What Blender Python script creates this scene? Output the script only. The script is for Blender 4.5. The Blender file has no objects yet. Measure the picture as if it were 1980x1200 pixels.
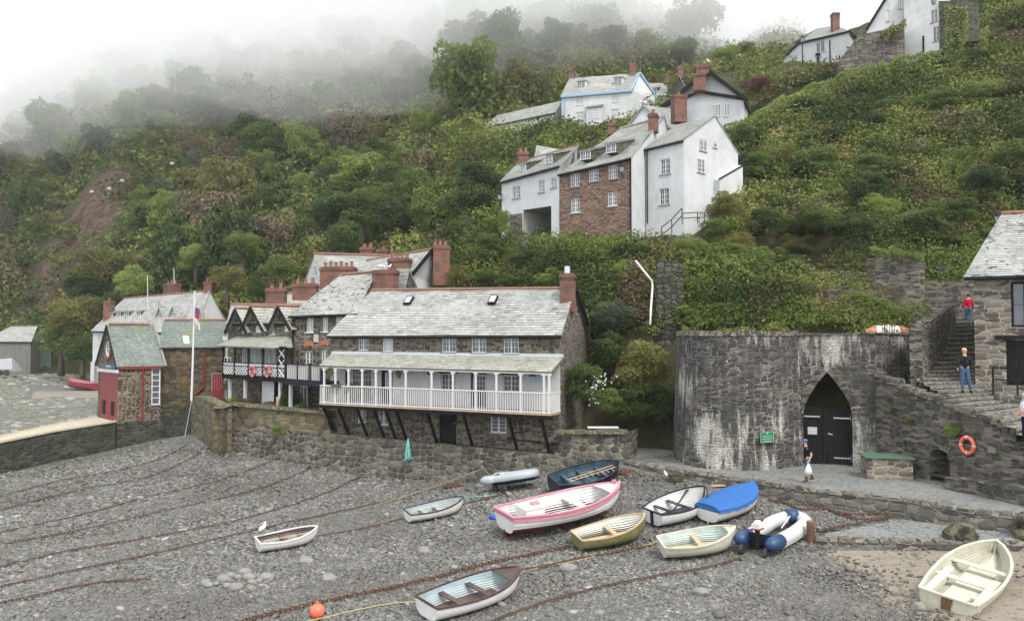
import bpy,math,random
import numpy as np
from mathutils import Vector,Matrix,noise
random.seed(7);RNG=np.random.default_rng(7)
D=bpy.data;SC=bpy.context.scene;COL=SC.collection
R=math.radians
F=1540.0;PITCH=math.atan(50/1540);CAM=Vector((0,0,7.0))
cd=D.cameras.new('camera');cam=D.objects.new('camera',cd);COL.objects.link(cam)
cd.sensor_width=36;cd.lens=36*F/1980;cd.clip_start=.1;cd.clip_end=5000
cam.location=CAM;cam.rotation_euler=(math.pi/2+PITCH,0,0);SC.camera=cam
SUN_EL,SUN_AZ=R(52),R(150)
w=D.worlds.new('World');SC.world=w;w.use_nodes=True
nt=w.node_tree;nt.nodes.clear()
o_=nt.nodes.new('ShaderNodeOutputWorld');bg=nt.nodes.new('ShaderNodeBackground');sk=nt.nodes.new('ShaderNodeTexSky')
sk.sky_type='NISHITA';sk.sun_disc=False;sk.sun_elevation=SUN_EL;sk.sun_rotation=SUN_AZ
sk.air_density=1.5;sk.dust_density=6
mx=nt.nodes.new('ShaderNodeMixRGB');mx.inputs[0].default_value=.82;mx.inputs[2].default_value=(9.6,9.9,10.2,1)
nt.links.new(sk.outputs[0],mx.inputs[1]);nt.links.new(mx.outputs[0],bg.inputs[0]);bg.inputs[1].default_value=.1
nt.links.new(bg.outputs[0],o_.inputs[0])
sl=D.lights.new('sun','SUN');sl.energy=1.5;sl.angle=R(14);sl.color=(1,.96,.9)
so=D.objects.new('sun',sl);COL.objects.link(so)
sdir=Vector((math.sin(SUN_AZ)*math.cos(SUN_EL),math.cos(SUN_AZ)*math.cos(SUN_EL),math.sin(SUN_EL)))
so.rotation_euler=sdir.to_track_quat('Z','Y').to_euler()
SC.view_settings.view_transform='Standard';SC.view_settings.look='None';SC.view_settings.gamma=1
SC.view_settings.exposure=1.17
SC.cycles.max_bounces=8;SC.cycles.diffuse_bounces=3;SC.cycles.glossy_bounces=2;SC.cycles.transmission_bounces=3
SC.cycles.volume_bounces=8;SC.cycles.transparent_max_bounces=8
SC.cycles.use_denoising=True;SC.cycles.use_adaptive_sampling=True;SC.cycles.adaptive_threshold=.02
cP,sP=math.cos(PITCH),math.sin(PITCH)
def ray(u,v):
 y=(600-v)/F
 return Vector(((u-990)/F,cP-y*sP,sP+y*cP))
def W(u,v,d):r=ray(u,v);return CAM+r*(d/r.y)
def Wz(u,v,z):r=ray(u,v);return CAM+r*((z-7)/r.z)
def XY(u,d):return Vector(((u-990)/F*d,d))
def Zat(v,d):return W(990,v,d).z
def hit(A,B,u,v):
 """pixel -> (s, z) on the vertical plane through A,B (2D)"""
 r=ray(u,v);dx,dy=B[0]-A[0],B[1]-A[1];L=math.hypot(dx,dy);dx/=L;dy/=L
 det=-r.x*dy+r.y*dx
 t=(-A[0]*dy+A[1]*dx)/det
 s=((t*r.x-A[0])*dx+(t*r.y-A[1])*dy)
 return s,7+t*r.z
class MB:
 def __init__(s):s.v=[];s.f=[];s.uv=[];s.mi=[];s.sm=False
 def face(s,pts,uv=None,mi=0):
  b=len(s.v);s.v+=[tuple(p)for p in pts];s.f.append(tuple(range(b,b+len(pts))));s.mi.append(mi)
  if uv is None:
   p0=Vector(pts[0]);n=Vector((0,0,0))
   for i in range(1,len(pts)-1):n+=(Vector(pts[i])-p0).cross(Vector(pts[i+1])-p0)
   if n.length<1e-12:n=Vector((0,0,1))
   n.normalize();t=Vector((0,0,1)).cross(n)
   t=Vector((1,0,0))if t.length<.05 else t.normalized()
   b2=n.cross(t);uv=[(Vector(p).dot(t),Vector(p).dot(b2))for p in pts]
  s.uv+=uv
 def hexa(s,c,mi=0):
  """c: 8 corners, bottom 0-3 ccw seen from above, top 4-7"""
  for q in((3,2,1,0),(4,5,6,7),(0,1,5,4),(1,2,6,5),(2,3,7,6),(3,0,4,7)):s.face([c[i]for i in q],mi=mi)
 def box(s,c,size,M=None,mi=0):
  x,y,z=size[0]/2,size[1]/2,size[2]/2;c=Vector(c)
  P=[Vector(p)for p in((-x,-y,-z),(x,-y,-z),(x,y,-z),(-x,y,-z),(-x,-y,z),(x,-y,z),(x,y,z),(-x,y,z))]
  if M is not None:P=[M@p for p in P]
  s.hexa([c+p for p in P],mi)
 def bar(s,a,b,w=.05,h=None,mi=0,up=(0,0,1)):
  a=Vector(a);b=Vector(b);h=h or w;d=(b-a)
  if d.length<1e-6:return
  d.normalize();up=Vector(up)
  if abs(d.dot(up))>.95:up=Vector((0,1,0))if abs(d.y)<.9 else Vector((1,0,0))
  x=d.cross(up).normalized();y=x.cross(d)
  x*=w/2;y*=h/2
  s.hexa([a+x-y,b+x-y,b-x-y,a-x-y,a+x+y,b+x+y,b-x+y,a-x+y],mi)
 def tube(s,pts,r,n=8,cap=True,mi=0,closed=False):
  pts=[Vector(p)for p in pts];m=len(pts);rs=r if isinstance(r,(list,tuple))else[r]*m
  rings=[];prev=None;acc=0
  for i,p in enumerate(pts):
   if closed:d=pts[(i+1)%m]-pts[i-1]
   else:d=pts[min(i+1,m-1)]-pts[max(i-1,0)]
   d=d.normalized()if d.length>1e-9 else Vector((0,0,1))
   if prev is None:x=d.orthogonal().normalized()
   else:
    x=prev-d*prev.dot(d);x=x.normalized()if x.length>1e-6 else d.orthogonal().normalized()
   prev=x;y=d.cross(x)
   rings.append([p+(x*math.cos(2*math.pi*k/n)+y*math.sin(2*math.pi*k/n))*rs[i]for k in range(n)])
  base=len(s.v)
  for rg in rings:s.v+=[tuple(p)for p in rg]
  cnt=m if closed else m-1
  for i in range(cnt):
   L=(pts[(i+1)%m]-pts[i]).length
   for k in range(n):
    k2=(k+1)%n;i2=(i+1)%m
    s.f.append((base+i*n+k,base+i*n+k2,base+i2*n+k2,base+i2*n+k));s.mi.append(mi)
    s.uv+=[(k/n,acc),((k+1)/n,acc),((k+1)/n,acc+L),(k/n,acc+L)]
   acc+=L
  if cap and not closed:
   s.f.append(tuple(base+k for k in reversed(range(n))));s.mi.append(mi);s.uv+=[(0,0)]*n
   s.f.append(tuple(base+(m-1)*n+k for k in range(n)));s.mi.append(mi);s.uv+=[(0,0)]*n
 def lathe(s,c,prof,n=12,mi=0,M=None):
  c=Vector(c);base=len(s.v)
  for r,z in prof:
   for k in range(n):
    p=Vector((r*math.cos(2*math.pi*k/n),r*math.sin(2*math.pi*k/n),z))
    if M is not None:p=M@p
    s.v.append(tuple(c+p))
  for i in range(len(prof)-1):
   for k in range(n):
    k2=(k+1)%n
    s.f.append((base+i*n+k,base+i*n+k2,base+(i+1)*n+k2,base+(i+1)*n+k));s.mi.append(mi)
    s.uv+=[(k/n,prof[i][1]),((k+1)/n,prof[i][1]),((k+1)/n,prof[i+1][1]),(k/n,prof[i+1][1])]
 def ball(s,c,r,n=12,m=8,sc=(1,1,1),mi=0,jit=0,M=None):
  prof=[];c=Vector(c);base=len(s.v)
  for i in range(m+1):
   a=-math.pi/2+math.pi*i/m
   for k in range(n):
    b=2*math.pi*k/n
    p=Vector((math.cos(a)*math.cos(b)*sc[0],math.cos(a)*math.sin(b)*sc[1],math.sin(a)*sc[2]))*r
    if jit:p*=1+jit*noise.noise(p*2.3/r+c)
    if M is not None:p=M@p
    s.v.append(tuple(c+p))
  for i in range(m):
   for k in range(n):
    k2=(k+1)%n
    s.f.append((base+i*n+k,base+i*n+k2,base+(i+1)*n+k2,base+(i+1)*n+k));s.mi.append(mi)
    s.uv+=[(k/n,i/m),((k+1)/n,i/m),((k+1)/n,(i+1)/m),(k/n,(i+1)/m)]
 def build(s,name,mats,parent=None,smooth=None,world=True):
  me=D.meshes.new(name);mats=mats if isinstance(mats,(list,tuple))else[mats]
  off=Vector((0,0,0))
  if parent is not None and world:off=ORG[parent.name]
  me.from_pydata([(x-off[0],y-off[1],z-off[2])for x,y,z in s.v],[],s.f)
  ul=me.uv_layers.new(name='UVMap');ul.data.foreach_set('uv',np.array(s.uv,dtype=np.float32).ravel())
  for m in mats:me.materials.append(m)
  if len(mats)>1:me.polygons.foreach_set('material_index',s.mi)
  if smooth if smooth is not None else s.sm:me.polygons.foreach_set('use_smooth',[True]*len(me.polygons))
  me.update()
  ob=D.objects.new(name,me);COL.objects.link(ob)
  if parent is not None:ob.parent=parent;ORG[ob.name]=ORG[parent.name]
  else:ORG[ob.name]=Vector((0,0,0))
  return ob
ORG={}
def tag(o,label=None,cat=None,group=None,kind=None):
 if label:o['label']=label
 if cat:o['category']=cat
 if group:o['group']=group
 if kind:o['kind']=kind
 return o
def thing(name,label,cat,loc,group=None):
 o=D.objects.new(name,None);COL.objects.link(o);o.location=loc;o.empty_display_size=.3
 ORG[o.name]=Vector(loc);return tag(o,label,cat,group)
def struct(o):o['kind']='structure';return o
def one(mb,name,mat,label,cat,group=None,smooth=None):
 """a thing that is one mesh; origin moved to its base centre"""
 V=np.array(mb.v);c=Vector((V[:,0].mean(),V[:,1].mean(),V[:,2].min()))
 mb.v=[(x-c.x,y-c.y,z-c.z)for x,y,z in mb.v]
 o=mb.build(name,mat,None,smooth);o.location=c;ORG[o.name]=Vector(c)*0
 return tag(o,label,cat,group)
def fast_mesh(name,V,nper,mats,attr=None,smooth=False,faces=None):
 """V (n,3) float array; faces of nper consecutive verts, or an int array of faces"""
 me=D.meshes.new(name);n=len(V);me.vertices.add(n);me.vertices.foreach_set('co',V.astype(np.float32).ravel())
 if faces is None:faces=np.arange(n).reshape(-1,nper)
 nf=len(faces);me.loops.add(nf*nper);me.loops.foreach_set('vertex_index',faces.astype(np.int32).ravel())
 me.polygons.add(nf);me.polygons.foreach_set('loop_start',np.arange(0,nf*nper,nper,dtype=np.int32))
 try:me.polygons.foreach_set('loop_total',np.full(nf,nper,dtype=np.int32))
 except Exception:pass
 if smooth:me.polygons.foreach_set('use_smooth',np.ones(nf,dtype=bool))
 if attr is not None:
  a=me.attributes.new('rnd','FLOAT','POINT');a.data.foreach_set('value',attr.astype(np.float32))
 for m in(mats if isinstance(mats,(list,tuple))else[mats]):me.materials.append(m)
 me.update(calc_edges=True);me.validate();return me
def lin(r,g,b):
 f=lambda c:((c/255+.055)/1.055)**2.4 if c>10 else c/255/12.92
 return(f(r),f(g),f(b),1)
class NT:
 def __init__(s,name):
  s.m=D.materials.new(name);s.m.use_nodes=True;s.t=s.m.node_tree;s.t.nodes.clear()
  s.out=s.t.nodes.new('ShaderNodeOutputMaterial')
 def n(s,typ,**kw):
  nd=s.t.nodes.new('ShaderNode'+typ)
  for k,v in kw.items():
   if hasattr(nd,k):setattr(nd,k,v)
   else:s.set(nd.inputs[k.replace('_',' ')],v)
  return nd
 def set(s,sock,v):
  if isinstance(v,bpy.types.NodeSocket):s.t.links.new(v,sock)
  else:
   try:sock.default_value=v
   except Exception:
    sock.default_value=tuple(v)[:3]if hasattr(v,'__len__')else(v,v,v)
 def mix(s,f,a,b,mode='MIX'):
  nd=s.n('MixRGB',blend_type=mode);s.set(nd.inputs[0],f);s.set(nd.inputs[1],a);s.set(nd.inputs[2],b);return nd.outputs[0]
 def math(s,op,a,b=0,c=None,clamp=False):
  nd=s.n('Math',operation=op,use_clamp=clamp);s.set(nd.inputs[0],a);s.set(nd.inputs[1],b)
  if c is not None:s.set(nd.inputs[2],c)
  return nd.outputs[0]
 def noise(s,vec,scale,detail=3,rough=.55):
  nd=s.n('TexNoise');s.set(nd.inputs['Vector'],vec);nd.inputs['Scale'].default_value=scale;nd.inputs['Detail'].default_value=detail
  nd.inputs['Roughness'].default_value=rough;return nd.outputs[0]
 def ramp(s,f,stops,interp='LINEAR'):
  nd=s.n('ValToRGB');nd.color_ramp.interpolation=interp;e=nd.color_ramp.elements
  while len(e)<len(stops):e.new(.5)
  for i,(p,c)in enumerate(stops):e[i].position=p;e[i].color=c if hasattr(c,'__len__')else(c,c,c,1)
  s.set(nd.inputs[0],f);return nd.outputs[0]
 def scale(s,vec,sc,rot=None):
  nd=s.n('Mapping');s.set(nd.inputs[0],vec);nd.inputs['Scale'].default_value=sc
  if rot:nd.inputs['Rotation'].default_value=rot
  return nd.outputs[0]
 def uv(s):return s.n('UVMap').outputs[0]
 def pos(s):return s.n('NewGeometry').outputs['Position']
 def objc(s):return s.n('TexCoord').outputs['Object']
 def bump(s,h,strength=.5,dist=.02):
  nd=s.n('Bump');s.set(nd.inputs['Height'],h);nd.inputs['Strength'].default_value=strength;nd.inputs['Distance'].default_value=dist;return nd.outputs[0]
 def end(s,color,rough=.8,bump=None,spec=.4,metal=0,extra=None):
  p=s.n('BsdfPrincipled');s.set(p.inputs['Base Color'],color);s.set(p.inputs['Roughness'],rough);p.inputs['Specular IOR Level'].default_value=spec
  p.inputs['Metallic'].default_value=metal
  if bump is not None:s.t.links.new(bump,p.inputs['Normal'])
  s.t.links.new(p.outputs[0],s.out.inputs[0]);return s.m
def paint(name,c,rough=.5,dirt=.25,dirtc=(.25,.22,.17,1),scale=2.0,bump=.15,spec=.4):
 s=NT(name);p=s.objc();n1=s.noise(p,scale,5,.6);n2=s.noise(s.scale(p,(6,6,1.2)),scale,4)
 f=s.math('MULTIPLY',s.ramp(n1,[(.42,0),(.75,1)]),dirt);g=s.math('MULTIPLY',s.ramp(n2,[(.5,0),(.8,1)]),dirt*.8)
 col=s.mix(f,c,dirtc);col=s.mix(g,col,dirtc)
 return s.end(col,rough,s.bump(s.noise(p,scale*12,3),bump,.01),spec)
def stone(name,c1,c2,c3,mortar,sx=3.2,sz=6.5,mw=.055,white=0,moss=0,warm=0,bump=1.0,rough=.9,wet=0,mossc=(.05,.075,.02,1),depth=.035,distort=.05):
 s=NT(name);uv=s.uv();P=s.pos()
 nz=s.n('TexNoise');s.set(nz.inputs['Vector'],uv);nz.inputs['Scale'].default_value=2.2;nz.inputs['Detail'].default_value=3
 sub=s.n('VectorMath',operation='SUBTRACT');s.set(sub.inputs[0],nz.outputs['Color']);sub.inputs[1].default_value=(.5,.5,.5)
 scl=s.n('VectorMath',operation='SCALE');s.set(scl.inputs[0],sub.outputs[0]);scl.inputs['Scale'].default_value=distort*4
 add=s.n('VectorMath',operation='ADD');s.set(add.inputs[0],uv);s.set(add.inputs[1],scl.outputs[0])
 vec=s.scale(add.outputs[0],(sx,sz,1))
 v1=s.n('TexVoronoi',voronoi_dimensions='2D',feature='F1',distance='CHEBYCHEV');s.set(v1.inputs['Vector'],vec);v1.inputs['Scale'].default_value=1;v1.inputs['Randomness'].default_value=.8
 v0=s.n('TexVoronoi',voronoi_dimensions='2D',feature='F2',distance='CHEBYCHEV');s.set(v0.inputs['Vector'],vec);v0.inputs['Scale'].default_value=1;v0.inputs['Randomness'].default_value=.8
 edge=s.math('SUBTRACT',v0.outputs['Distance'],v1.outputs['Distance'])
 sep=s.n('SeparateColor');s.set(sep.inputs[0],v1.outputs['Color'])
 col=s.ramp(sep.outputs[0],[(0,c1),(.3,c1),(.55,c2),(.9,c3),(1,c3)])
 col=s.mix(s.math('MULTIPLY',s.noise(P,9,5,.7),.6),col,s.mix(.5,col,(.02,.02,.02,1)))
 col=s.mix(s.ramp(s.noise(P,.45,4),[(.38,0),(.7,.6)]),col,s.mix(.55,col,(.05,.05,.045,1)))
 if warm:col=s.mix(s.ramp(s.noise(P,.9,3),[(.5,0),(.68,warm)]),col,(.30,.17,.05,1))
 mm=s.ramp(edge,[(mw*.7,1),(mw*2.4,0)])
 mm=s.math('MULTIPLY',mm,s.ramp(s.noise(P,1.7,3),[(.35,.5),(.55,1)]))
 col=s.mix(mm,col,mortar)
 if white:
  col=s.mix(s.ramp(s.noise(s.scale(P,(1,1,.6)),.9,5,.65),[(.42,0),(.6,.65)]),col,(.028,.028,.032,1))
  vs=s.noise(s.scale(P,(2.6,2.6,.42)),1.3,6,.72);lf=s.noise(P,.38,2)
  f=s.ramp(s.math('ADD',vs,s.math('MULTIPLY',s.math('SUBTRACT',lf,.5),1.0)),[(.555,0),(.67,white)])
  f=s.math('MULTIPLY',f,s.ramp(s.noise(P,12,4),[(.3,.35),(.55,1)]))
  col=s.mix(f,col,(.50,.49,.44,1))
 if moss:col=s.mix(s.ramp(s.noise(P,1.1,5,.65),[(.48,0),(.62,moss)]),col,mossc)
 h=s.math('ADD',s.ramp(edge,[(0,0),(.14,.75),(.5,1)]),s.math('MULTIPLY',s.noise(P,14,4,.65),.45))
 h=s.math('ADD',h,s.math('MULTIPLY',sep.outputs[1],.35))
 rr=s.ramp(s.noise(P,1.5,2),[(.4,rough-wet),(.6,rough)])
 return s.end(col,rr,s.bump(h,bump,depth),.35)
def slate(name,base,dark,light,lich=(.22,.22,.08,1),la=.35,row=.24,wid=.34,holes=0,rough=.55):
 s=NT(name);uv=s.uv();P=s.pos()
 br=s.n('TexBrick');s.set(br.inputs['Vector'],uv);br.inputs['Scale'].default_value=1;br.inputs['Mortar Size'].default_value=.006
 br.inputs['Brick Width'].default_value=wid;br.inputs['Row Height'].default_value=row;br.inputs['Bias'].default_value=0;br.inputs['Mortar Smooth'].default_value=.1
 br.inputs['Color1'].default_value=(0,0,0,1);br.inputs['Color2'].default_value=(1,1,1,1);br.inputs['Mortar'].default_value=(.5,.5,.5,1)
 col=s.ramp(br.outputs['Color'],[(0,dark),(.35,base),(.75,base),(1,light)])
 v=s.n('TexVoronoi',voronoi_dimensions='2D',feature='F1');s.set(v.inputs['Vector'],s.scale(uv,(1/wid,1/row,1)));v.inputs['Scale'].default_value=1;v.inputs['Randomness'].default_value=.3
 sp=s.n('SeparateColor');s.set(sp.inputs[0],v.outputs['Color'])
 col=s.mix(s.ramp(sp.outputs[0],[(0,.5),(.3,0),(.7,0),(1,.5)]),col,s.mix(s.ramp(sp.outputs[1],[(.45,0),(.55,1)]),dark,light))
 col=s.mix(s.ramp(s.noise(P,.55,5,.65),[(.4,0),(.66,.55)]),col,light)
 col=s.mix(s.ramp(s.noise(P,.8,5,.7),[(.52,0),(.72,la)]),col,lich)
 col=s.mix(s.ramp(s.noise(P,5,5,.75),[(.5,0),(.75,.7)]),col,s.mix(.5,light,(.6,.6,.57,1)))
 if holes:
  f=s.ramp(s.math('ADD',s.noise(s.scale(P,(1,1,1.6)),3.2,3,.6),s.math('MULTIPLY',s.noise(P,.3,2),.35)),[(.755,0),(.785,holes)]);col=s.mix(f,col,(.02,.022,.02,1))
 col=s.mix(s.math('MULTIPLY',br.outputs['Fac'],.85),col,(.03,.03,.03,1))
 h=s.math('ADD',s.math('MULTIPLY',sp.outputs[2],.5),s.math('MULTIPLY',s.noise(P,11,3),.4))
 h=s.math('SUBTRACT',h,s.math('MULTIPLY',br.outputs['Fac'],.8))
 return s.end(col,rough,s.bump(h,.7,.015),.5)
def leafmat(name,a,b,c,trans=.35,patch=.35,hue=.5):
 s=NT(name);P=s.pos();at=s.n('Attribute',attribute_name='rnd').outputs['Fac'];oi=s.n('ObjectInfo').outputs['Random']
 f=s.math('ADD',s.math('MULTIPLY',at,.55),s.math('MULTIPLY',s.noise(P,patch,3,.6),.75));f=s.math('SUBTRACT',f,.2)
 f=s.math('ADD',f,s.math('MULTIPLY',s.math('SUBTRACT',oi,.5),hue),clamp=True)
 col=s.ramp(f,[(.1,a),(.5,b),(.95,c)])
 d=s.n('BsdfPrincipled');s.set(d.inputs['Base Color'],col);d.inputs['Roughness'].default_value=.6;d.inputs['Specular IOR Level'].default_value=.25
 t=s.n('BsdfTranslucent');s.set(t.inputs[0],s.mix(.5,col,c));m=s.n('MixShader');m.inputs[0].default_value=trans
 s.t.links.new(d.outputs[0],m.inputs[1]);s.t.links.new(t.outputs[0],m.inputs[2]);s.t.links.new(m.outputs[0],s.out.inputs[0]);return s.m
def wood(name,c1,c2,rough=.75,sx=1,vertical=False,plank=.15):
 s=NT(name);uv=s.uv();v=s.scale(uv,(1,1,1),(0,0,math.pi/2)if vertical else None)
 br=s.n('TexBrick');s.set(br.inputs['Vector'],v);br.inputs['Scale'].default_value=1;br.inputs['Mortar Size'].default_value=.008;br.inputs['Brick Width'].default_value=3;br.inputs['Row Height'].default_value=plank
 br.inputs['Color1'].default_value=c1;br.inputs['Color2'].default_value=c2;br.inputs['Mortar'].default_value=(.03,.03,.03,1)
 col=s.mix(s.math('MULTIPLY',s.noise(s.scale(s.objc(),(3,3,3)),3,6,.7),.7),br.outputs['Color'],c2)
 return s.end(col,rough,s.bump(s.math('SUBTRACT',s.noise(s.objc(),20,3),br.outputs['Fac']),.4,.01),.3)
def G(v):return(v,v,v,1)
M={}
M['render_white']=paint('white_render',(.48,.495,.51,1),.8,.45,(.30,.30,.27,1),.8,.5,.2)
M['paint_white']=paint('white_paint',(.54,.54,.54,1),.45,.1,(.45,.42,.35,1))
M['paint_black']=paint('black_paint',G(.008),.6,.2,(.03,.028,.025,1),spec=.12)
M['paint_navy']=paint('navy_paint',(.008,.010,.026,1),.5,.2,(.04,.04,.05,1),spec=.15)
M['paint_red']=paint('red_paint',(.18,.012,.018,1),.45,.25,(.16,.03,.03,1))
M['paint_blue']=paint('pale_blue_paint',(.22,.36,.52,1),.5,.1)
M['paint_green']=paint('green_paint',(.015,.16,.075,1),.5,.1,(.05,.1,.06,1))
s=NT('window_glass');M['glass']=s.end(s.mix(s.noise(s.pos(),.9,2),(.03,.035,.045,1),(.10,.12,.15,1)),.08,None,.8)
s=NT('curtained_glass');M['glass_pale']=s.end(s.mix(s.noise(s.pos(),1.4,2),(.20,.24,.26,1),(.45,.5,.5,1)),.15,None,.6)
M['slate_grey']=slate('weathered_slate',(.215,.22,.208,1),(.10,.104,.10,1),(.345,.35,.335,1),(.23,.23,.15,1),.35)
M['slate_far']=slate('old_slate',(.20,.205,.195,1),(.11,.115,.11,1),(.31,.315,.30,1),(.24,.24,.12,1),.45,.3,.4)
M['slate_holed']=slate('mossy_slate',(.235,.24,.23,1),(.12,.125,.12,1),(.36,.365,.35,1),(.2,.2,.1,1),.3,holes=.9)
M['slate_green']=slate('green_slate',(.10,.13,.115,1),(.075,.10,.09,1),(.15,.18,.165,1),(.19,.19,.035,1),.8,.2,.3)
M['slate_pale']=slate('lichened_slate',(.25,.25,.21,1),(.15,.15,.125,1),(.35,.345,.30,1),(.27,.26,.15,1),.5)
M['stone_house']=stone('rubble_masonry',(.045,.04,.03,1),(.11,.095,.07,1),(.20,.172,.13,1),(.27,.24,.19,1),3.0,7.5,.06)
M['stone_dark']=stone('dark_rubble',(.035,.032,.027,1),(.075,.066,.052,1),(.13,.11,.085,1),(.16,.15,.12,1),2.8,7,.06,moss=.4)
M['stone_boat']=stone('squared_brown_stone',(.04,.03,.022,1),(.10,.075,.052,1),(.17,.13,.09,1),(.28,.24,.18,1),3.6,5.6,.07)
M['stone_wing']=stone('coursed_brown_stone',(.045,.035,.025,1),(.095,.075,.05,1),(.15,.12,.08,1),(.05,.043,.035,1),2.6,6.5,.035,warm=.5,moss=.3)
M['stone_kiln']=stone('limekiln_rubble',(.03,.029,.03,1),(.085,.08,.076,1),(.19,.168,.14,1),(.33,.31,.28,1),2.6,8.5,.055,white=.8,moss=.45,mossc=(.05,.05,.03,1))
M['stone_grey']=stone('grey_rubble',(.045,.042,.038,1),(.11,.10,.085,1),(.22,.195,.16,1),(.21,.19,.16,1),2.5,8,.05,moss=.35,mossc=(.07,.075,.035,1))
M['stone_right']=stone('pale_rubble',(.08,.073,.062,1),(.17,.15,.12,1),(.28,.245,.195,1),(.36,.33,.28,1),2.0,6,.06)
M['stone_boulder']=stone('beach_boulder_wall',(.05,.05,.044,1),(.11,.108,.092,1),(.19,.178,.15,1),(.27,.24,.18,1),2.4,3.2,.085,moss=.3,mossc=(.09,.09,.05,1),depth=.14,distort=.03)
M['stone_garden']=stone('lichened_wall',(.06,.055,.035,1),(.125,.112,.072,1),(.19,.17,.11,1),(.16,.145,.10,1),2.8,5,.05,moss=.5,warm=.3,mossc=(.11,.11,.05,1))
M['stone_slip']=stone('weedy_sea_wall',(.015,.015,.012,1),(.035,.034,.028,1),(.065,.06,.05,1),(.08,.078,.065,1),2.4,4.5,.04,moss=.8,mossc=(.022,.03,.008,1),wet=.3)
M['kerb']=stone('kerb_boulders',(.10,.095,.08,1),(.17,.16,.14,1),(.26,.23,.19,1),(.27,.25,.205,1),2.0,3.0,.08,depth=.12,distort=.03)
M['cottage_brick']=stone('weathered_brown_brick',(.10,.055,.04,1),(.19,.115,.085,1),(.28,.19,.14,1),(.26,.21,.17,1),4.6,12,.05,depth=.02,distort=.03)
s=NT('red_brick');uv=s.uv();br=s.n('TexBrick');s.set(br.inputs['Vector'],uv);br.inputs['Scale'].default_value=1;br.inputs['Brick Width'].default_value=.23;br.inputs['Row Height'].default_value=.078;br.inputs['Mortar Size'].default_value=.007
br.inputs['Color1'].default_value=(.125,.045,.032,1);br.inputs['Color2'].default_value=(.20,.08,.058,1);br.inputs['Mortar'].default_value=(.20,.13,.10,1)
c_=s.mix(s.ramp(s.noise(s.pos(),1.6,5),[(.42,0),(.62,.8)]),br.outputs['Color'],(.06,.048,.042,1))
M['brick']=s.end(c_,.85,s.bump(s.math('SUBTRACT',s.noise(s.pos(),20,2),br.outputs['Fac']),.5,.01))
s=NT('terracotta');M['terracotta']=s.end(s.mix(s.noise(s.pos(),4,4),(.15,.065,.046,1),(.25,.14,.105,1)),.8,s.bump(s.noise(s.pos(),25,2),.3,.01))
s=NT('rusty_iron');M['rust']=s.end(s.mix(s.noise(s.objc(),7,5,.7),(.045,.02,.013,1),(.13,.055,.03,1)),.9,s.bump(s.noise(s.objc(),30,3),.5,.01))
s=NT('weedy_chain');M['chain_dark']=s.end(s.mix(s.noise(s.objc(),2,5,.7),(.035,.028,.016,1),(.13,.055,.03,1)),.9)
s=NT('galvanised_metal');M['metal']=s.end((.5,.52,.54,1),.35,None,.5,.8)
M['wood_grey']=wood('silvered_boards',(.20,.19,.17,1),(.13,.125,.115,1),vertical=True,plank=.18)
M['wood_brown']=wood('brown_timber',(.16,.085,.045,1),(.08,.045,.025,1),plank=.3)
M['wood_pale']=wood('pale_timber',(.5,.38,.24,1),(.35,.25,.15,1),plank=.3)
M['rubber']=paint('black_rubber',G(.018),.6,.3,(.08,.075,.07,1))
# GROUND: beach, path, ramp, stairs, hills
class TPS:
 def __init__(s,pts):
  P=np.array([(p[0],p[1])for p in pts],float);z=np.array([p[2]for p in pts],float);s.P=P;n=len(P)
  K=s.k(np.linalg.norm(P[:,None]-P[None],axis=2))+np.eye(n)*.02
  A=np.zeros((n+3,n+3));A[:n,:n]=K;A[:n,n]=1;A[:n,n+1:]=P;A[n,:n]=1;A[n+1:,:n]=P.T
  s.w=np.linalg.solve(A,np.concatenate([z,np.zeros(3)]))
 def k(s,r):return r
 def __call__(s,x,y):
  x=np.asarray(x,float);y=np.asarray(y,float);sh=x.shape
  q=np.stack([x.ravel(),y.ravel()],1);r=np.linalg.norm(q[:,None]-s.P[None],axis=2)
  n=len(s.P);return(s.k(r)@s.w[:n]+s.w[n]+q@s.w[n+1:]).reshape(sh)
def wp(u,v,d):return tuple(W(u,v,d))
beach_pts=[wp(444,868,49.4),wp(380,838,52.8),wp(540,888,47.6),wp(640,905,46),wp(720,918,44.6),wp(800,930,43.3),wp(930,930,41.5),wp(1068,908,39.7),wp(1150,900,38.6),wp(1205,889,38),wp(224,873,52.3),wp(100,896,49.5),wp(0,919,47),wp(-200,960,43),wp(1463,962,31.9),wp(1580,985,30),wp(1738,1004,28.6),wp(1330,922,34.8),wp(1572,1058,25.6),wp(1700,1066,25.3),wp(1980,1072,25.1),wp(2150,1076,25),wp(1425,1062,26),wp(1270,1065,27),wp(1100,1060,28),wp(960,1025,30.5),wp(1650,1150,21.6),wp(1900,1185,20.0),wp(1000,1200,20.7),wp(500,1055,30.2),wp(0,1200,23.8),wp(500,1200,22),wp(0,1050,33),wp(250,980,39.5),wp(1300,1200,20.2),wp(2100,1200,19.7),(-14,8,-1.9),(0,6,-1.0),(14,6,-.4),(-60,30,-2.2),(35,10,.2)]
_bz=TPS(beach_pts)
def beachz(x,y):return _bz(x,y)
def bz(x,y):return float(_bz(np.array([x]),np.array([y]))[0])
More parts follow.
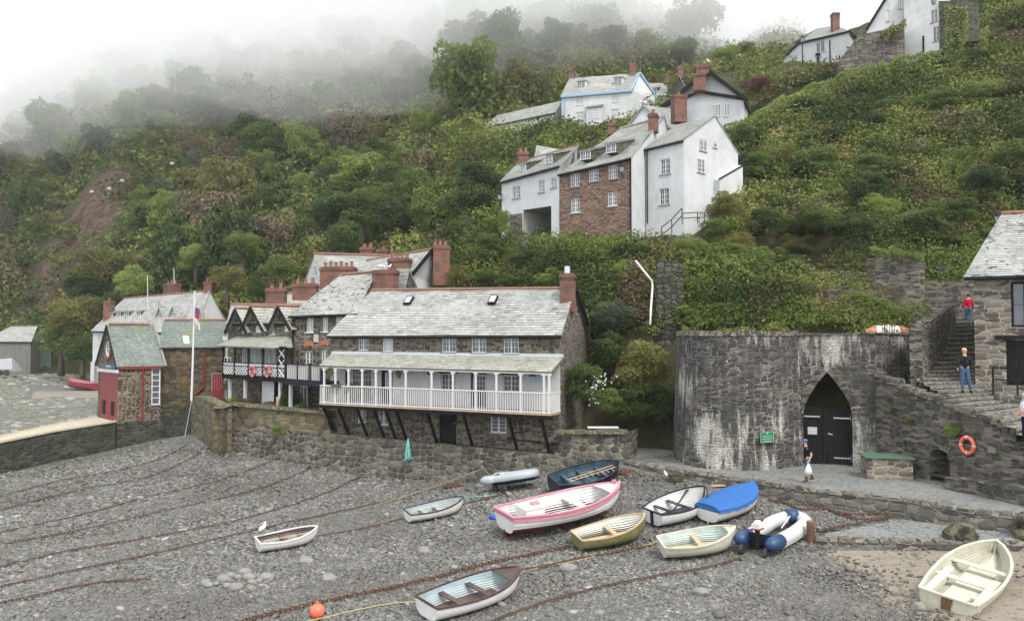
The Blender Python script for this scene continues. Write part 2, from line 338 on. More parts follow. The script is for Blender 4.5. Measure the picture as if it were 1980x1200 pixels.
def pebble_mat(name,sand):
 s=NT(name);P=s.pos()
 def layer(sc):
  v=s.n('TexVoronoi',feature='F1');s.set(v.inputs['Vector'],s.scale(P,(1,1,.4)));v.inputs['Scale'].default_value=sc
  sp=s.n('SeparateColor');s.set(sp.inputs[0],v.outputs['Color']);return v.outputs['Distance'],sp.outputs[0],sp.outputs[1]
 d1,r1,g1=layer(9);d2,r2,g2=layer(17)
 c1=s.ramp(r1,[(0,(.085,.09,.09,1)),(.4,(.15,.155,.15,1)),(.8,(.21,.21,.20,1)),(1,(.32,.31,.29,1))])
 c2=s.ramp(r2,[(0,(.10,.105,.10,1)),(.6,(.17,.17,.16,1)),(1,(.25,.245,.23,1))])
 pick=s.math('GREATER_THAN',g1,.5);col=s.mix(pick,c1,c2)
 d=s.math('ADD',s.math('MULTIPLY',s.math('SUBTRACT',1,pick),d1),s.math('MULTIPLY',pick,d2))
 col=s.mix(s.ramp(d,[(.3,0),(.62,.75)]),col,(.035,.036,.034,1))
 col=s.mix(s.ramp(s.noise(P,.22,5,.6),[(.4,0),(.62,.45)]),col,(.075,.072,.06,1))
 h=s.math('SUBTRACT',1,d)
 if not sand:
  sx=s.n('SeparateXYZ');s.set(sx.inputs[0],P);ax=s.math('DIVIDE',s.math('ADD',sx.outputs[0],45),11);ay=s.math('DIVIDE',s.math('SUBTRACT',sx.outputs[1],79),6);q=s.math('ADD',s.math('ADD',s.math('MULTIPLY',ax,ax),s.math('MULTIPLY',ay,ay)),s.math('MULTIPLY',s.noise(P,.4,5),.9))
  col=s.mix(s.ramp(q,[(.8,1),(1,0)])if 0 else s.math('SUBTRACT',1.9,s.math('MULTIPLY',q,1.3),clamp=True),col,s.mix(s.noise(P,.8,6,.7),(.13,.12,.10,1),(.27,.235,.185,1)))
 if sand:
  sx=s.n('SeparateXYZ');s.set(sx.inputs[0],P)
  q=s.math('SUBTRACT',sx.outputs[0],s.math('MULTIPLY',s.math('SUBTRACT',25.2,sx.outputs[1]),-.12))
  q=s.math('ADD',q,s.math('MULTIPLY',s.math('SUBTRACT',s.noise(P,.5,6,.65),.5),6.0))
  q=s.math('SUBTRACT',q,s.math('MULTIPLY',s.math('SUBTRACT',sx.outputs[1],25.3,clamp=True),40))
  f=s.ramp(s.math('MULTIPLY',s.math('SUBTRACT',q,8.7),.6,clamp=True),[(0,0),(1,1)])
  f2=s.math('MULTIPLY',f,s.ramp(s.noise(P,2.2,5,.7),[(.36,.35),(.46,1)]))
  scol=s.mix(s.noise(P,1.1,6,.7),(.14,.12,.095,1),(.25,.212,.165,1))
  scol=s.mix(s.ramp(s.noise(P,5,5,.7),[(.54,0),(.66,.7)]),scol,(.12,.10,.08,1))
  col=s.mix(f2,col,scol);h=s.math('ADD',s.math('MULTIPLY',s.math('SUBTRACT',1,f2),h),s.math('MULTIPLY',f2,s.noise(P,6,5)))
 return s.end(col,.7,s.bump(h,1,.05),.4)
M['shingle']=pebble_mat('beach_shingle',True);M['shingle_far']=pebble_mat('upper_shingle',False)
def sheet(name,xs,ys,zf,mat):
 X,Y=np.meshgrid(xs,ys);Z=zf(X,Y);V=np.stack([X.ravel(),Y.ravel(),Z.ravel()],1);nx=len(xs)
 i,j=np.meshgrid(np.arange(nx-1),np.arange(len(ys)-1));a=(j*nx+i).ravel()
 me=fast_mesh(name,V,4,mat,faces=np.stack([a,a+1,a+nx+1,a+nx],1),smooth=True)
 o=D.objects.new(name,me);COL.objects.link(o);ORG[o.name]=Vector((0,0,0));return struct(o)
def vnoise(X,Y,sc,seed=0):
 out=np.zeros(X.size);xf=X.ravel();yf=Y.ravel()
 for k in range(X.size):out[k]=noise.noise(Vector((xf[k]*sc,yf[k]*sc,seed)))
 return out.reshape(X.shape)
def bf(X,Y):
 z=beachz(X,Y);z+=.06*vnoise(X,Y,.35)+.03*vnoise(X,Y,1.1,4)
 line=np.where(X<-20,56.0,53-(X+20)*.46)
 line=np.maximum(line,38.0);over=np.clip((Y-line),0,6);return z-over*.5
sheet('beach',np.arange(-45,32,.42),np.arange(4,62,.42),bf,M['shingle'])
gb=MB();gb.face([(-3000,-400,-6),(3000,-400,-6),(3000,4500,-6),(-3000,4500,-6)]);struct(gb.build('ground',M['shingle_far']))
ub=[wp(-400,905,42),wp(-200,879,45),wp(0,849.5,49.5),wp(190,810,56),wp(300,790,60),wp(180,748,92),wp(110,735,100),wp(0,716,130),wp(80,722,116),wp(-300,715,130),wp(60,770,72),wp(-300,770,72),wp(300,735,95),wp(500,760,80)]
_ub=TPS(ub)
def A2(u,d):return XY(u,d)
def poly_sheet(name,rows,mat,nsub=10,zf=None,amp=0,kind=True):
 """rows: list of (left point, right point) 3D: a ruled sheet"""
 V=[];Fc=[];m=len(rows)
 for a,b in rows:
  a=Vector(a);b=Vector(b)
  for k in range(nsub+1):
   p=a.lerp(b,k/nsub);p.z+=amp*noise.noise(p*.8);V.append(tuple(p))
 n=nsub+1;mb=MB()
 for i in range(m-1):
  for k in range(nsub):mb.face([V[i*n+k],V[i*n+k+1],V[(i+1)*n+k+1],V[(i+1)*n+k]])
 o=mb.build(name,mat);return struct(o)if kind else o
rows=[]
for y,x0,x1 in((40.2,-60,-37.6),(43.5,-66,-36.5),(47,-70,-33.5),(49.5,-74,-32.0),(52.6,-76,-30.8),(55.9,-80,-29.3),(56.2,-82,-22),(60,-90,-22),(68,-100,-20),(78,-110,-20),(90,-120,-22),(104,-130,-28),(120,-150,-34),(140,-170,-40)):
 rows.append(((x0,y,float(_ub(np.array([x0]),np.array([y]))[0])),(x1,y,float(_ub(np.array([x1]),np.array([y]))[0]))))
poly_sheet('upper_shingle',rows,M['shingle_far'],14,amp=.15)
prof={-500:[(150,700),(180,620),(240,480),(320,360),(450,300)],-150:[(138,700),(160,600),(200,470),(260,350),(340,290),(450,270)],0:[(122,712),(134,660),(150,600),(180,480),(230,380),(300,290),(420,235)],100:[(112,712),(122,640),(136,600),(144,520),(156,430),(190,380),(260,270),(350,180),(450,150)],200:[(100,720),(112,650),(126,590),(134,490),(148,400),(165,350),(200,290),(280,180),(420,100)],300:[(92,740),(100,640),(114,560),(130,470),(160,370),(210,250),(280,150),(420,70)],400:[(84,745),(92,630),(104,550),(130,450),(170,330),(220,210),(300,110),(420,40)],600:[(68,745),(76,640),(86,540),(106,430),(145,320),(200,190),(280,80),(420,0)],800:[(58,745),(66,620),(72,520),(86,430),(115,330),(160,230),(220,120),(300,20),(420,-60)],950:[(50,800),(54,640),(58,540),(63,460),(76,400),(92,290),(108,248),(116,238),(170,130),(250,20),(420,-80)],1100:[(46,800),(49,620),(53,500),(56,459),(64,452),(72,340),(92,262),(100,244),(118,236),(150,130),(220,20),(420,-120)],1250:[(43,820),(46,640),(50,500),(53,466),(62,452),(72,330),(88,250),(102,238),(120,225),(150,130),(220,50),(420,40)],1400:[(40,820),(43,640),(48.5,512),(50.2,490),(54.5,484),(57,440),(66,330),(74,248),(84,235),(100,180),(150,130),(260,120)],1550:[(39,760),(41,640),(45.5,562),(47.2,528),(52,522),(55,450),(64,330),(75,215),(82,165),(90,136),(104,126),(150,110),(260,60)],1700:[(37.5,700),(40,640),(44,560),(48,520),(54,420),(64,310),(73,205),(77,145),(86,118),(98,90),(150,60)],1850:[(37,760),(45,650),(46.6,560),(50,500),(56,410),(64,290),(71,165),(75.5,96),(84,70),(95,20),(130,-40)],2000:[(39,730),(45,600),(50,470),(58,320),(66,180),(72,90),(78,20),(90,-40),(130,-160)],2300:[(40,730),(46,560),(54,380),(64,160),(72,0),(90,-150),(130,-300)]}
PU=sorted(prof)
def prof_z(u,d):
 u=min(max(u,PU[0]),PU[-1])
 for a,b in zip(PU,PU[1:]):
  if a<=u<=b:break
 t=(u-a)/(b-a);t=t*t*(3-2*t)
 def z(k):
  p=prof[k];ds=[q[0]for q in p];zs=[Zat(q[1],q[0])for q in p]
  if d<ds[0]:return zs[0]-(ds[0]-d)*1.5
  return float(np.interp(d,ds,zs))
 return z(a)*(1-t)+z(b)*t
def hill(u,d):
 z=prof_z(u,d);x=(u-990)/F*d;z+=3.0*noise.turbulence(Vector((x*.09,d*.09,7)),4,True)*max(0,1-abs(x+79)/18)if 110<d<175 else 0;k=min(1,max(0,(d-60)/60))
 return z+(.5+3.2*k)*noise.noise(Vector((x*.05,d*.05,1)))+(.25+.9*k)*noise.noise(Vector((x*.16,d*.16,5)))
s=NT('hillside_soil');P=s.pos()
hc=s.ramp(s.noise(P,.12,5,.65),[(.3,(.028,.040,.014,1)),(.5,(.05,.062,.022,1)),(.62,(.085,.075,.038,1)),(.75,(.05,.055,.02,1))])
hc=s.mix(s.ramp(s.noise(P,.9,5,.7),[(.45,0),(.6,.6)]),hc,(.10,.085,.055,1))
nx_=s.n('SeparateXYZ');s.set(nx_.inputs[0],P)
dx_=s.math('ADD',nx_.outputs[0],79);cl=s.math('MULTIPLY',dx_,dx_)
cy_=s.math('SUBTRACT',nx_.outputs[1],145);cl=s.math('ADD',s.math('MULTIPLY',cl,.0085),s.math('MULTIPLY',s.math('MULTIPLY',cy_,cy_),.0009))
fc=s.ramp(s.math('ADD',cl,s.math('MULTIPLY',s.noise(P,.12,5,.7),1.0)),[(.9,1),(1.25,0)])
ec=s.ramp(s.noise(s.scale(P,(1,1,.5)),.6,9,.85),[(.36,(.022,.018,.015,1)),(.48,(.085,.058,.044,1)),(.58,(.17,.12,.09,1)),(.68,(.06,.07,.03,1))])
hc=s.mix(fc,hc,ec)
M['soil']=s.end(hc,.95,s.bump(s.noise(P,1.6,8,.75),1,.6),.1)
us=np.arange(-500,2301,14.0);ds=np.concatenate([np.arange(37,80,.8),np.arange(80,130,1.6),np.geomspace(130,620,60)])
V=np.array([((u-990)/F*d,d,hill(u,d))for d in ds for u in us]);nx=len(us)
i,j=np.meshgrid(np.arange(nx-1),np.arange(len(ds)-1));a=(j*nx+i).ravel()
me=fast_mesh('hillside',V,4,M['soil'],faces=np.stack([a,a+1,a+nx+1,a+nx],1),smooth=True)
o=D.objects.new('hillside',me);COL.objects.link(o);struct(o);ORG['hillside']=Vector();HV=V;HN=nx;hus=us;hds=ds
def hz(x,y):return hill(990+F*x/y,y)
s=NT('flagstones');P=s.pos();v=s.n('TexVoronoi',feature='DISTANCE_TO_EDGE');s.set(v.inputs['Vector'],s.scale(P,(1.6,3.2,1)));v.inputs['Scale'].default_value=1.6
cc=s.mix(s.noise(P,2.6,7,.8),(.07,.078,.08,1),(.27,.275,.265,1));cc=s.mix(s.ramp(v.outputs['Distance'],[(0,.8),(.09,0)]),cc,(.06,.06,.055,1))
cc=s.mix(s.ramp(s.noise(P,.35,4),[(.5,0),(.7,.4)]),cc,(.27,.25,.21,1))
M['path']=s.end(cc,.65,s.bump(s.math('ADD',s.math('MULTIPLY',s.noise(P,9,5),.8),s.ramp(v.outputs['Distance'],[(0,0),(.08,1)])),.8,.03),.45)
SW0,SW1,SW2=XY(1208,37.95),XY(444,49.4),XY(372,53)
T=lambda p,z:(p[0],p[1],z)
poly_sheet('terrace',[(T(XY(370,54),2.35),T(XY(1085,39.9),2.35)),(T(XY(370,60),2.35),T(XY(1085,45),2.35))],M['path'],6)
KB=[XY(1205,37.4),XY(1280,35.5),XY(1380,33.6),XY(1463,32.1),XY(1580,30.3),XY(1738,28.75),XY(1863,26.9),XY(1980,25.9),XY(2180,24.6),XY(2700,21)]
pz=[1.12,1.1,1.1,1.1,1.1,1.1,1.1,1.08,1.05,1.0]
back=[XY(1140,46),XY(1300,46),XY(1400,44),XY(1500,42),XY(1620,40),XY(1750,38),XY(1850,36),XY(2000,34),XY(2200,34),XY(2700,30)]
poly_sheet('path',[(T(f,z),T(b,1.15))for f,b,z in zip(KB,back,pz)],M['path'],18,amp=.05)
def wall_strip(name,pts,zt,zb,th,mat,label,cat,cope=None,copemat=None,lump=0,group=None):
 """free wall following 2D points; th = thickness away from the camera; cope = (height, overhang)"""
 P2=[Vector(p)for p in pts];n=len(P2)
 Q=[];zt2=[];zb2=[]
 for i in range(n-1):
  L=(P2[i+1]-P2[i]).length;k=max(1,int(L/.8))
  for j in range(k):
   t=j/k;Q.append(P2[i].lerp(P2[i+1],t));zt2.append(zt[i]*(1-t)+zt[i+1]*t);zb2.append(zb[i]*(1-t)+zb[i+1]*t)
 Q.append(P2[-1]);zt2.append(zt[-1]);zb2.append(zb[-1])
 nr=[]
 for i in range(len(Q)):
  d=(Q[min(i+1,len(Q)-1)]-Q[max(i-1,0)]).normalized();nr.append(Vector((d.y,-d.x)))
 mb=MB();acc=0
 zt2=[z+lump*noise.noise(Vector((q.x*1.3,q.y*1.3,3)))for q,z in zip(Q,zt2)]
 for i in range(len(Q)-1):
  a,b=Q[i],Q[i+1];L=(b-a).length;a2=a-nr[i]*th;b2=b-nr[i+1]*th
  f=lambda p,z:(p[0],p[1],z)
  mb.face([f(a,zb2[i]),f(b,zb2[i+1]),f(b,zt2[i+1]),f(a,zt2[i])],[(acc,zb2[i]),(acc+L,zb2[i+1]),(acc+L,zt2[i+1]),(acc,zt2[i])])
  mb.face([f(a,zt2[i]),f(b,zt2[i+1]),f(b2,zt2[i+1]),f(a2,zt2[i])],[(acc,20),(acc+L,20),(acc+L,20+th),(acc,20+th)])
  mb.face([f(b2,zb2[i+1]),f(a2,zb2[i]),f(a2,zt2[i]),f(b2,zt2[i+1])],[(acc+L,zb2[i+1]),(acc,zb2[i]),(acc,zt2[i]),(acc+L,zt2[i+1])])
  acc+=L
 for i,e in((0,0),(len(Q)-1,1)):
  a=Q[i];a2=a-nr[i]*th;q=[(a2[0],a2[1],zb2[i]),(a[0],a[1],zb2[i]),(a[0],a[1],zt2[i]),(a2[0],a2[1],zt2[i])]
  mb.face(q if not e else q[::-1])
 V=np.array(mb.v);c=Vector((V[:,0].mean(),V[:,1].mean(),V[:,2].min()))
 if not cope:return one(mb,name,mat,label,cat,group)
 t=thing(name,label,cat,c,group);mb.build('wall_face',mat,t)
 cb=MB();i=0;pos=0.0;cum=[0]
 for k in range(len(Q)-1):cum.append(cum[-1]+(Q[k+1]-Q[k]).length)
 while pos<cum[-1]-.05:
  wdt=random.uniform(*cope[2]);m=min(pos+wdt/2,cum[-1])
  k=max(j for j in range(len(cum))if cum[j]<=m+1e-6);k=min(k,len(Q)-2);tt=(m-cum[k])/max(1e-6,cum[k+1]-cum[k])
  p=Q[k].lerp(Q[k+1],tt);z=zt2[k]*(1-tt)+zt2[k+1]*tt;nn=nr[k];d=(Q[k+1]-Q[k]).normalized()
  h=cope[0]*random.uniform(.75,1.2);dep=th+cope[1]*2
  Mx=Matrix(((d.x,-nn.x,0),(d.y,-nn.y,0),(0,0,1)))
  ctr=Vector((p.x-nn.x*th/2,p.y-nn.y*th/2,z+h/2-.02))
  x,y,zz=wdt*.47,dep/2*random.uniform(.9,1.08),h/2;b=min(x,zz,.08)*.7
  Pp=[(-x,-y,-zz),(x,-y,-zz),(x,y,-zz),(-x,y,-zz),(-x+b,-y+b,zz),(x-b,-y+b,zz),(x-b,y-b,zz),(-x+b,y-b,zz)]
  cb.hexa([ctr+Mx@Vector(q)+Vector((random.uniform(-.02,.02),random.uniform(-.02,.02),random.uniform(-.02,.02)))for q in Pp])
  pos+=wdt
 cb.build('coping',copemat or mat,t);return t
ktop=[1.14,1.12,1.12,1.12,1.12,1.12,1.12,1.1,1.06,1.02]
wall_strip('kerb_wall',KB,ktop,[-.1,0,.1,0,0,.1,.2,.2,.2,.2],.4,M['kerb'],'long low kerb wall of rounded boulders edging the path below the limekiln','wall',cope=(.13,.04,(.28,.6)),copemat=M['kerb'])
RB=[XY(1572,25.9),XY(1700,25.6),XY(1850,25.4),XY(1980,25.3),XY(2180,25.2)]
RT=[XY(1600,27.0),XY(1738,28.6),XY(1863,26.85),XY(1985,25.85),XY(2190,25.4)]
poly_sheet('ramp',[(T(a,.42),T(b,z))for a,b,z in zip(RB,RT,(.42,.5,.62,.6,.6))],M['path'],8,amp=.05)
wall_strip('ramp_kerb',RB,[.43]*5,[-.3]*5,.35,M['kerb'],'short row of boulders edging the lower ramp, behind the cream dinghy','wall',cope=(.10,.03,(.25,.5)),copemat=M['kerb'])
# SEA WALL
def sea_wall():
 t=thing('sea_wall','long sea wall of beach boulders below the balcony house, lichened on top','wall',(SW1[0],SW1[1],0))
 segs=[(SW1,SW0)]
 A,B=SW1,SW0;L=(Vector(B)-Vector(A)).length;d=(Vector(B)-Vector(A))/L;n=Vector((d.y,-d.x))
 def zt(s):
  u=990+F*(A[0]+d.x*s)/(A[1]+d.y*s);y=A[1]+d.y*s
  v=np.interp(u,[444,540,632,640,1078,1084,1208],[781,790,798,838,880,836,836])
  return Zat(v,y)
 mb=MB();N=90;rowsv=9;grid=[]
 ss=[L*i/N for i in range(N+1)]
 for s_ in ss:
  p=Vector(A)+d*s_;top=zt(s_);bot=bz(p.x,p.y)-.5;col=[]
  for j in range(rowsv+1):
   z=bot+(top-bot)*j/rowsv;out=.35*(1-j/rowsv)**1.5+.07*noise.noise(Vector((p.x*1.5,z*2,3)))
   q=p+n*out;col.append(((q.x,q.y,z),(s_,z)))
  q=p-n*.5;col.append(((q.x,q.y,top),(s_,top+.6)));grid.append(col)
 for i in range(N):
  for j in range(rowsv+1):
   a,b,c,e=grid[i][j],grid[i+1][j],grid[i+1][j+1],grid[i][j+1]
   mat_lo=1 if a[0][2]>1.25 and ss[i]<11 else 0
   mb.face([a[0],b[0],c[0],e[0]],[a[1],b[1],c[1],e[1]],mat_lo)
 e=grid[-1];mb.face([e[0][0],(e[0][0][0]-n.x*2,e[0][0][1]-n.y*2,e[0][0][2]),(e[-1][0][0]-n.x*1.5,e[-1][0][1]-n.y*1.5,e[-1][0][2]),e[-2][0]])
 mb.build('boulder_face',[M['stone_boulder'],M['stone_garden']],t)
 cb=MB()
 for s0,s1 in((0,L-((Vector(XY(634,46))-Vector(B)).length)),(L-3.6,L)):
  s_=s0
  while s_<s1-.1:
   wd=random.uniform(.3,.6);p=Vector(A)+d*(s_+wd/2)-n*.2;z=zt(s_+wd/2)+.03
   x,y,h=wd*.48,.36,.08;Mx=Matrix(((d.x,-n.x,0),(d.y,-n.y,0),(0,0,1)))
   cb.hexa([Vector((p.x,p.y,z))+Mx@Vector(q)for q in((-x,-y,-h),(x,-y,-h),(x,y,-h),(-x,y,-h),(-x+.04,-y+.05,h),(x-.04,-y+.05,h),(x-.04,y-.05,h),(-x+.04,y-.05,h))]);s_+=wd
 cb.build('coping',M['stone_garden'],t)
 return t
sea_wall()
t=wall_strip('harbour_wall',[XY(372,52.8),XY(396,50.9),XY(432,47.6),XY(446,49.0)],[3.1,3.05,2.75,2.8],[-.8,-.8,-.9,-.6],.8,M['stone_garden'],'mossy end of the sea wall bulging out beside the flagpole','wall',lump=.1)
SL=[(XY(-300,42),XY(-300,43.5),.25),(XY(-100,45),XY(-100,47),.5),(XY(0,47),XY(0,49.5),.72),(XY(110,50),XY(95,52.6),1.05),(XY(227,53.0),XY(190,56.0),1.33)]
tt=thing('slipway','pale timber slipway running from the red boathouse doors down over a weedy stone wall','slipway',T(XY(110,50),-.5))
mb=MB()
for i in range(4):
 a,b,z=SL[i];c,d_,z2=SL[i+1];N=12
 for k in range(N):
  t0,t1=k/N,(k+.93)/N
  q=[T(Vector(a).lerp(c,t0),z+(z2-z)*t0+.05),T(Vector(a).lerp(c,t1),z+(z2-z)*t1+.05),T(Vector(b).lerp(d_,t1),z+(z2-z)*t1+.05),T(Vector(b).lerp(d_,t0),z+(z2-z)*t0+.05)]
  lo=[(x,y,zz-.08)for x,y,zz in q];mb.hexa(lo+q)
s=NT('weathered_decking');M['deck']=s.end(s.mix(s.noise(s.pos(),1.5,6,.7),(.27,.235,.17,1),(.48,.43,.34,1)),.8,s.bump(s.noise(s.pos(),14,3),.4,.01));mb.build('decking',M['deck'],tt)
mb=MB();acc=0
for i in range(4):
 a,b,z=SL[i];c,d_,z2=SL[i+1];L=(Vector(c)-Vector(a)).length
 mb.face([T(a,-2.6),T(c,-2.6),T(c,z2-.03),T(a,z-.03)],[(acc,-2.6),(acc+L,-2.6),(acc+L,z2),(acc,z)])
 mb.face([T(a,z-.035),T(c,z2-.035),T(d_,z2-.035),T(b,z-.035)]);mb.face([T(d_,-1),T(b,-1),T(b,z-.03),T(d_,z2-.03)])
 acc+=L
mb.build('stone_wall',M['stone_slip'],tt)
mb=MB()
for i in range(4):
 a,b,z=SL[i];c,d_,z2=SL[i+1];mb.bar(T(a,z+.06),T(c,z2+.06),.16,.12);mb.bar(T(b,z+.06),T(d_,z2+.06),.16,.12)
mb.build('edge_beam',M['deck'],tt)
wall_strip('boathouse_footing',[XY(229,53.02),XY(313,54.3),XY(372,53.1)],[1.3,1.35,2.6],[-1.6,-1.6,-1.4],3,M['stone_slip'],'dark weedy stone footing wall under the side of the boathouse','wall')
# LIMEKILN
def arch_panel(mb,A,B,z0,z1a,z1b,s0,s1,zs,za,depth,pointed=True,n=9,uvo=0,gothic=None):
 """wall panel A-B with an arched opening s0..s1 springing at zs, apex za; returns arch outline"""
 A=Vector(A);B=Vector(B);L=(B-A).length;d=(B-A)/L;nn=Vector((d.y,-d.x))
 P=lambda s,z,o=0:(A.x+d.x*s+nn.x*o,A.y+d.y*s+nn.y*o,z)
 top=lambda s:z1a+(z1b-z1a)*s/L;c=(s0+s1)/2;h=(s1-s0)/2;out=[(s0,z0)]
 for i in range(2*n+1):
  x=-1+i/n;zz=zs+(za-zs)*((1-abs(x))**.62 if pointed else math.sqrt(max(0,1-x*x)));out.append((c+h*x,zz))
 out.append((s1,z0))
 def q(a,b,c_,e):mb.face([P(*a),P(*b),P(*c_),P(*e)],[(uvo+a[0],a[1]),(uvo+b[0],b[1]),(uvo+c_[0],c_[1]),(uvo+e[0],e[1])])
 if s0>.01:q((0,z0),(s0,z0),(s0,top(s0)),(0,top(0)))
 if s1<L-.01:q((s1,z0),(L,z0),(L,top(L)),(s1,top(s1)))
 for i in range(1,len(out)-2):
  a,b=out[i],out[i+1]
  if b[0]-a[0]>1e-6:q(a,b,(b[0],top(b[0])),(a[0],top(a[0])))
 for i in range(len(out)-1):
  a,b=out[i],out[i+1];mb.face([P(*a),P(*b),P(b[0],b[1],-depth),P(a[0],a[1],-depth)])
 return out,P
def limekiln():
 t=thing('limekiln','round bastion of an old limekiln in white streaked dark rubble with a pointed arch','limekiln',T(XY(1480,38),1.0))
 prof_=[(1309,41.5),(1308,39.6),(1313,38.2),(1326,37.1),(1350,36.2),(1385,35.6),(1425,35.3),(1470,35.5),(1510,36.0),(1545,36.8)]
 pts=[XY(*p)for p in prof_];mb=MB();acc=0;N=8;cols=[]
 cen=Vector(XY(1450,42))
 fine=[]
 for i in range(len(pts)-1):
  for k in range(3):fine.append(Vector(pts[i]).lerp(Vector(pts[i+1]),k/3))
 fine.append(Vector(pts[-1]));pr=None
 for p in fine:
  acc+=(p-pr).length if pr is not None else 0;pr=p;col=[];o=(p-cen).normalized()
  for j in range(N+1):
   z=.7+(7.02-.7)*j/N;out=.28*(1-j/N)**1.4+.06*noise.noise(Vector((p.x,p.y,z))*1.1);q=p+o*out
   col.append(((q.x,q.y,z),(acc,z)))
  cols.append(col)
 for i in range(len(cols)-1):
  for j in range(N):
   a,b,c,e=cols[i][j],cols[i+1][j],cols[i+1][j+1],cols[i][j+1];mb.face([a[0],b[0],c[0],e[0]],[a[1],b[1],c[1],e[1]])
 A,B=pts[-1],XY(1692,35.7);L=(Vector(B)-Vector(A)).length
 s0,_=hit(A,B,1553,800);s1,_=hit(A,B,1648,800);zs=hit(A,B,1552,800)[1];za=hit(A,B,1599,719)[1]
 out,P=arch_panel(mb,A,B,.7,7.06,7.12,s0,s1,zs,za,.75,True,10,acc)
 C=XY(1766,37.0);D_=XY(1766,42);mb.face([T(B,.7),T(C,.7),T(C,7.05),T(B,7.12)]);mb.face([T(C,.7),T(D_,.7),T(D_,7.0),T(C,7.05)])
 E=XY(1309,41.5);topp=[c[-1][0]for c in cols]+[T(B,7.12),T(C,7.05),T(D_,7.0)]
 cc=(2+sum(p[0]for p in topp)/len(topp),41,7.03)
 for i in range(len(topp)-1):mb.face([cc,topp[i],topp[i+1]])
 mb.build('kiln_wall',M['stone_kiln'],t)
 mb=MB();dp=-4.0;a_,b_=out[0],out[-1]
 for i in range(len(out)-1):a,b=out[i],out[i+1];mb.face([P(a[0]*.0+a[0],a[1],-.75),P(b[0],b[1],-.75),P(b[0],b[1],dp),P(a[0],a[1],dp)])
 mb.face([P(a_[0],.7,dp),P(b_[0],.7,dp),P(b_[0],za,dp),P(a_[0],za,dp)])
 s=NT('dark_vault');M['vault_dark']=s.end(s.mix(s.noise(s.pos(),3,3),G(.008),G(.02)),.95);mb.build('vault',M['vault_dark'],t)  # near-black mottled lining for the inside of the arch
 mb=MB()
 for i in range(1,len(out)-2):
  for sub in(0,.5):
   a=Vector(out[i]).lerp(Vector(out[i+1]),sub+.04);b=Vector(out[i]).lerp(Vector(out[i+1]),sub+.46);dd=(b-a)
   if dd.length<.02:continue
   nrm=Vector((-dd.y,dd.x)).normalized();ln=random.uniform(.34,.46)
   a2,b2=a+nrm*ln,b+nrm*ln;o1,o0=.05,-.1
   mb.hexa([P(a.x,a.y,o1),P(b.x,b.y,o1),P(b.x,b.y,o0),P(a.x,a.y,o0),P(a2.x,a2.y,o1),P(b2.x,b2.y,o1),P(b2.x,b2.y,o0),P(a2.x,a2.y,o0)])
 mb.build('arch_ring',M['stone_grey'],t)
 cb=MB()
 rim=[Vector(c[-1][0])for c in cols]
 for i in range(len(rim)-1):
  a,b=rim[i],rim[i+1];L2=(b-a).length;k=max(1,int(L2/.17));d=(b-a).normalized();n_=Vector((d.y,-d.x,0))
  for j in range(k):
   c=a.lerp(b,(j+.5)/k)-n_*.22;h=random.uniform(.15,.26);w2=L2/k*.45
   Mx=Matrix(((d.x,-n_.x,0),(d.y,-n_.y,0),(0,0,1)))
   cb.hexa([c+Mx@Vector(q)for q in((-w2,-.27,0),(w2,-.27,0),(w2,.25,0),(-w2,.25,0),(-w2*.7,-.2,h),(w2*.7,-.2,h),(w2*.7,.2,h),(-w2*.7,.2,h))])
 for(p,q,za_,zb_)in((A,B,7.06,7.12),(B,C,7.12,7.05)):
  p=Vector((*p,za_));q=Vector((*q,zb_));d=(q-p).normalized();n_=Vector((d.y,-d.x,0));k=int((q-p).length/.42)
  for j in range(k):
   c=p.lerp(q,(j+.5)/k)-n_*.2;h=random.uniform(.05,.09);w2=(q-p).length/k*.47;Mx=Matrix(((d.x,-n_.x,0),(d.y,-n_.y,0),(0,0,1)))
   cb.hexa([c+Mx@Vector(qq)for qq in((-w2,-.27,0),(w2,-.27,0),(w2,.25,0),(-w2,.25,0),(-w2,-.25,h),(w2,-.25,h),(w2,.25,h),(-w2,.25,h))])
 cb.build('coping',M['stone_grey'],t)
 sm=s0+(s1-s0)*.4;zg=hit(A,B,1600,793)[1]
 for i,(a,b)in enumerate(((s0+.03,sm),(sm+.02,s1-.03))):
  mb=MB();k=max(3,int((b-a)/.13));zt_=zg-(.02 if i else-.02)
  for j in range(k):
   x0,x1=a+(b-a)*j/k+.006,a+(b-a)*(j+1)/k-.006
   mb.hexa([P(x0,1.12,-.42),P(x1,1.12,-.42),P(x1,1.12,-.5),P(x0,1.12,-.5),P(x0,zt_,-.42),P(x1,zt_,-.42),P(x1,zt_,-.5),P(x0,zt_,-.5)])
  mb.bar(P(a,zt_+.04,-.46),P(b,zt_+.04,-.46),.12,.08)
  dr=mb.build('door',M['paint_black'],t)
  hb=MB()
  for zz in(1.45,zt_-.35):
   if i:hb.bar(P(b,zz,-.40),P(b-.75,zz,-.40),.02,.06);hb.bar(P(b-.02,zz-.14,-.40),P(b-.02,zz+.14,-.40),.03,.05)
   elif zz>2:hb.bar(P(a,zz,-.40),P(a+.7,zz,-.40),.02,.06)
  if i:hb.bar(P(a+.2,2.55,-.40),P(a+.4,2.5,-.40),.03,.05)
  hb.build('hinge',M['metal'],dr)
 return A,B,P,s0,s1
kA,kB,kP,ks0,ks1=limekiln()
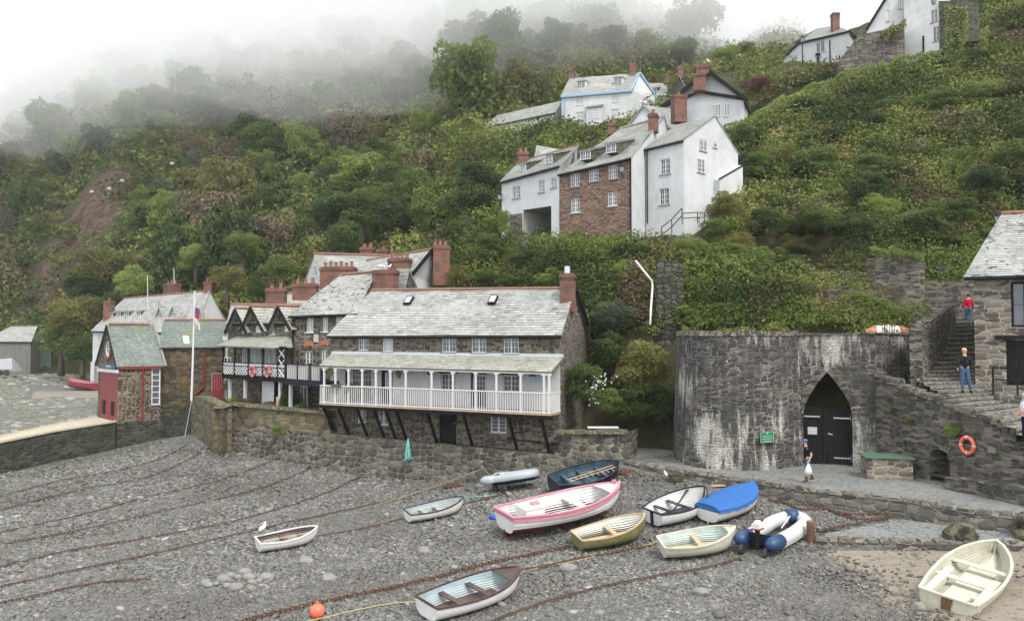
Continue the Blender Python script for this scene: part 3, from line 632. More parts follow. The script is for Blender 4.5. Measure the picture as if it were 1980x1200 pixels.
# RETAINING WALL WITH NICHE (right)
RA,RBp=XY(1692,35.6),XY(1990,28.3);RC=XY(2200,24.6)
def retaining():
 t=thing('retaining_wall','grey rubble retaining wall below the steps, with a small arched niche','wall',T(XY(1830,32),1))
 mb=MB();A,B=Vector(RA),Vector(RBp);L=(B-A).length;d=(B-A)/L;n=Vector((d.y,-d.x))
 s0,z0=hit(A,B,1798,900);s1,_=hit(A,B,1837,900);zs=hit(A,B,1815,885)[1];za=hit(A,B,1817,868)[1];zb=hit(A,B,1817,921)[1]
 us_=[1692,1717,1760,1801,1850,1905,1950,1990];vs_=[722,733,752,768,788,806,826,846]
 tops=[hit(A,B,u,v)for u,v in zip(us_,vs_)]
 ztop=lambda s:float(np.interp(s,[q[0]for q in tops],[q[1]for q in tops]))
 ztl=za+.25
 def P(s,z,o=0):return(A.x+d.x*s+n.x*o,A.y+d.y*s+n.y*o,z)
 out,_P=arch_panel(mb,A,B,.8,ztl,ztl,s0,s1,zs,za,.9,False,5)
 N=26
 for i in range(N):
  a,b=L*i/N,L*(i+1)/N;za_,zb_=ztop(a),ztop(b);M_=5
  for j in range(M_):
   f=lambda s,zz,j:ztl+(zz-ztl)*j/M_
   mb.face([P(a,f(a,za_,j)),P(b,f(b,zb_,j)),P(b,f(b,zb_,j+1)),P(a,f(a,za_,j+1))],[(a,f(a,za_,j)),(b,f(b,zb_,j)),(b,f(b,zb_,j+1)),(a,f(a,za_,j+1))])
 for s_,u_ in((0,0),):pass
 mb.face([T(RBp,.8),T(RC,.8),T(RC,2.6),T(RBp,ztop(L))])
 mb.face([P(s0,zb-.2,-.9),P(s1,zb-.2,-.9),P(s1,za,-.9),P(s0,za,-.9)]);mb.face([P(s0,zb,-.0),P(s1,zb,0),P(s1,zb,-.9),P(s0,zb,-.9)])
 mb.build('wall_face',M['stone_grey'],t)
 vb=MB()
 for i in range(1,len(out)-2):
  a,b=Vector(out[i]),Vector(out[i+1]);dd=b-a
  if dd.length<.02:continue
  nr=Vector((-dd.y,dd.x)).normalized();a2,b2=a+nr*.3,b+nr*.3
  vb.hexa([P(a.x,a.y,.03),P(b.x*.97+a.x*.03,b.y,.03),P(b.x,b.y,-.1),P(a.x,a.y,-.1),P(a2.x,a2.y,.03),P(b2.x,b2.y,.03),P(b2.x,b2.y,-.1),P(a2.x,a2.y,-.1)])
 vb.build('niche_arch',M['stone_grey'],t)
 cb=MB();s_=0
 while s_<L:
  wd=random.uniform(.25,.7);z=ztop(s_+wd/2);h=random.uniform(.1,.22);x=wd*.48
  cc=[P(s_+.01,z-.08,.1),P(s_+wd-.01,z-.08-wd*.12,.1),P(s_+wd-.01,z-.08,-.35),P(s_+.01,z-.08,-.35),P(s_+.05,z+h,.05),P(s_+wd-.05,z+h*.8-wd*.12,.05),P(s_+wd-.04,z+h*.8,-.32),P(s_+.04,z+h,-.32)]
  cb.hexa(cc);s_+=wd
 cb.build('coping',M['stone_grey'],t)
 return ztop,P,L
rz,rP,rL=retaining()
RBd=(Vector(RBp)-Vector(RA)).normalized();RBn=Vector((RBd.y,-RBd.x))
a,b=rP(3.1,0,.0),rP(rL,0,0);s_pl=3.4
wall_strip('plinth',[rP(5.3,0,.9)[:2],rP(rL*.7,0,.75)[:2],rP(rL+1,0,.6)[:2]],[1.55,1.62,1.75],[.9,.9,.9],.9,M['stone_grey'],'low stone ledge along the foot of the retaining wall, right of the niche','wall',cope=(.06,.02,(.3,.8)),copemat=M['stone_grey'])
def stone_box():
 A=Vector(Wz(1677,926,1.1)[:2]);B=Vector(Wz(1766,929,1.1)[:2]);d=(B-A).normalized();n=Vector((d.y,-d.x));Lx=(B-A).length;dep=1.15
 t=thing('stone_bunker','waist high rubble stone box with a green lid beside the limekiln doors','bunker',T(A,1.1))
 zt_=hit(A,B,1700,886)[1];f=lambda p,z:(p.x,p.y,z)
 C,E=B-n*dep,A-n*dep;mb=MB();mb.hexa([f(A,1),f(B,1),f(C,1),f(E,1),f(A,zt_),f(B,zt_),f(C,zt_),f(E,zt_)]);mb.build('box',M['stone_right'],t)
 mb=MB();o=.08;A2_,B2_,C2_,E2_=A+n*o-d*o,B+n*o+d*o,C+d*o,E-d*o
 mb.hexa([f(A2_,zt_+.005),f(B2_,zt_+.005),f(C2_,zt_+.03),f(E2_,zt_+.03),f(A2_,zt_+.05),f(B2_,zt_+.05),f(C2_,zt_+.08),f(E2_,zt_+.08)]);mb.build('lid',paint('mossy_lid',(.05,.12,.075,1),.6,.7,(.12,.12,.085,1),3),t)
stone_box()
# STAIRS
def stairs():
 """irregular stone treads climbing behind the retaining wall, then curving down to the right"""
 Lf=[(1990,27.4,3.35),(1905,30.4,3.9),(1850,31.9,4.3),(1801,33.0,4.72),(1762,34.3,5.15),(1782,35.5,5.55),(1801,37.1,6.1),(1818,39.1,6.75),(1831,41.3,7.4),(1840,43.3,8.0)]
 Rt=[(2120,31.0,3.9),(2040,31.8,4.15),(1960,32.2,4.5),(1905,32.6,4.85),(1888,34.6,5.2),(1888,36.0,5.6),(1890,37.6,6.15),(1892,39.4,6.8),(1895,41.6,7.45),(1900,43.6,8.05)]
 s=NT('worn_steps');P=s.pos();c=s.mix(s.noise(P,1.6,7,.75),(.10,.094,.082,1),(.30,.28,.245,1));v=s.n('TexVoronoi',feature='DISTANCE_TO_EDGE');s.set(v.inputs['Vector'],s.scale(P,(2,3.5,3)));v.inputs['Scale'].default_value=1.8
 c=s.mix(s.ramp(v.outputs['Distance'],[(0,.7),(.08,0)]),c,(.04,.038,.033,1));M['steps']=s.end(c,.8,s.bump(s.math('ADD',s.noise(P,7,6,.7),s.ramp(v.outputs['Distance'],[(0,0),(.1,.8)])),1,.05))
 def at(tbl,t):i=min(int(t),len(tbl)-2);f=t-i;a,b=tbl[i],tbl[i+1];pa,pb=Vector(T(XY(a[0],a[1]),a[2])),Vector(T(XY(b[0],b[1]),b[2]));return pa.lerp(pb,f)
 t=thing('stone_steps','broad worn flight of dark stone steps climbing past the stone store','steps',T(XY(1860,34),2))
 mb=MB();n=26;ts=[9*i/n for i in range(n+1)]
 for i in range(n):
  z=at(Lf,ts[i]).z;z=z+.0;a0,a1,b0,b1=at(Lf,ts[i]),at(Lf,ts[i+1]),at(Rt,ts[i]),at(Rt,ts[i+1]);K=7
  prev=None
  for k in range(K+1):
   f=k/K;p=a0.lerp(b0,f);q=a1.lerp(b1,f);wob=.10*noise.noise(Vector((p.x*1.3,p.y*1.3,i)));dz=.03*noise.noise(p*1.5)
   dirv=(q-p);dirv.z=0;dirv=dirv.normalized()if dirv.length>.01 else Vector((0,1,0));p=p-dirv*(.06+wob);zt_=(a1.z*(1-f)+b1.z*f)+dz
   cur=(Vector((p.x,p.y,zt_)),Vector((q.x,q.y,zt_)),Vector((p.x,p.y,zt_-.09)),Vector((p.x+dirv.x*.08,p.y+dirv.y*.08,zt_-.5)))
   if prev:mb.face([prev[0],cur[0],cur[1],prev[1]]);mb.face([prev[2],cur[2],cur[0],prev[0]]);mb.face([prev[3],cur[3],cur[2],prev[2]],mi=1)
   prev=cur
 mb.build('treads',[M['steps'],M['stone_dark']],t)  # shade under the nosings is painted in: risers take the darker stone
 mb=MB()
 for i in range(n):
  a0,a1,b0,b1=at(Lf,ts[i]),at(Lf,ts[i+1]),at(Rt,ts[i]),at(Rt,ts[i+1]);z=-.3
  mb.face([(a0.x,a0.y,a0.z+z),(b0.x,b0.y,b0.z+z),(b1.x,b1.y,b1.z+z),(a1.x,a1.y,a1.z+z)])
 mb.build('step_bed',M['steps'],t)
stairs()
poly_sheet('lane',[(T(XY(1990,28.2),3.3),T(XY(2120,31.2),3.75)),(T(XY(2200,24.8),2.55),T(XY(2330,30.0),2.9)),(T(XY(2500,22),1.8),T(XY(2700,27),2.0)),(T(XY(3000,18),1.0),T(XY(3200,23),1.2))],M['path'],6)
wall_strip('lane_wall',[XY(2120,31.3),XY(2330,30.1),XY(2700,27.1)],[4.66,4.5,4.2],[.5]*3,2.5,M['stone_right'],'rubble wall under the lane beyond the stone store','wall')
poly_sheet('store_landing',[(T(XY(1886,33.4),4.72),T(XY(1886,35),4.72)),(T(XY(1930,31.9),4.7),T(XY(1930,35),4.7)),(T(XY(1990,31.3),4.68),T(XY(1990,35),4.7)),(T(XY(2150,30),4.66),T(XY(2150,35),4.7))],M['path'],4)
wall_strip('landing_edge',[XY(1888,33.3),XY(1930,31.85),XY(1990,31.25),XY(2150,29.9)],[4.72,4.7,4.68,4.66],[3.5]*4,.3,M['stone_right'],'low rubble edge under the landing in front of the stone store','wall',lump=.06)
wall_strip('parapet_wall',[XY(1758,34.3),XY(1779,35.6),XY(1798,37.2),XY(1815,39.2),XY(1828,41.4)],[Zat(633,34.3),Zat(623,35.6),Zat(612,37.2),Zat(600,39.2),Zat(590,41.4)],[3,4,5,5.5,6.5],-.5,M['stone_grey'],'dark stone parapet climbing along the left side of the steps','wall',cope=(.12,.05,(.2,.45)),copemat=M['stone_grey'])
wall_strip('garden_wall',[XY(1575,46.5),XY(1640,46),XY(1684,45.6)],[Zat(528,46.5),Zat(527,46),Zat(528,45.6)],[6,6,6],.5,M['stone_grey'],'pale topped garden wall under the red flowers, left of the ruined wall','wall',cope=(.08,.03,(.3,.6)),copemat=M['stone_right'])
wall_strip('ruined_wall',[XY(1680,45.6),XY(1742,45.2),XY(1787,45),XY(1790,45.6)],[Zat(499,45.6),Zat(492,45.2),Zat(498,45),Zat(504,45.6)],[6,6,6,6],.6,M['stone_grey'],'tall ragged stretch of ruined stone wall with plants growing on its top','wall',lump=.25)
wall_strip('upper_step_wall',[XY(1786,45.8),XY(1830,45.6),XY(1862,45.4),XY(1890,45.4)],[Zat(540,45.8),Zat(545,45.6),Zat(542,45.4),Zat(536,45.4)],[5.5]*4,.5,M['stone_grey'],'grey stone wall closing the top of the steps behind the walker in red','wall',lump=.12)
wall_strip('gate_pier',[XY(1815,47.2),XY(1838,47)],[Zat(515,47.2),Zat(516,47)],[6,6],.6,M['stone_grey'],'square stump of a stone pier above the wall at the top of the steps','pier',lump=.05)
wall_strip('bank_wall',[XY(1600,43.2),XY(1690,42.2),XY(1745,41.4),XY(1790,41.6)],[Zat(556,43.2),Zat(562,42.2),Zat(572,41.4),Zat(566,41.6)],[6.2,6,6,6],.5,M['stone_grey'],'half buried stone wall in the weedy bank left of the parapet','wall',lump=.3)
TW=[(1080,57.2,452),(1150,56.2,459),(1222,53.9,463),(1290,53.2,470),(1352,52.6,475)]
wall_strip('terrace_wall',[XY(u,d)for u,d,v in TW],[Zat(v-(0 if u<1223 else 16),d)for u,d,v in TW],[10.5]*5,.6,M['stone_grey'],'grey stone retaining wall under the brown brick cottage','wall',lump=.1)
M['drystone']=stone('rough_drystone',(.035,.033,.028,1),(.07,.066,.057,1),(.12,.11,.095,1),(.015,.015,.012,1),2.2,3.4,.07,moss=.5,depth=.1)
wall_strip('buttress_wall',[XY(1268,45.4),XY(1295,45.0),XY(1322,45.3)],[Zat(506,45.4),Zat(504,45),Zat(508,45.3)],[4.5]*3,.8,M['drystone'],'narrow drystone buttress showing through the ivy above the limekiln','wall',lump=.2)
# BUILDING KIT
def wall_holes(mb,A,B,z0,zb0,z1,zb1,holes,depth=.16,mi=0):
 """rectangular-ish wall A->B (2D) from z0/zb0 (bottom at A/B) to z1/zb1 (top at A/B) with holes (s0,s1,za,zb)"""
 A=Vector(A);B=Vector(B);L=(B-A).length;d=(B-A)/L;n=Vector((d.y,-d.x))
 P=lambda s,z,o=0:(A.x+d.x*s+n.x*o,A.y+d.y*s+n.y*o,z)
 holes=[(max(.02,a),min(L-.02,b),c,e)for a,b,c,e in holes if b>.05 and a<L-.05]
 ss=sorted({0,L,*[h[0]for h in holes],*[h[1]for h in holes]})
 bot=lambda s:z0+(zb0-z0)*s/L;top=lambda s:z1+(zb1-z1)*s/L
 for a,b in zip(ss,ss[1:]):
  if b-a<1e-4:continue
  hs=sorted([h for h in holes if h[0]<=a+1e-4 and h[1]>=b-1e-4],key=lambda h:h[2]);za,zb_=bot(a),bot(b)
  for h in hs+[None]:
   ta,tb=(h[2],h[2])if h else(top(a),top(b))
   if ta>za+1e-3 or tb>zb_+1e-3:mb.face([P(a,za),P(b,zb_),P(b,tb),P(a,ta)],mi=mi)
   if h:za=zb_=h[3]
 for a,b,c,e in holes:
  for q in(((a,c),(b,c)),((b,c),(b,e)),((b,e),(a,e)),((a,e),(a,c))):mb.face([P(*q[0]),P(*q[1]),P(*q[1],-depth),P(*q[0],-depth)],mi=mi)
 return P,L
def window(parent,A,B,s0,s1,z0,z1,cols=4,rows=3,fr=.06,bar=.022,inset=.06,mat=None,split=True,glass=None,sill='slate',off=None,lintel=None,arched=0,name='window',door=None):
 A=Vector(A);B=Vector(B);d=(B-A).normalized();n=Vector((d.y,-d.x));mat=mat or M['paint_white']
 o=-inset if off is None else off
 P=lambda s,z,oo=0:Vector((A.x+d.x*s+n.x*(o+oo),A.y+d.y*s+n.y*(o+oo),z))
 def slab(mb,a,b,c,e,t0,t1):
  mb.hexa([P(a,c,t1),P(b,c,t1),P(b,c,t0),P(a,c,t0),P(a,e,t1),P(b,e,t1),P(b,e,t0),P(a,e,t0)])
 mb=MB();t=.045
 slab(mb,s0,s1,z0,z0+fr,-t,0);slab(mb,s0,s1,z1-fr,z1,-t,0);slab(mb,s0,s0+fr,z0+fr,z1-fr,-t,0);slab(mb,s1-fr,s1,z0+fr,z1-fr,-t,0)
 if arched:
  k=8;c=(s0+s1)/2;h=(s1-s0)/2
  for i in range(k):
   a,b=-1+2*i/k,-1+2*(i+1)/k;za,zb_=z1+arched*math.sqrt(max(0,1-a*a)),z1+arched*math.sqrt(max(0,1-b*b))
   mb.hexa([P(c+h*a,z1+.001,.01),P(c+h*b,z1+.001,.01),P(c+h*b,z1+.001,-t),P(c+h*a,z1+.001,-t),P(c+h*a,za+.002,.01),P(c+h*b,zb_+.002,.01),P(c+h*b,zb_+.002,-t),P(c+h*a,za+.002,-t)])
 if split:m=(s0+s1)/2;slab(mb,m-fr*.6,m+fr*.6,z0+fr,z1-fr,-t,.008)
 for i in range(1,cols):
  x=s0+fr+(s1-s0-2*fr)*i/cols
  if split and cols%2==0 and i==cols//2:continue
  slab(mb,x-bar/2,x+bar/2,z0+fr,z1-fr,-t,-.008)
 for j in range(1,rows):z=z0+fr+(z1-z0-2*fr)*j/rows;slab(mb,s0+fr,s1-fr,z-bar/2,z+bar/2,-t,-.011)
 f=mb.build(name,mat,parent)
 g=MB();tt=-t+.005 if o>0 else-t-.012;g.face([P(s0+fr*.5,z0+fr*.5,-.03),P(s1-fr*.5,z0+fr*.5,-.03),P(s1-fr*.5,z1-fr*.5,-.03),P(s0+fr*.5,z1-fr*.5,-.03)])
 g.build('pane',glass or M['glass'],f)
 if sill:
  q=MB();oo=-o+.07;q.hexa([P(s0-.06,z0-.06,oo),P(s1+.06,z0-.06,oo),P(s1+.06,z0-.06,0),P(s0-.06,z0-.06,0),P(s0-.06,z0-.003,oo),P(s1+.06,z0-.003,oo),P(s1+.06,z0-.003,0),P(s0-.06,z0-.003,0)])
  q.build('sill',M['paint_white']if sill=='white' else M['sill'],f)
 if lintel:
  q=MB();oo=-o+.03;q.hexa([P(s0-.12,z1+.003,oo),P(s1+.12,z1+.003,oo),P(s1+.12,z1+.003,0),P(s0-.12,z1+.003,0),P(s0-.12,z1+.09,oo),P(s1+.12,z1+.09,oo),P(s1+.12,z1+.09,0),P(s0-.12,z1+.09,0)])
  q.build('lintel',M[lintel],f)
 return f
M['sill']=paint('slate_sill',(.16,.16,.15,1),.7,.3)
def px(A,B,box):
 """pixel box (u0,u1,v0,v1) -> s0,s1,z0,z1 on the wall A-B"""
 u0,u1,v0,v1=box;um,vm=(u0+u1)/2,(v0+v1)/2
 s0=hit(A,B,u0,vm)[0];s1=hit(A,B,u1,vm)[0];z1=hit(A,B,um,v0)[1];z0=hit(A,B,um,v1)[1]
 return s0,s1,z0,z1
def roof_plane(mb,e0,e1,r1,r0,th=.07,course=.25,sag=.05,mi=0,seed=0):
 """slated plane: eave e0->e1 (seen left to right), ridge r0->r1; courses of real overlapping slates"""
 e0,e1,r0,r1=map(Vector,(e0,e1,r0,r1));Ls=((r0-e0).length+(r1-e1).length)/2;n=max(3,int(Ls/course));L=max((e1-e0).length,(r1-r0).length);m=max(2,int(L/.9))
 nrm=(e1-e0).cross(r0-e0)if(e1-e0).length>.1 else(r1-r0).cross(r0-e0)
 nrm.normalize()
 if nrm.z<0:nrm=-nrm
 def pt(a,b,lift=0):
  p=(e0.lerp(e1,a)).lerp(r0.lerp(r1,a),b);return p+nrm*(lift+sag*noise.noise(Vector((p.x*.35+seed,p.y*.35,p.z*.35)))-sag*.8*math.sin(math.pi*b)*math.sin(math.pi*a))
 for j in range(n):
  b0,b1=j/n,min(1,(j+1.15)/n)
  for i in range(m):
   a0,a1=i/m,(i+1)/m;A_,B_,C_,E_=pt(a0,b0,.028),pt(a1,b0,.028),pt(a1,b1,.002),pt(a0,b1,.002)
   mb.face([A_,B_,C_,E_],[(a0*L,j*.24),(a1*L,j*.24),(a1*L,j*.24+.24*1.15),(a0*L,j*.24+.24*1.15)],mi)
   lo0,lo1=pt(a0,b0,0),pt(a1,b0,0);mb.face([lo0,lo1,B_,A_],[(0,.01),(.1,.01),(.1,.02),(0,.02)],mi)
 q=[e0-nrm*th,e1-nrm*th,r1-nrm*th,r0-nrm*th];tp=[e0,e1,r1,r0]
 mb.face(q[::-1],mi=mi)
 for i in range(4):j=(i+1)%4;mb.face([q[i],q[j],tp[j]+nrm*.002,tp[i]+nrm*.002],mi=mi)
def ridge_tiles(parent,a,b,mat=None,r=.10):
 a,b=Vector(a),Vector(b);mb=MB();L=(b-a).length;k=max(1,int(L/.45));d=(b-a)/L
 for i in range(k):
  p,q=a.lerp(b,i/k),a.lerp(b,(i+.97)/k);mb.tube([p+Vector((0,0,.03)),q+Vector((0,0,.03))],r,8)
 mb.build('ridge_tiles',mat or M['terracotta'],parent)
def chimney(parent,c,w_,dp,z0,z1,yaw=0,pots=2,mat=None,pot_h=.35,cowl=None,potmat=None):
 """c: 2D centre; w_ across, dp deep"""
 mat=mat or M['brick'];mb=MB();Mx=Matrix.Rotation(yaw,3,'Z');h=z1-z0;C=lambda z:Vector((c[0],c[1],z))
 mb.box(C(z0+(h-.3)/2),(w_,dp,h-.3),Mx);mb.box(C(z1-.255),(w_+.07,dp+.07,.08),Mx);mb.box(C(z1-.17),(w_+.14,dp+.14,.08),Mx);mb.box(C(z1-.065),(w_+.05,dp+.05,.12),Mx)
 mb.box(C(z1+.02),(w_*.9,dp*.9,.04),Mx);st=mb.build('chimney',mat,parent)
 for i in range(pots):
  x=0 if pots==1 else(-.5+(i+.5)/pots)*w_*.95;p=Mx@Vector((x,0,0));q=MB();hh=pot_h*random.uniform(.8,1.25);r=min(.13,w_/max(1,pots)*.36)
  q.lathe(C(z1+.03)+p,[(r*1.1,0),(r*1.0,.04),(r*.9,hh*.8),(r*1.15,hh*.86),(r*1.1,hh),(r*.7,hh),(r*.7,hh*.7),(0,hh*.7)],10);q.sm=False
  q.build('chimney_pot',potmat or M['terracotta'],st)
 return st
def chim_px(parent,u0,u1,vt,vb,d,dp=None,yaw=0,pots=2,**k):
 w_=(u1-u0)/F*d;return chimney(parent,XY((u0+u1)/2,d),w_,dp or min(w_,.8),Zat(vb,d),Zat(vt,d),yaw,pots,**k)
class House:
 def __init__(s,name,label,cat,FL,FR,BR,BL,z0,eL,eR,RL,RR,ebL=None,ebR=None,group=None):
  s.FL,s.FR,s.BR,s.BL=map(Vector,(FL,FR,BR,BL));s.z0=z0;s.eL,s.eR=eL,eR;s.ebL=eL if ebL is None else ebL;s.ebR=eR if ebR is None else ebR
  s.RL,s.RR=Vector(RL),Vector(RR);s.t=thing(name,label,cat,T(s.FL.lerp(s.FR,.5),z0),group)
 def px(s,box):return px(s.FL,s.FR,box)
 def walls(s,mat,holes=(),gable_holes=(),zfoot=None,front=True,extra=None,left=True,right=True):
  mb=MB()
  if front:wall_holes(mb,s.FL,s.FR,s.z0,s.z0,s.eL,s.eR,list(holes))
  if right:wall_holes(mb,s.FR,s.BR,s.z0,s.z0,s.eR,s.ebR,list(gable_holes));mb.face([T(s.FR,s.eR),T(s.BR,s.ebR),s.RR])
  if left:mb.face([T(s.BL,s.z0),T(s.FL,s.z0),T(s.FL,s.eL),T(s.BL,s.ebL)]);mb.face([T(s.BL,s.ebL),T(s.FL,s.eL),s.RL])
  mb.face([T(s.BR,s.z0),T(s.BL,s.z0),T(s.BL,s.ebL),T(s.BR,s.ebR)])
  return mb.build('wall',mat,s.t)
 def roof(s,mat,oh=.25,og=.12,ridge=True,course=.25,sag=.05,back=True,rmat=None,olx=None,orx=None):
  fl,fr,bl,br=Vector(T(s.FL,s.eL)),Vector(T(s.FR,s.eR)),Vector(T(s.BL,s.ebL)),Vector(T(s.BR,s.ebR));RL,RR=s.RL.copy(),s.RR.copy()
  d=(fr-fl).normalized();ol=og if olx is None else olx;orr=og if orx is None else orx
  def ext(e,r,oh):v=(e-r).normalized();return e+v*oh
  L0,R0=ext(fl,RL,oh)-d*ol,ext(fr,RR,oh)+d*orr;up=Vector((0,0,.05));RLx,RRx=RL-d*ol+up,RR+d*orr+up
  mb=MB();roof_plane(mb,L0+up,R0+up,RRx,RLx,course=course,sag=sag,seed=s.FL.x)
  if back:b0,b1=ext(bl,RL,oh)-d*ol,ext(br,RR,oh)+d*orr;roof_plane(mb,b1+up,b0+up,RLx,RRx,course=course,sag=sag,seed=s.FL.x+9)
  s.ro=mb.build('roof',mat,s.t)
  if ridge:ridge_tiles(s.t,RLx,RRx,rmat)
  s.L0,s.R0,s.RLx,s.RRx=L0,R0,RLx,RRx
  if oh>=.2:g=MB();q=Vector((0,0,-.05));g.tube([L0+q,R0+q],.06,6);g.build('gutter',M['paint_black'],s.t)
  return s.ro
 def win(s,box,**k):
  w_=s.px(box);return window(s.t,s.FL,s.FR,*w_,**k)
 def gpx(s,box):return px(s.FR,s.BR,box)
 def gwin(s,box,**k):k.setdefault('off',.05);return window(s.t,s.FR,s.BR,*s.gpx(box),**k)
def dormer(parent,A,B,box,roofmat,wallmat,depth=2.2,rise=.12,pitchdir=None,cols=4,rows=2,name='dormer',glass=None,drop=0,split=True):
 """shed dormer whose window face is given by a pixel box on the vertical plane A-B"""
 s0,s1,z0,z1=px(A,B,box);A=Vector(A);B=Vector(B);d=(B-A).normalized();n=Vector((d.y,-d.x));P=lambda s,z,o=0:Vector((A.x+d.x*s+n.x*o,A.y+d.y*s+n.y*o,z))
 mb=MB();mb.hexa([P(s0,z0,0),P(s1,z0,0),P(s1,z0,-depth),P(s0,z0,-depth),P(s0,z1,0),P(s1,z1,0),P(s1,z1+rise*depth,-depth),P(s0,z1+rise*depth,-depth)]);dm=mb.build(name,wallmat,parent)
 f=window(dm,A,B,s0+.03,s1-.03,z0+.02,z1-.02,cols,rows,off=.05,fr=.05,sill=None,glass=glass,split=split)
 rb=MB();roof_plane(rb,P(s0-.1,z1+.03,.15),P(s1+.1,z1+.03,.15),P(s1+.1,z1+.03+rise*(depth+.1),-depth-.1),P(s0-.1,z1+.03+rise*(depth+.1),-depth-.1),sag=.01);rb.build('dormer_roof',roofmat,dm)
 return dm
def downpipe(parent,A,B,u,v0,v1,mat,r=.045,off=.08):
 s,zt=hit(A,B,u,v0);_,zb=hit(A,B,u,v1);A=Vector(A);B=Vector(B);d=(B-A).normalized();n=Vector((d.y,-d.x));p=A+d*s+n*off
 mb=MB();mb.tube([(p.x,p.y,zb),(p.x,p.y,zt)],r,8)
 for k in range(3):z=zb+(zt-zb)*(k+.5)/3;mb.tube([(p.x,p.y,z-.03),(p.x,p.y,z+.03)],r*1.4,8)
 return mb.build('downpipe',mat,parent)
h=House('balcony_house','long slate roofed stone house with a white railed balcony propped on black struts','house',XY(640,46.5),XY(1083,40),XY(1142,48),XY(700,55),.3,7.15,7.18,W(722,563,50),W(1108,560,43.6),8.2,6.6)
A,B=h.FL,h.FR;L1=(B-A).length;d1=(B-A)/L1;n1=Vector((d1.y,-d1.x));P1=lambda s,z,o=0:Vector((A.x+d1.x*s+n1.x*o,A.y+d1.y*s+n1.y*o,z))
ZF=3.25
up=[(692,712,648,677),(739,760,648,680),(854,882,648,681),(911,940,648,682),(973,1003,648,684)];mid=[(852,881,722,758),(972,1004,725,757)];low=[(691,707,789,817),(731,751,792,822),(948,979,803,837)]
dA,dB,dC=(910,941,721,792),(737,759,716,780),(849.5,882.5,799,857)
dD=(667,677,712,776);dE=(679,718,712,776)
mb=MB();wall_holes(mb,A,B,5.95,5.95,7.15,7.18,[h.px(b)for b in up],.14);wall_holes(mb,A,B,.3,.3,ZF,ZF,[h.px(b)for b in low]+[h.px(dC)],.16)
wall_holes(mb,h.FR,h.BR,.3,.3,7.18,6.6,[]);mb.face([T(h.FR,7.18),T(h.BR,6.6),h.RR]);mb.face([T(h.BL,.3),T(h.FL,.3),T(h.FL,7.15),T(h.BL,8.2)]);mb.face([T(h.BL,8.2),T(h.FL,7.15),h.RL]);mb.face([T(h.BR,.3),T(h.BL,.3),T(h.BL,8.2),T(h.BR,6.6)])
mb.build('wall',M['stone_house'],h.t)
mb=MB();q=[h.px(b)for b in mid]+[h.px(b)for b in(dA,dB,dD,dE)];q=[(a,b,max(c,ZF+.02)if i>1 else c,e)for i,(a,b,c,e)in enumerate(q)];wall_holes(mb,A,B,ZF,ZF,5.95,5.95,q,.14);mb.build('rendered_wall',M['render_white'],h.t)
h.roof(M['slate_grey'],oh=.3,og=.12,sag=.08)
for i,b in enumerate(up):
 h.win(b,sill='slate',lintel='paint_white',rows=3,cols=4,glass=M['glass_pale']if i in(1,)else None)
for b in mid:h.win(b,sill='white',lintel='paint_black',rows=3,cols=4)
for i,b in enumerate(low):h.win(b,sill='slate',rows=4 if i==2 else 2,cols=2 if i==2 else 4,fr=.08)
def panel_door(parent,A,B,box,mat,zf,glass=True,name='door',inset=.1,leaf=None):
 s0,s1,z0,z1=px(A,B,box);z0=zf if zf is not None else z0;A=Vector(A);B=Vector(B);d=(B-A).normalized();n=Vector((d.y,-d.x));P=lambda s,z,o=0:Vector((A.x+d.x*s+n.x*o,A.y+d.y*s+n.y*o,z))
 mb=MB();k=max(3,int((s1-s0)/.14));zt=z1
 for i in range(k):a,b=s0+(s1-s0)*i/k+.004,s0+(s1-s0)*(i+1)/k-.004;mb.hexa([P(a,z0,-inset),P(b,z0,-inset),P(b,z0,-inset-.04),P(a,z0,-inset-.04),P(a,zt,-inset),P(b,zt,-inset),P(b,zt,-inset-.04),P(a,zt,-inset-.04)])
 for a,b in((s0,s0+.06),(s1-.06,s1)):mb.hexa([P(a,z0,-inset+.03),P(b,z0,-inset+.03),P(b,z0,-inset+.001),P(a,z0,-inset+.001),P(a,zt,-inset+.03),P(b,zt,-inset+.03),P(b,zt,-inset+.001),P(a,zt,-inset+.001)])
 dr=mb.build(name,mat,parent);hb=MB();hb.ball(P(s1-.14,z0+1.0,-inset+.05),.035,8,6);hb.build('door_knob',M['metal'],dr);return dr,P,s0,s1,z0,zt
panel_door(h.t,A,B,dC,M['paint_black'],1.35)
dr,P_,s0,s1,z0,z1=panel_door(h.t,A,B,dA,M['paint_navy'],ZF+.02)
w_=h.px((914,940,724,757));window(dr,A,B,*w_,off=-.03,cols=4,rows=3,sill=None,split=False)
for b,c in((dB,'paint_navy'),(dD,'paint_navy')):panel_door(h.t,A,B,b,M[c],ZF+.02)
w_=h.px((744,755,720,752));window(h.t,A,B,*w_,off=-.04,cols=2,rows=3,sill=None,split=False,glass=M['glass_pale'])
w_=h.px(dE);window(h.t,A,B,w_[0],w_[1],ZF+.9,w_[3],cols=6,rows=3,sill='white')
VE0,VE1=P1(.28,5.34,1.32),P1(L1+.05,5.28,1.32);mb=MB();roof_plane(mb,VE0,VE1,P1(L1+.2,6.0,.02),P1(.1,6.02,.02),sag=.03,course=.2);mb.build('veranda_roof',M['slate_pale'],h.t)
mb=MB();mb.bar(P1(.1,6.06,.04),P1(L1+.2,6.04,.04),.05,.16);mb.build('lead_flashing',paint('lead_sheet',(.42,.46,.52,1),.5,.2),h.t)
mb=MB();mb.bar(P1(.3,5.26,1.2),P1(L1,5.2,1.2),.1,.12);mb.build('veranda_beam',M['paint_white'],h.t)
mb=MB();s_=-.3;k=11
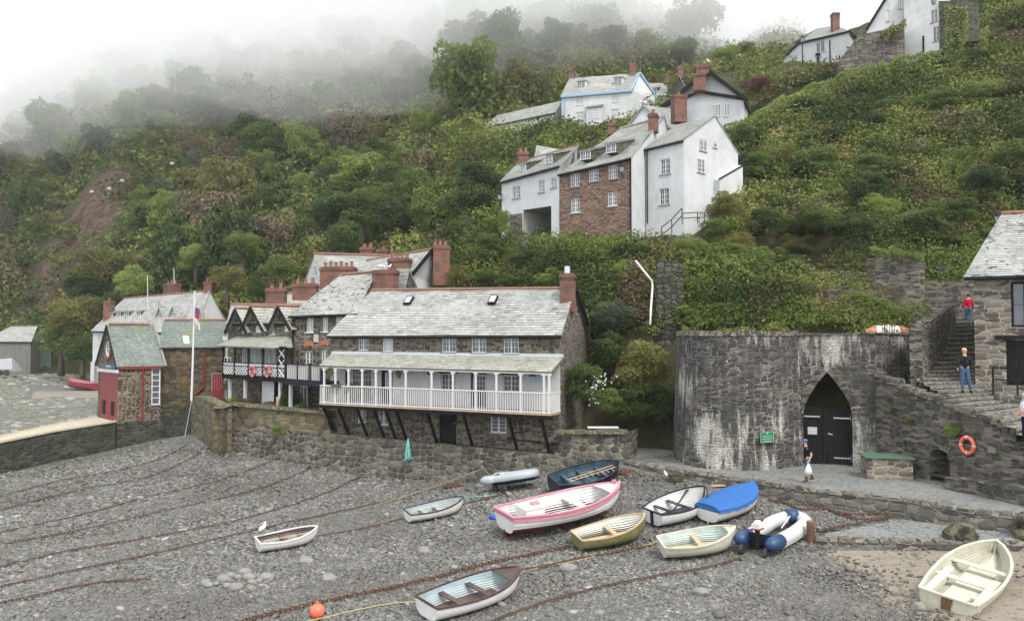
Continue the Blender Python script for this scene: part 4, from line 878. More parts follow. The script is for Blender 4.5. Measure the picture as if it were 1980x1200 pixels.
for i in range(6):o=.12+i*.2;mb.hexa([P1(.28,ZF-.1,o+.185),P1(L1+.05,ZF-.1,o+.185),P1(L1+.05,ZF-.1,o),P1(.28,ZF-.1,o),P1(.28,ZF-.04,o+.185),P1(L1+.05,ZF-.04,o+.185),P1(L1+.05,ZF-.04,o),P1(.28,ZF-.04,o)])
mb.build('balcony_floor',M['wood_pale'],h.t)
mb=MB();mb.bar(P1(.28,ZF-.2,1.22),P1(L1+.05,ZF-.2,1.22),.12,.18)
s_=.35
while s_<L1:mb.bar(P1(s_,ZF-.17,.02),P1(s_,ZF-.17,1.36),.07,.12);s_+=.62
mb.build('balcony_joists',M['paint_black'],h.t)
rail=MB();rail.bar(P1(.28,ZF+.98,1.25),P1(L1+.05,ZF+.98,1.25),.07,.06);rail.bar(P1(.28,ZF+.03,1.25),P1(L1+.05,ZF+.03,1.25),.06,.06)
s_=.33
while s_<L1:rail.bar(P1(s_,ZF+.05,1.25),P1(s_,ZF+.95,1.25),.045,.03,up=tuple((d1.x,d1.y,0)));s_+=.135
for e in(L1+.03,.30):
 rail.bar(P1(e,ZF+.98,.05),P1(e,ZF+.98,1.25),.06,.06);rail.bar(P1(e,ZF+.03,.05),P1(e,ZF+.03,1.25),.06,.06);o=.15
 while o<1.2:rail.bar(P1(e,ZF+.05,o),P1(e,ZF+.95,o),.03,.03);o+=.14
rail.build('balcony_railing',M['paint_white'],h.t)
for u in(627,648.7,674,700.4,727,755,784.7,834.6,876,920,960,1007,1052,1062):
 Aa,Bb=P1(0,0,1.22),P1(L1,0,1.22);s_,_=hit(Aa,Bb,u,740);mb=MB();mb.bar(P1(s_,ZF-.1,1.22),P1(s_,5.2,1.22),.09,.09,up=(d1.x,d1.y,0));mb.bar(P1(s_-.13,5.12,1.22),P1(s_+.13,5.12,1.22),.08,.07);mb.build('post',M['paint_white'],h.t)
for ub,vb in((651,834),(679,840),(715,845),(747.5,847),(770,851),(790,849),(849,856),(918,871),(1004,878),(1066,882)):
 s_,z=hit(A,B,ub,vb);mb=MB();mb.bar(P1(s_-.05,max(z,1.15),.12),P1(s_-.05,ZF-.22,1.15),.11,.13);mb.build('strut',M['paint_black'],h.t)
mb=MB();mb.bar(P1(L1*.55,1.28,.1),P1(L1-.1,1.12,.1),.06,.06);mb.bar(P1(L1*.8,1.75,.1),P1(L1-.1,1.62,.1),.05,.05);mb.build('foot_rail',M['paint_black'],h.t)
for bx in((780,801,575,589),(943,964,573,588)):
 e0,e1,r0,r1=h.L0,h.R0,h.RLx,h.RRx;nn=(e1-e0).cross(r0-e0).normalized();nn=nn if nn.z>0 else-nn
 def onroof(u,v,lift):r=ray(u,v);t=(e0-CAM).dot(nn)/r.dot(nn);return CAM+r*t+nn*(lift)
 sh=7 if bx[0]>900 else 8
 c=[onroof(bx[0],bx[3],.06),onroof(bx[1]-sh,bx[3],.06),onroof(bx[1],bx[2],.06),onroof(bx[0]+sh,bx[2],.06)];mb=MB();lo=[p-nn*.15 for p in c];hi=[p+nn*.05 for p in c];mb.hexa(lo+hi);sk=mb.build('skylight',M['paint_black'],h.t)
 g=MB();cc=sum(c,Vector())/4;g.face([cc+(p-cc)*.78+nn*.056 for p in c]);g.build('skylight_pane',M['glass_pale'],sk)
st=chimney(h.t,XY(1098,42.9),.78,.8,8.3,Zat(530,42.9),R(-10),0)
mb=MB();c=Vector(T(XY(1097,42.9),Zat(529,42.9)));mb.lathe(c,[(.17,0),(.16,.36),(.1,.4),(0,.41)],12);mb.build('chimney_cowl',M['metal'],st)
mb=MB();mb.tube([c+Vector((.02,-.02,.1)),c+Vector((0.02,0.02,.38))],.03,6)
mb=MB();a_,b_,c_=Vector(T(h.FR,7.25)),h.RR+Vector((0,0,.05)),Vector(T(h.BR,6.6))
mb.bar(b_+Vector((.2,0,0)),c_+Vector((.25,0,0)),.1,.3);mb.build('bargeboard',M['paint_black'],h.t)
# 2. TALL STONE COTTAGE (brick arches)
h=House('stone_cottage','tall stone cottage with orange brick window arches, left of the balcony house','house',XY(567,50.3),XY(690,48.0),XY(745,58),XY(640,60.5),2.2,8.42,8.5,W(661,533,54.4),W(724,527,53.2),8.3,8.3)
up=[(592,606,608,642),(623,634,607,641),(648,663,605,632)];lo=[(590,604,678,710),(621,633,676,712)]
h.walls(M['stone_house'],[h.px(b)for b in up+lo]);h.roof(M['slate_holed'],oh=.35,sag=.1)
for b in up:h.win(b,rows=2,cols=2,fr=.07,bar=.03,sill='white',glass=M['glass_pale'])
for b in lo:h.win(b,rows=2,cols=2,fr=.08,arched=.16,sill=None)
for b in lo:
 s0,s1,z0,z1=h.px(b);d=(h.FR-h.FL).normalized();n=Vector((d.y,-d.x));P=lambda s,z,o=0:Vector((h.FL.x+d.x*s+n.x*o,h.FL.y+d.y*s+n.y*o,z));mb=MB();k=9
 for i in range(k):
  a,b2=-1.35+2.7*i/k,-1.35+2.7*(i+.9)/k;f=lambda x:z1+.17+.16*(1-(x/1.35)**2);c=(s0+s1)/2;hh=(s1-s0)/2
  mb.hexa([P(c+hh*a,f(a),.03),P(c+hh*b2,f(b2),.03),P(c+hh*b2,f(b2),-.05),P(c+hh*a,f(a),-.05),P(c+hh*a*1.06,f(a)+.3,.03),P(c+hh*b2*1.06,f(b2)+.3,.03),P(c+hh*b2*1.06,f(b2)+.3,-.05),P(c+hh*a*1.06,f(a)+.3,-.05)])
 mb.build('brick_arch',paint('orange_brick',(.32,.11,.05,1),.8,.4),h.t)
s0,s1,z0,z1=h.px((607,616,646,661));mb=MB();mb.hexa([P(s0,z0,.04),P(s1,z0,.04),P(s1,z0,0),P(s0,z0,0),P(s0,z1,.04),P(s1,z1,.04),P(s1,z1,0),P(s0,z1,0)]);mb.build('date_stone',paint('pale_stone',(.42,.40,.34,1),.8),h.t)
chimney(h.t,XY(745,52.2),1.55,.8,9.6,Zat(523,52.2),R(-18),0)
downpipe(h.t,h.FL,h.FR,568,612,700,M['paint_black'])
def gull(loc,yaw,label,s=1.0):
 c=Vector(loc);mb=MB();Mx=Matrix.Rotation(yaw,3,'Z')@Matrix.Scale(s,3)
 body=[((-.20,0,.17),.02),((-.12,0,.19),.055),((0,0,.22),.085),((.09,0,.27),.07),((.13,0,.34),.042),((.15,0,.39),.042),((.175,0,.40),.03)]
 mb.tube([c+Mx@Vector(p)for p,r in body],[r*s for p,r in body],10)
 mb.tube([c+Mx@Vector((.19,0,.395)),c+Mx@Vector((.235,0,.385))],[.013*s,.005*s],6,mi=2)
 for sd in(-1,1):
  mb.tube([c+Mx@Vector((.06,.06*sd,.25)),c+Mx@Vector((-.05,.082*sd,.23)),c+Mx@Vector((-.22,.03*sd,.17))],[.03*s,.045*s,.012*s],7,mi=1)
  mb.tube([c+Mx@Vector((0,.03*sd,.17)),c+Mx@Vector((0.01,.035*sd,0.0))],.008*s,5,mi=2)
 return one(mb,'gull',[M['gull_white'],M['gull_grey'],M['gull_bill']],label,'gull',smooth=True)
M['gull_white']=paint('white_feathers',G(.75),.8,.05);M['gull_grey']=paint('grey_feathers',(.35,.37,.40,1),.8,.05);M['gull_bill']=paint('yellow_bill',(.5,.3,.05,1),.6,.05)
for u,sx in((734,1),(741,-1),(752,1)):
 gull(W(u,521.5,52.1),R(20 if sx>0 else 160),{734:'gull standing leftmost on the brick chimney beside the balcony house roof',741:'middle gull of three on the broad brick chimney',752:'rightmost gull of three on the broad brick chimney'}[u],.9)
h=House('gabled_cottage','stone cottage with three black trimmed gables above a lattice balcony','house',XY(441,55.4),XY(566,50.4),XY(600,56),XY(470,61),2.2,8.0,7.9,W(449,590,57.4),W(576,592,53.2),8,8)
dw=[(469,478,622,641),(498,507,621,641),(524,533,626,646),(554,563,618,639)]
gl=[(434,448,690,722),(470,478,675,720),(484,506,672,721),(512,534,674,722)]
h.walls(M['stone_house'],[h.px(dw[2])]);h.roof(M['slate_far'],oh=.3)
h.win(dw[2],rows=2,cols=2,sill='white',fr=.07,bar=.03)
d3=(h.FR-h.FL).normalized();n3=Vector((d3.y,-d3.x));P3=lambda s,z,o=0:Vector((h.FL.x+d3.x*s+n3.x*o,h.FL.y+d3.y*s+n3.y*o,z))
for(ua,va,ul,ur,wb)in((466,596,451,484,dw[0]),(496,592,481,516,dw[1]),(549,591,534,568,dw[3])):
 sa,za=hit(h.FL,h.FR,ua,va);sl_,_=hit(h.FL,h.FR,ul,620);sr_,_=hit(h.FL,h.FR,ur,620);za-=.1;ze=za-(sr_-sl_)*.62;mb=MB();dp=2.6
 mb.face([P3(sl_,6.9,.06),P3(sr_,6.9,.06),P3(sr_,ze,.06),P3(sa,za,.06),P3(sl_,ze,.06)]);mb.face([P3(sr_,6.9,.06),P3(sr_,6.9,-dp),P3(sr_,ze,-dp),P3(sr_,ze,.06)]);mb.face([P3(sl_,6.9,-dp),P3(sl_,6.9,.06),P3(sl_,ze,.06),P3(sl_,ze,-dp)])
 g=mb.build('gable',M['stone_house'],h.t);wn=window(g,h.FL,h.FR,*h.px(wb),off=.1,rows=2,cols=2,fr=.07,bar=.03,sill='white',glass=M['glass_pale'])
 rb=MB();roof_plane(rb,P3(sl_-.3,ze-.22,-dp),P3(sl_-.3,ze-.22,.45),P3(sa,za+.05,.45),P3(sa,za+.05,-dp),sag=.01);roof_plane(rb,P3(sr_+.3,ze-.22,.45),P3(sr_+.3,ze-.22,-dp),P3(sa,za+.05,-dp),P3(sa,za+.05,.45),sag=.01);rb.build('gable_roof',M['slate_pale'],g)
 bb=MB();bb.bar(P3(sl_-.3,ze-.26,.47),P3(sa,za+.0,.47),.05,.22);bb.bar(P3(sa,za+.0,.47),P3(sr_+.3,ze-.26,.47),.05,.22);bb.build('bargeboard',M['paint_black'],g)
 ridge_tiles(g,P3(sa,za+.08,.45),P3(sa,za+.08,-dp),r=.09)
chim_px(h.t,516,552,558,586,57,.7,pots=2);chim_px(h.t,567,613,549,580,56,.7,pots=3)
bF=[XY(430,53.3),XY(553,48.2),XY(624,45.35)];ZB=4.42
mb=MB();q0,q1,q2=(Vector(p)for p in bF);dd=(q1-q0).normalized();nn=Vector((-dd.y,dd.x));back0,back1,back2=q0+nn*1.9,q1+nn*1.9,q2+nn*1.9
for a,b,c,e in((q0,q1,back1,back0),(q1,q2,back2,back1)):mb.hexa([T(a,ZB-.2),T(b,ZB-.2),T(c,ZB-.2),T(e,ZB-.2),T(a,ZB),T(b,ZB),T(c,ZB),T(e,ZB)])
mb.build('balcony_floor',M['paint_black'],h.t)
def Bp(a,b,t,z,o=0):
 d=(b-a).normalized();n=Vector((d.y,-d.x));p=a.lerp(b,t)+n*o;return Vector((p.x,p.y,z))
lat=MB();fr=MB();us_=[431.5,454,481,509,538,552];S=[hit(q0,q1,u,700)[0]/(q1-q0).length for u in us_]
for i in range(len(S)-1):
 a,b=S[i],S[i+1];k=5 if i<4 else 2;wz=(b-a)*(q1-q0).length
 for j in range(k):
  t0,t1=a+(b-a)*j/k,a+(b-a)*(j+1)/k
  for r_ in range(2):
   z0,z1=ZB+.1+r_*.27,ZB+.1+(r_+1)*.27
   lat.bar(Bp(q0,q1,t0,z0),Bp(q0,q1,t1,z1),.03,.055);lat.bar(Bp(q0,q1,t0,z1,.012),Bp(q0,q1,t1,z0,.012),.03,.055)
 lat.bar(Bp(q0,q1,a,ZB+.76),Bp(q0,q1,b,ZB+.76),.03,.14)
 for j in range(k):t0=a+(b-a)*(j+.5)/k;fr.tube([Bp(q0,q1,t0,ZB+.76,.018),Bp(q0,q1,t0,ZB+.76,.022)],.035,8)
lat.build('balcony_lattice',M['paint_white'],h.t)
for z in(ZB+.05,ZB+.66,ZB+.87):fr.bar(T(q0,z),T(q1,z),.06,.05)
fr.bar(T(q0,6.35),T(q1,6.3),.12,.16)
fr.build('balcony_railing',M['paint_black'],h.t)
for t_ in S:mb=MB();mb.bar(Bp(q0,q1,t_,ZB),Bp(q0,q1,t_,6.3),.11,.11);ps=mb.build('post',M['paint_black'],h.t);mb=MB();mb.bar(Bp(q0,q1,t_,ZB+.95,.06),Bp(q0,q1,t_,6.0,.06),.04,.02);mb.build('post_trim',M['paint_white'],ps)
mb=MB();xa=S[-2];
for(ta,tb)in((S[4]+.01,S[5]-.01),):
 for z0,z1 in((4.5,5.0),(5.1,5.6),(5.7,6.2)):mb.bar(Bp(q0,q1,ta,z0,.02),Bp(q0,q1,tb,z1,.02),.03,.05);mb.bar(Bp(q0,q1,ta,z1,.03),Bp(q0,q1,tb,z0,.03),.03,.05)
mb.build('cross_braces',M['paint_white'],h.t)
rb=MB();roof_plane(rb,Bp(q0,q1,-.02,6.38,.35),Bp(q0,q1,.93,6.3,.35),Vector(T(XY(563,50.6),7.05)),Vector(T(XY(466,55),7.1)),sag=.02,course=.22);roof_plane(rb,Bp(q0,q1,.93,6.3,.35),Vector(T(XY(566,49.6),6.3)),Vector(T(XY(563,50.6),7.05)),Vector(T(XY(562,50.6),7.05)),sag=0,course=.22);rb.build('balcony_roof',M['slate_pale'],h.t)
bq0,bq1=q0,q1
for i,b in enumerate(gl):
 s0,s1,z0,z1=h.px(b);f=window(h.t,h.FL,h.FR,s0,s1,ZB+.1 if i!=1 else z0,z1,off=.06,rows=2 if i!=2 else 3,cols=2,fr=.08,sill=None,glass=M['glass_pale']if i>1 else None,mat=M['paint_white'])
mb=MB();l2=(q2-q1).length;x=0.08
while x<l2-.05:mb.bar(Bp(q1,q2,x/l2,ZB+.05),Bp(q1,q2,x/l2,ZB+.88),.09,.025,up=(dd.x,dd.y,0));x+=.21
mb.build('balcony_railing',M['paint_white'],h.t)
mb=MB();mb.bar(T(q1,ZB+.92),T(q2,ZB+.92),.08,.06);mb.bar(T(q1,ZB-.15),T(q2,ZB-.15),.1,.28)
for t_ in(.02,.36,.68,.98):mb.bar(Bp(q1,q2,t_,ZB-.1),Bp(q1,q2,t_,ZB+1.02),.14,.14)
mb.build('balcony_rail',M['paint_navy'],h.t)
for u in(438,467.5,535,555,579,604,629):
 a,b=(q0,q1)if u<553 else(q1,q2);s_,_=hit(a,b,u,750);t_=s_/(b-a).length;oc=-.25 if u<570 else-1.5;mb=MB();mb.bar(Bp(a,b,t_,2.2,oc),Bp(a,b,t_,ZB-.2,oc),.17,.17,up=(dd.x,dd.y,0));mb.bar(Bp(a,b,t_,2.3,oc),Bp(a,b,t_,2.42,oc),.24,.24,up=(dd.x,dd.y,0));mb.build('column',M['paint_white'],h.t)
mb=MB();a_,b_=XY(508,51.2),XY(531,50.3);wall_holes(mb,a_,b_,2.2,2.2,4.2,4.2,[]);mb.face([T(b_,2.2),T(XY(533,52),2.2),T(XY(533,52),4.2),T(b_,4.2)]);mb.build('white_bay',M['render_white'],h.t)
window(h.t,h.FL,h.FR,*h.px((588,602,745,790)),off=.3,rows=2,cols=2,fr=.09,sill=None)
# 4. BOATHOUSE with wing
bt=thing('lifeboat_station','stone boathouse with tall red doors, a round window and a mossy green slate roof','boathouse',T(XY(240,55),1.3))
bA,bB,bC=(Vector(XY(191.5,55.9)),Vector(XY(229,53.0)),Vector(XY(313,54.4)));bD=bC+(bA-bB)
ZE=Zat(703,53.3)
mb=MB();dholes=[px(bA,bB,(192.5,226.5,719,812))];dholes=[(dholes[0][0],dholes[0][1],1.33,dholes[0][3])]
_,L=wall_holes(mb,bA,bB,1.2,1.2,ZE,ZE,dholes,.2);wb=px(bB,bC,(293,310,711,782));PB,LB=wall_holes(mb,bB,bC,1.2,1.2,ZE,ZE,[wb],.15)
mid_=(bA+bB)/2;sA,zA=hit(bA,bB,213.5,629);apx=bA.lerp(bB,.52);RLb=Vector((apx.x,apx.y,Zat(629,apx.y)));RRb=Vector(T(XY(290,56.2),RLb.z-.0))
mb.face([T(bA,ZE),T(bB,ZE),RLb]);mb.face([T(bD,1.2),T(bA,1.2),T(bA,ZE),T(bD,ZE)]);mb.build('wall',M['stone_boat'],bt)
mb=MB();e0,e1=Vector(T(bB,ZE)),Vector(T(bC,ZE));v=(e0-RLb).normalized()*.25;dx=(bC-bB).normalized();dx3=Vector((dx.x,dx.y,0))*.14
roof_plane(mb,e0+v-dx3,e1+v+dx3,RRb+dx3+Vector((0,0,.05)),RLb-dx3+Vector((0,0,.05)),sag=.02,course=.2);e2,e3=Vector(T(bA,ZE)),Vector(T(bD,ZE));v2=(e2-RLb).normalized()*.25
roof_plane(mb,e3+v2+dx3,e2+v2-dx3,RLb-dx3+Vector((0,0,.05)),RRb+dx3+Vector((0,0,.05)),sag=.02,course=.2);mb.build('roof',M['slate_green'],bt);ridge_tiles(bt,RLb+Vector((0,0,.08)),RRb+Vector((0,0,.08)))
mb=MB();mb.bar(e0+v*.6+Vector((0,0,-.12)),e1+v*.6+Vector((0,0,-.12)),.1,.22);mb.build('fascia',M['paint_red'],bt)
mb=MB();mb.bar(RLb-dx3*1.1,e2+v2-dx3*1.1,.05,.16);mb.bar(RLb-dx3*1.1,e0+v-dx3*1.1,.05,.16);mb.build('bargeboard',M['paint_black'],bt)
mb=MB();mb.bar(e1+v+dx3*1.6,RRb+dx3*1.6+Vector((0,0,.1)),.16,.14);mb.build('verge_coping',M['sill'],bt)
f=window(bt,bB,bC,*wb,rows=6,cols=1,split=False,fr=.07,bar=.05,sill='slate')
Ld=(bB-bA).length;da=(bB-bA)/Ld;na=Vector((da.y,-da.x));PA=lambda s,z,o=0:Vector((bA.x+da.x*s+na.x*o,bA.y+da.y*s+na.y*o,z))
a0,a1,z0,z1=dholes[0]
for i in range(2):
 s0,s1=(a0+.02,(a0+a1)/2-.01)if i==0 else((a0+a1)/2+.01,a1-.02);mb=MB();k=8
 for j in range(k):x0,x1=s0+(s1-s0)*j/k+.006,s0+(s1-s0)*(j+1)/k-.006;mb.hexa([PA(x0,z0+.02,-.02),PA(x1,z0+.02,-.02),PA(x1,z0+.02,-.1),PA(x0,z0+.02,-.1),PA(x0,z1-.02,-.02),PA(x1,z1-.02,-.02),PA(x1,z1-.02,-.1),PA(x0,z1-.02,-.1)])
 dr=mb.build('door',M['paint_red'],bt);mb=MB();c=(s0+s1)/2;mb.hexa([PA(c-.3,z0+.35,0.005),PA(c+.3,z0+.35,.005),PA(c+.3,z0+.35,-.01),PA(c-.3,z0+.35,-.01),PA(c-.3,z0+1.3,.005),PA(c+.3,z0+1.3,.005),PA(c+.3,z0+1.3,-.01),PA(c-.3,z0+1.3,-.01)])
 for q in range(5):mb.bar(PA(c-.3,z0+.45+q*.2,.02),PA(c+.3,z0+.45+q*.2,.02),.02,.03)
 mb.build('vent_grille',M['paint_black'],dr)
mb=MB();mb.bar(PA(a0-.15,z1+.1,.06),PA(a1+.15,z1+.1,.06),.16,.2);mb.build('lintel',M['render_white'],bt)
sc_,zc_=(a0+a1)/2+.05,Zat(674,54.5);mb=MB();ring=[PA(sc_+.62*math.cos(a),zc_+.68*math.sin(a),.02)for a in[2*math.pi*i/20 for i in range(20)]];mb.tube(ring,.13,6,closed=True);rg=mb.build('round_window',M['brick'],bt)
mb=MB();mb.tube([PA(sc_+.45*math.cos(a),zc_+.5*math.sin(a),.03)for a in[2*math.pi*i/20 for i in range(20)]],.05,6,closed=True);mb.bar(PA(sc_-.45,zc_,.03),PA(sc_+.45,zc_,.03),.04,.04);mb.bar(PA(sc_,zc_-.5,.03),PA(sc_,zc_+.5,.03),.04,.04);mb.build('window_frame',M['paint_white'],rg)
mb=MB();c=PA(sc_,zc_,.012);rr=[PA(sc_+.5*math.cos(a),zc_+.55*math.sin(a),.012)for a in[2*math.pi*i/20 for i in range(20)]]
for i in range(20):mb.face([c,rr[i],rr[(i+1)%20]])
mb.build('pane',M['glass'],rg)
s0,s1,z0b,z1b=px(bA,bB,(199,226,704,712));mb=MB();mb.hexa([PA(s0,z0b,.1),PA(s1,z0b,.1),PA(s1,z0b,.05),PA(s0,z0b,.05),PA(s0,z1b,.1),PA(s1,z1b,.1),PA(s1,z1b,.05),PA(s0,z1b,.05)]);sg=mb.build('name_board',paint('navy_board',(.03,.06,.16,1),.5,.05),bt)
def text(txt,P0,xdir,ydir,size,mat,parent=None,name='lettering',align='CENTER',ext=.004):
 cu=D.curves.new(name,'FONT');cu.body=txt;cu.size=size;cu.align_x=align;cu.align_y='CENTER';cu.extrude=ext;cu.fill_mode='BOTH';cu.resolution_u=2
 tmp=D.objects.new(name,cu);COL.objects.link(tmp);dg=bpy.context.evaluated_depsgraph_get();me=D.meshes.new_from_object(tmp.evaluated_get(dg));D.objects.remove(tmp)
 x=Vector(xdir).normalized();y=Vector(ydir).normalized();z=x.cross(y);Mx=Matrix((x,y,z)).transposed().to_4x4();Mx.translation=Vector(P0)-(ORG[parent.name]if parent else Vector((0,0,0)))
 me.transform(Mx);me.materials.clear();me.materials.append(mat);o=D.objects.new(name,me);COL.objects.link(o);ORG[o.name]=ORG[parent.name]if parent else Vector((0,0,0));
 if parent:o.parent=parent
 return o
text('LIFEBOATS',PA((s0+s1)/2,(z0b+z1b)/2,.102),(da.x,da.y,0),(0,0,1),.22,M['paint_white'],sg)
mb=MB();p0=PB(hit(bB,bC,276,740)[0],0,.1);mb.tube([(p0[0],p0[1],1.35),(p0[0],p0[1],ZE-.1)],.06,8);mb.build('downpipe',M['paint_red'],bt)
wt=thing('boathouse_wing','long stone wing with a grey-green slate roof running behind the flagpole','building',T(XY(370,57),2));wA,wB=Vector(XY(312,55.2)),Vector(XY(436,56.6));ZW=Zat(669,55.8);nw=(wB-wA).normalized();nwn=Vector((nw.y,-nw.x));wC,wD=wB-nwn*6,wA-nwn*6
mb=MB();wall_holes(mb,wA,wB,1.2,1.2,ZW,ZW,[px(wA,wB,(409,434,721,775))],.2);mb.face([T(wD,1),T(wA,1),T(wA,ZW),T(wD,ZW)]);r0,r1=Vector(T(wA-nwn*3,Zat(621,58.3))),Vector(T(wB-nwn*3,Zat(621,59.5)));mb.face([T(wD,ZW),T(wA,ZW),r0]);mb.face([T(wB,1),T(wC,1),T(wC,ZW),T(wB,ZW)]);mb.face([T(wB,ZW),T(wC,ZW),r1]);mb.build('wall',M['stone_wing'],wt)
mb=MB();dx3=Vector((nw.x,nw.y,0))*.1;v=(Vector(T(wA,ZW))-r0).normalized()*.25;roof_plane(mb,Vector(T(wA,ZW+.05))+v-dx3,Vector(T(wB,ZW+.05))+v+dx3,r1+Vector((0,0,.05))+dx3,r0+Vector((0,0,.05))-dx3,sag=.02,course=.2)
v2=(Vector(T(wD,ZW))-r0).normalized()*.25;roof_plane(mb,Vector(T(wC,ZW+.05))+v2+dx3,Vector(T(wD,ZW+.05))+v2-dx3,r0+Vector((0,0,.05))-dx3,r1+Vector((0,0,.05))+dx3,sag=.02,course=.2);mb.build('roof',M['slate_green'],wt);ridge_tiles(wt,r0+Vector((0,0,.08)),r1+Vector((0,0,.08)))
e0=Vector(T(wA,ZW+.05));nn=(Vector(T(wB,ZW+.05))-e0).cross(r0-e0).normalized()
for bx in((353,367,651,666),(430,443,653,661)):
 c=[onr for onr in[]]
 for(u,v_)in((bx[0]+3,bx[3]),(bx[1],bx[3]),(bx[1]-3,bx[2]),(bx[0],bx[2])):r=ray(u,v_);c.append(CAM+r*((e0-CAM).dot(nn)/r.dot(nn))+nn*.08)
 mb=MB();mb.hexa([p-nn*.12 for p in c]+[p+nn*.03 for p in c]);sk=mb.build('skylight',M['paint_white'],wt);g=MB();cc=sum(c,Vector())/4
 for k_ in(0,1):
  q=[c[0].lerp(c[1],.08+.46*k_),c[0].lerp(c[1],.46+.46*k_),c[3].lerp(c[2],.46+.46*k_),c[3].lerp(c[2],.08+.46*k_)];g.face([(cc+(p-cc)*.86)+nn*.036 for p in q])
 g.build('skylight_pane',M['glass_pale'],sk)
panel_door(wt,wA,wB,(410,433,722,775),M['paint_red'],None)
mb=MB();s_,_=hit(wA,wB,395,700);p=wA+nw*s_+nwn*.12;q=wA+nw*(s_-.55)+nwn*.12;zt_,zb_=Zat(681,p.y),Zat(748,p.y);mb.tube([(p.x,p.y,zt_),(p.x,p.y,zb_),(q.x,q.y,Zat(762,q.y))],.075,8);mb.build('downpipe',M['paint_red'],wt)
# 5. LONG WHITE COTTAGE ROW behind the boathouse
h=House('white_cottage_row','long white cottage row with slate roof and four small dormers behind the boathouse','house',XY(180,90),XY(376,80.5),XY(446,85),XY(240,97),1.2,Zat(637,90),Zat(640,80.5),W(241,578,93.5),W(405,563,83),7.6,7.6)
h.walls(M['render_white'],[h.px((190,199,646,665))]);h.roof(M['slate_grey'],oh=.3,og=.1,course=.3);h.win((190,199,646,665),rows=2,cols=2,fr=.1,bar=.05,sill='white',glass=M['glass_pale'])
mb=MB();a_,b_=XY(176.5,89.4),XY(184,89.0);mb.hexa([T(a_,1),T(b_,1),T(XY(184,91),1),T(XY(176.5,91),1),T(a_,Zat(700,89)),T(b_,Zat(697,89)),T(XY(184,91),Zat(697,91)),T(XY(176.5,91),Zat(700,91))]);mb.build('buttress',M['render_white'],h.t)
def off2(A,B,o):A,B=Vector(A),Vector(B);d=(B-A).normalized();n=Vector((d.y,-d.x));return A-n*o,B-n*o
for bx in((211,219,605,619),(225.5,233.5,604,619),(241.5,249.5,603,619),(264,272,602,620)):
 a_,b_=off2(h.FL,h.FR,1.4);dormer(h.t,a_,b_,bx,M['slate_far'],M['stone_dark'],3.0,.28,cols=2,rows=2)
for ua,va,ul,ur in((310,593,303,316),(336,592,328,344)):
 a_,b_=off2(h.FL,h.FR,1.2);A_,B_=a_,b_;d=(B_-A_).normalized();n=Vector((d.y,-d.x));P=lambda s,z,o=0:Vector((A_.x+d.x*s+n.x*o,A_.y+d.y*s+n.y*o,z))
 sa,za=hit(A_,B_,ua,va);s0,z0=hit(A_,B_,ul,618);s1,_=hit(A_,B_,ur,618);mb=MB();mb.face([P(s0,z0-1),P(s1,z0-1),P(s1,z0+.2),P(sa,za),P(s0,z0+.2)]);mb.face([P(s1,z0-1),P(s1,z0-1,-2),P(s1,z0+.2,-2),P(s1,z0+.2)]);g=mb.build('dormer',M['render_white'],h.t)
 rb=MB();roof_plane(rb,P(s0-.15,z0,-3.2),P(s0-.15,z0,.2),P(sa,za+.06,.2),P(sa,za+.06,-3.2),sag=0,course=.35);roof_plane(rb,P(s1+.15,z0,.2),P(s1+.15,z0,-3.2),P(sa,za+.06,-3.2),P(sa,za+.06,.2),sag=0,course=.35);rb.build('dormer_roof',M['slate_far'],g)
 window(g,A_,B_,sa-.3,sa+.3,z0-.1,z0+.75,off=.06,rows=2,cols=2,fr=.05,sill=None)
window(h.t,h.FR,h.BR,*px(h.FR,h.BR,(385,396,602,617)),off=.06,rows=1,cols=4,split=False,fr=.08,bar=.08,mat=M['paint_white'],sill=None)
chim_px(h.t,203,218,582,640,91,.9,pots=1);chim_px(h.t,317,346,549,575,88.5,.9,R(-25),pots=3);chim_px(h.t,396,411,545,566,83.5,.9,pots=2)
# 6. HUT and far-left gabled shelter
h=House('timber_hut','silvery grey boarded hut with a slate roof at the far end of the beach','hut',XY(-30,112),XY(60,110),XY(86,118),XY(0,120),1.3,Zat(660,111),Zat(660,110),W(22,632,116),W(71,631,114),Zat(650,118),Zat(650,118))
h.walls(M['wood_grey']);h.roof(M['slate_far'],oh=.2,og=.15,course=.4)
h=House('stone_shed','small dark shed half hidden in ivy behind the timber hut','shed',XY(66,116.5),XY(100,114.5),XY(104,121),XY(70,122),1.3,Zat(660,116),Zat(662,115),W(74,636,119),W(98,636,118));h.walls(paint('faded_teal_wall',(.10,.14,.13,1),.8,.4));h.roof(M['slate_far'],course=.4,ridge=False)
# 7. HOUSES BEHIND THE TALL COTTAGE
h=House('white_gabled_house','white house with a grey slate roof rising behind the long brick chimney','house',XY(622,62),XY(800,57),XY(800,70),XY(592,68.5),8,Zat(559,62),Zat(552,57),W(609,491.5,65),W(775,497,61),Zat(537,68.5),11)
h.walls(M['render_white']);h.roof(M['slate_far'],oh=.15,og=.12)
mb=MB();window(h.t,h.BL,h.FL,*px(h.BL,h.FL,(607,613,513,528)),off=.06,rows=2,cols=2,fr=.07,sill=None,glass=M['glass_pale'])
chim_px(h.t,620,688,517,560,59,.8,R(-10),pots=6);chim_px(h.t,697,723,479,503,63.5,.8,pots=2);chim_px(h.t,733,749,483,497,64,.8,pots=1)
h=House('slate_roofed_house','low slate roof with red ridge wedged behind the three gabled cottage','house',XY(500,60),XY(640,56),XY(660,62),XY(520,66),4,8.2,8.6,W(541,572,63),W(636,553,59),8,8);h.walls(M['stone_house']);h.roof(M['slate_pale'],oh=.2)
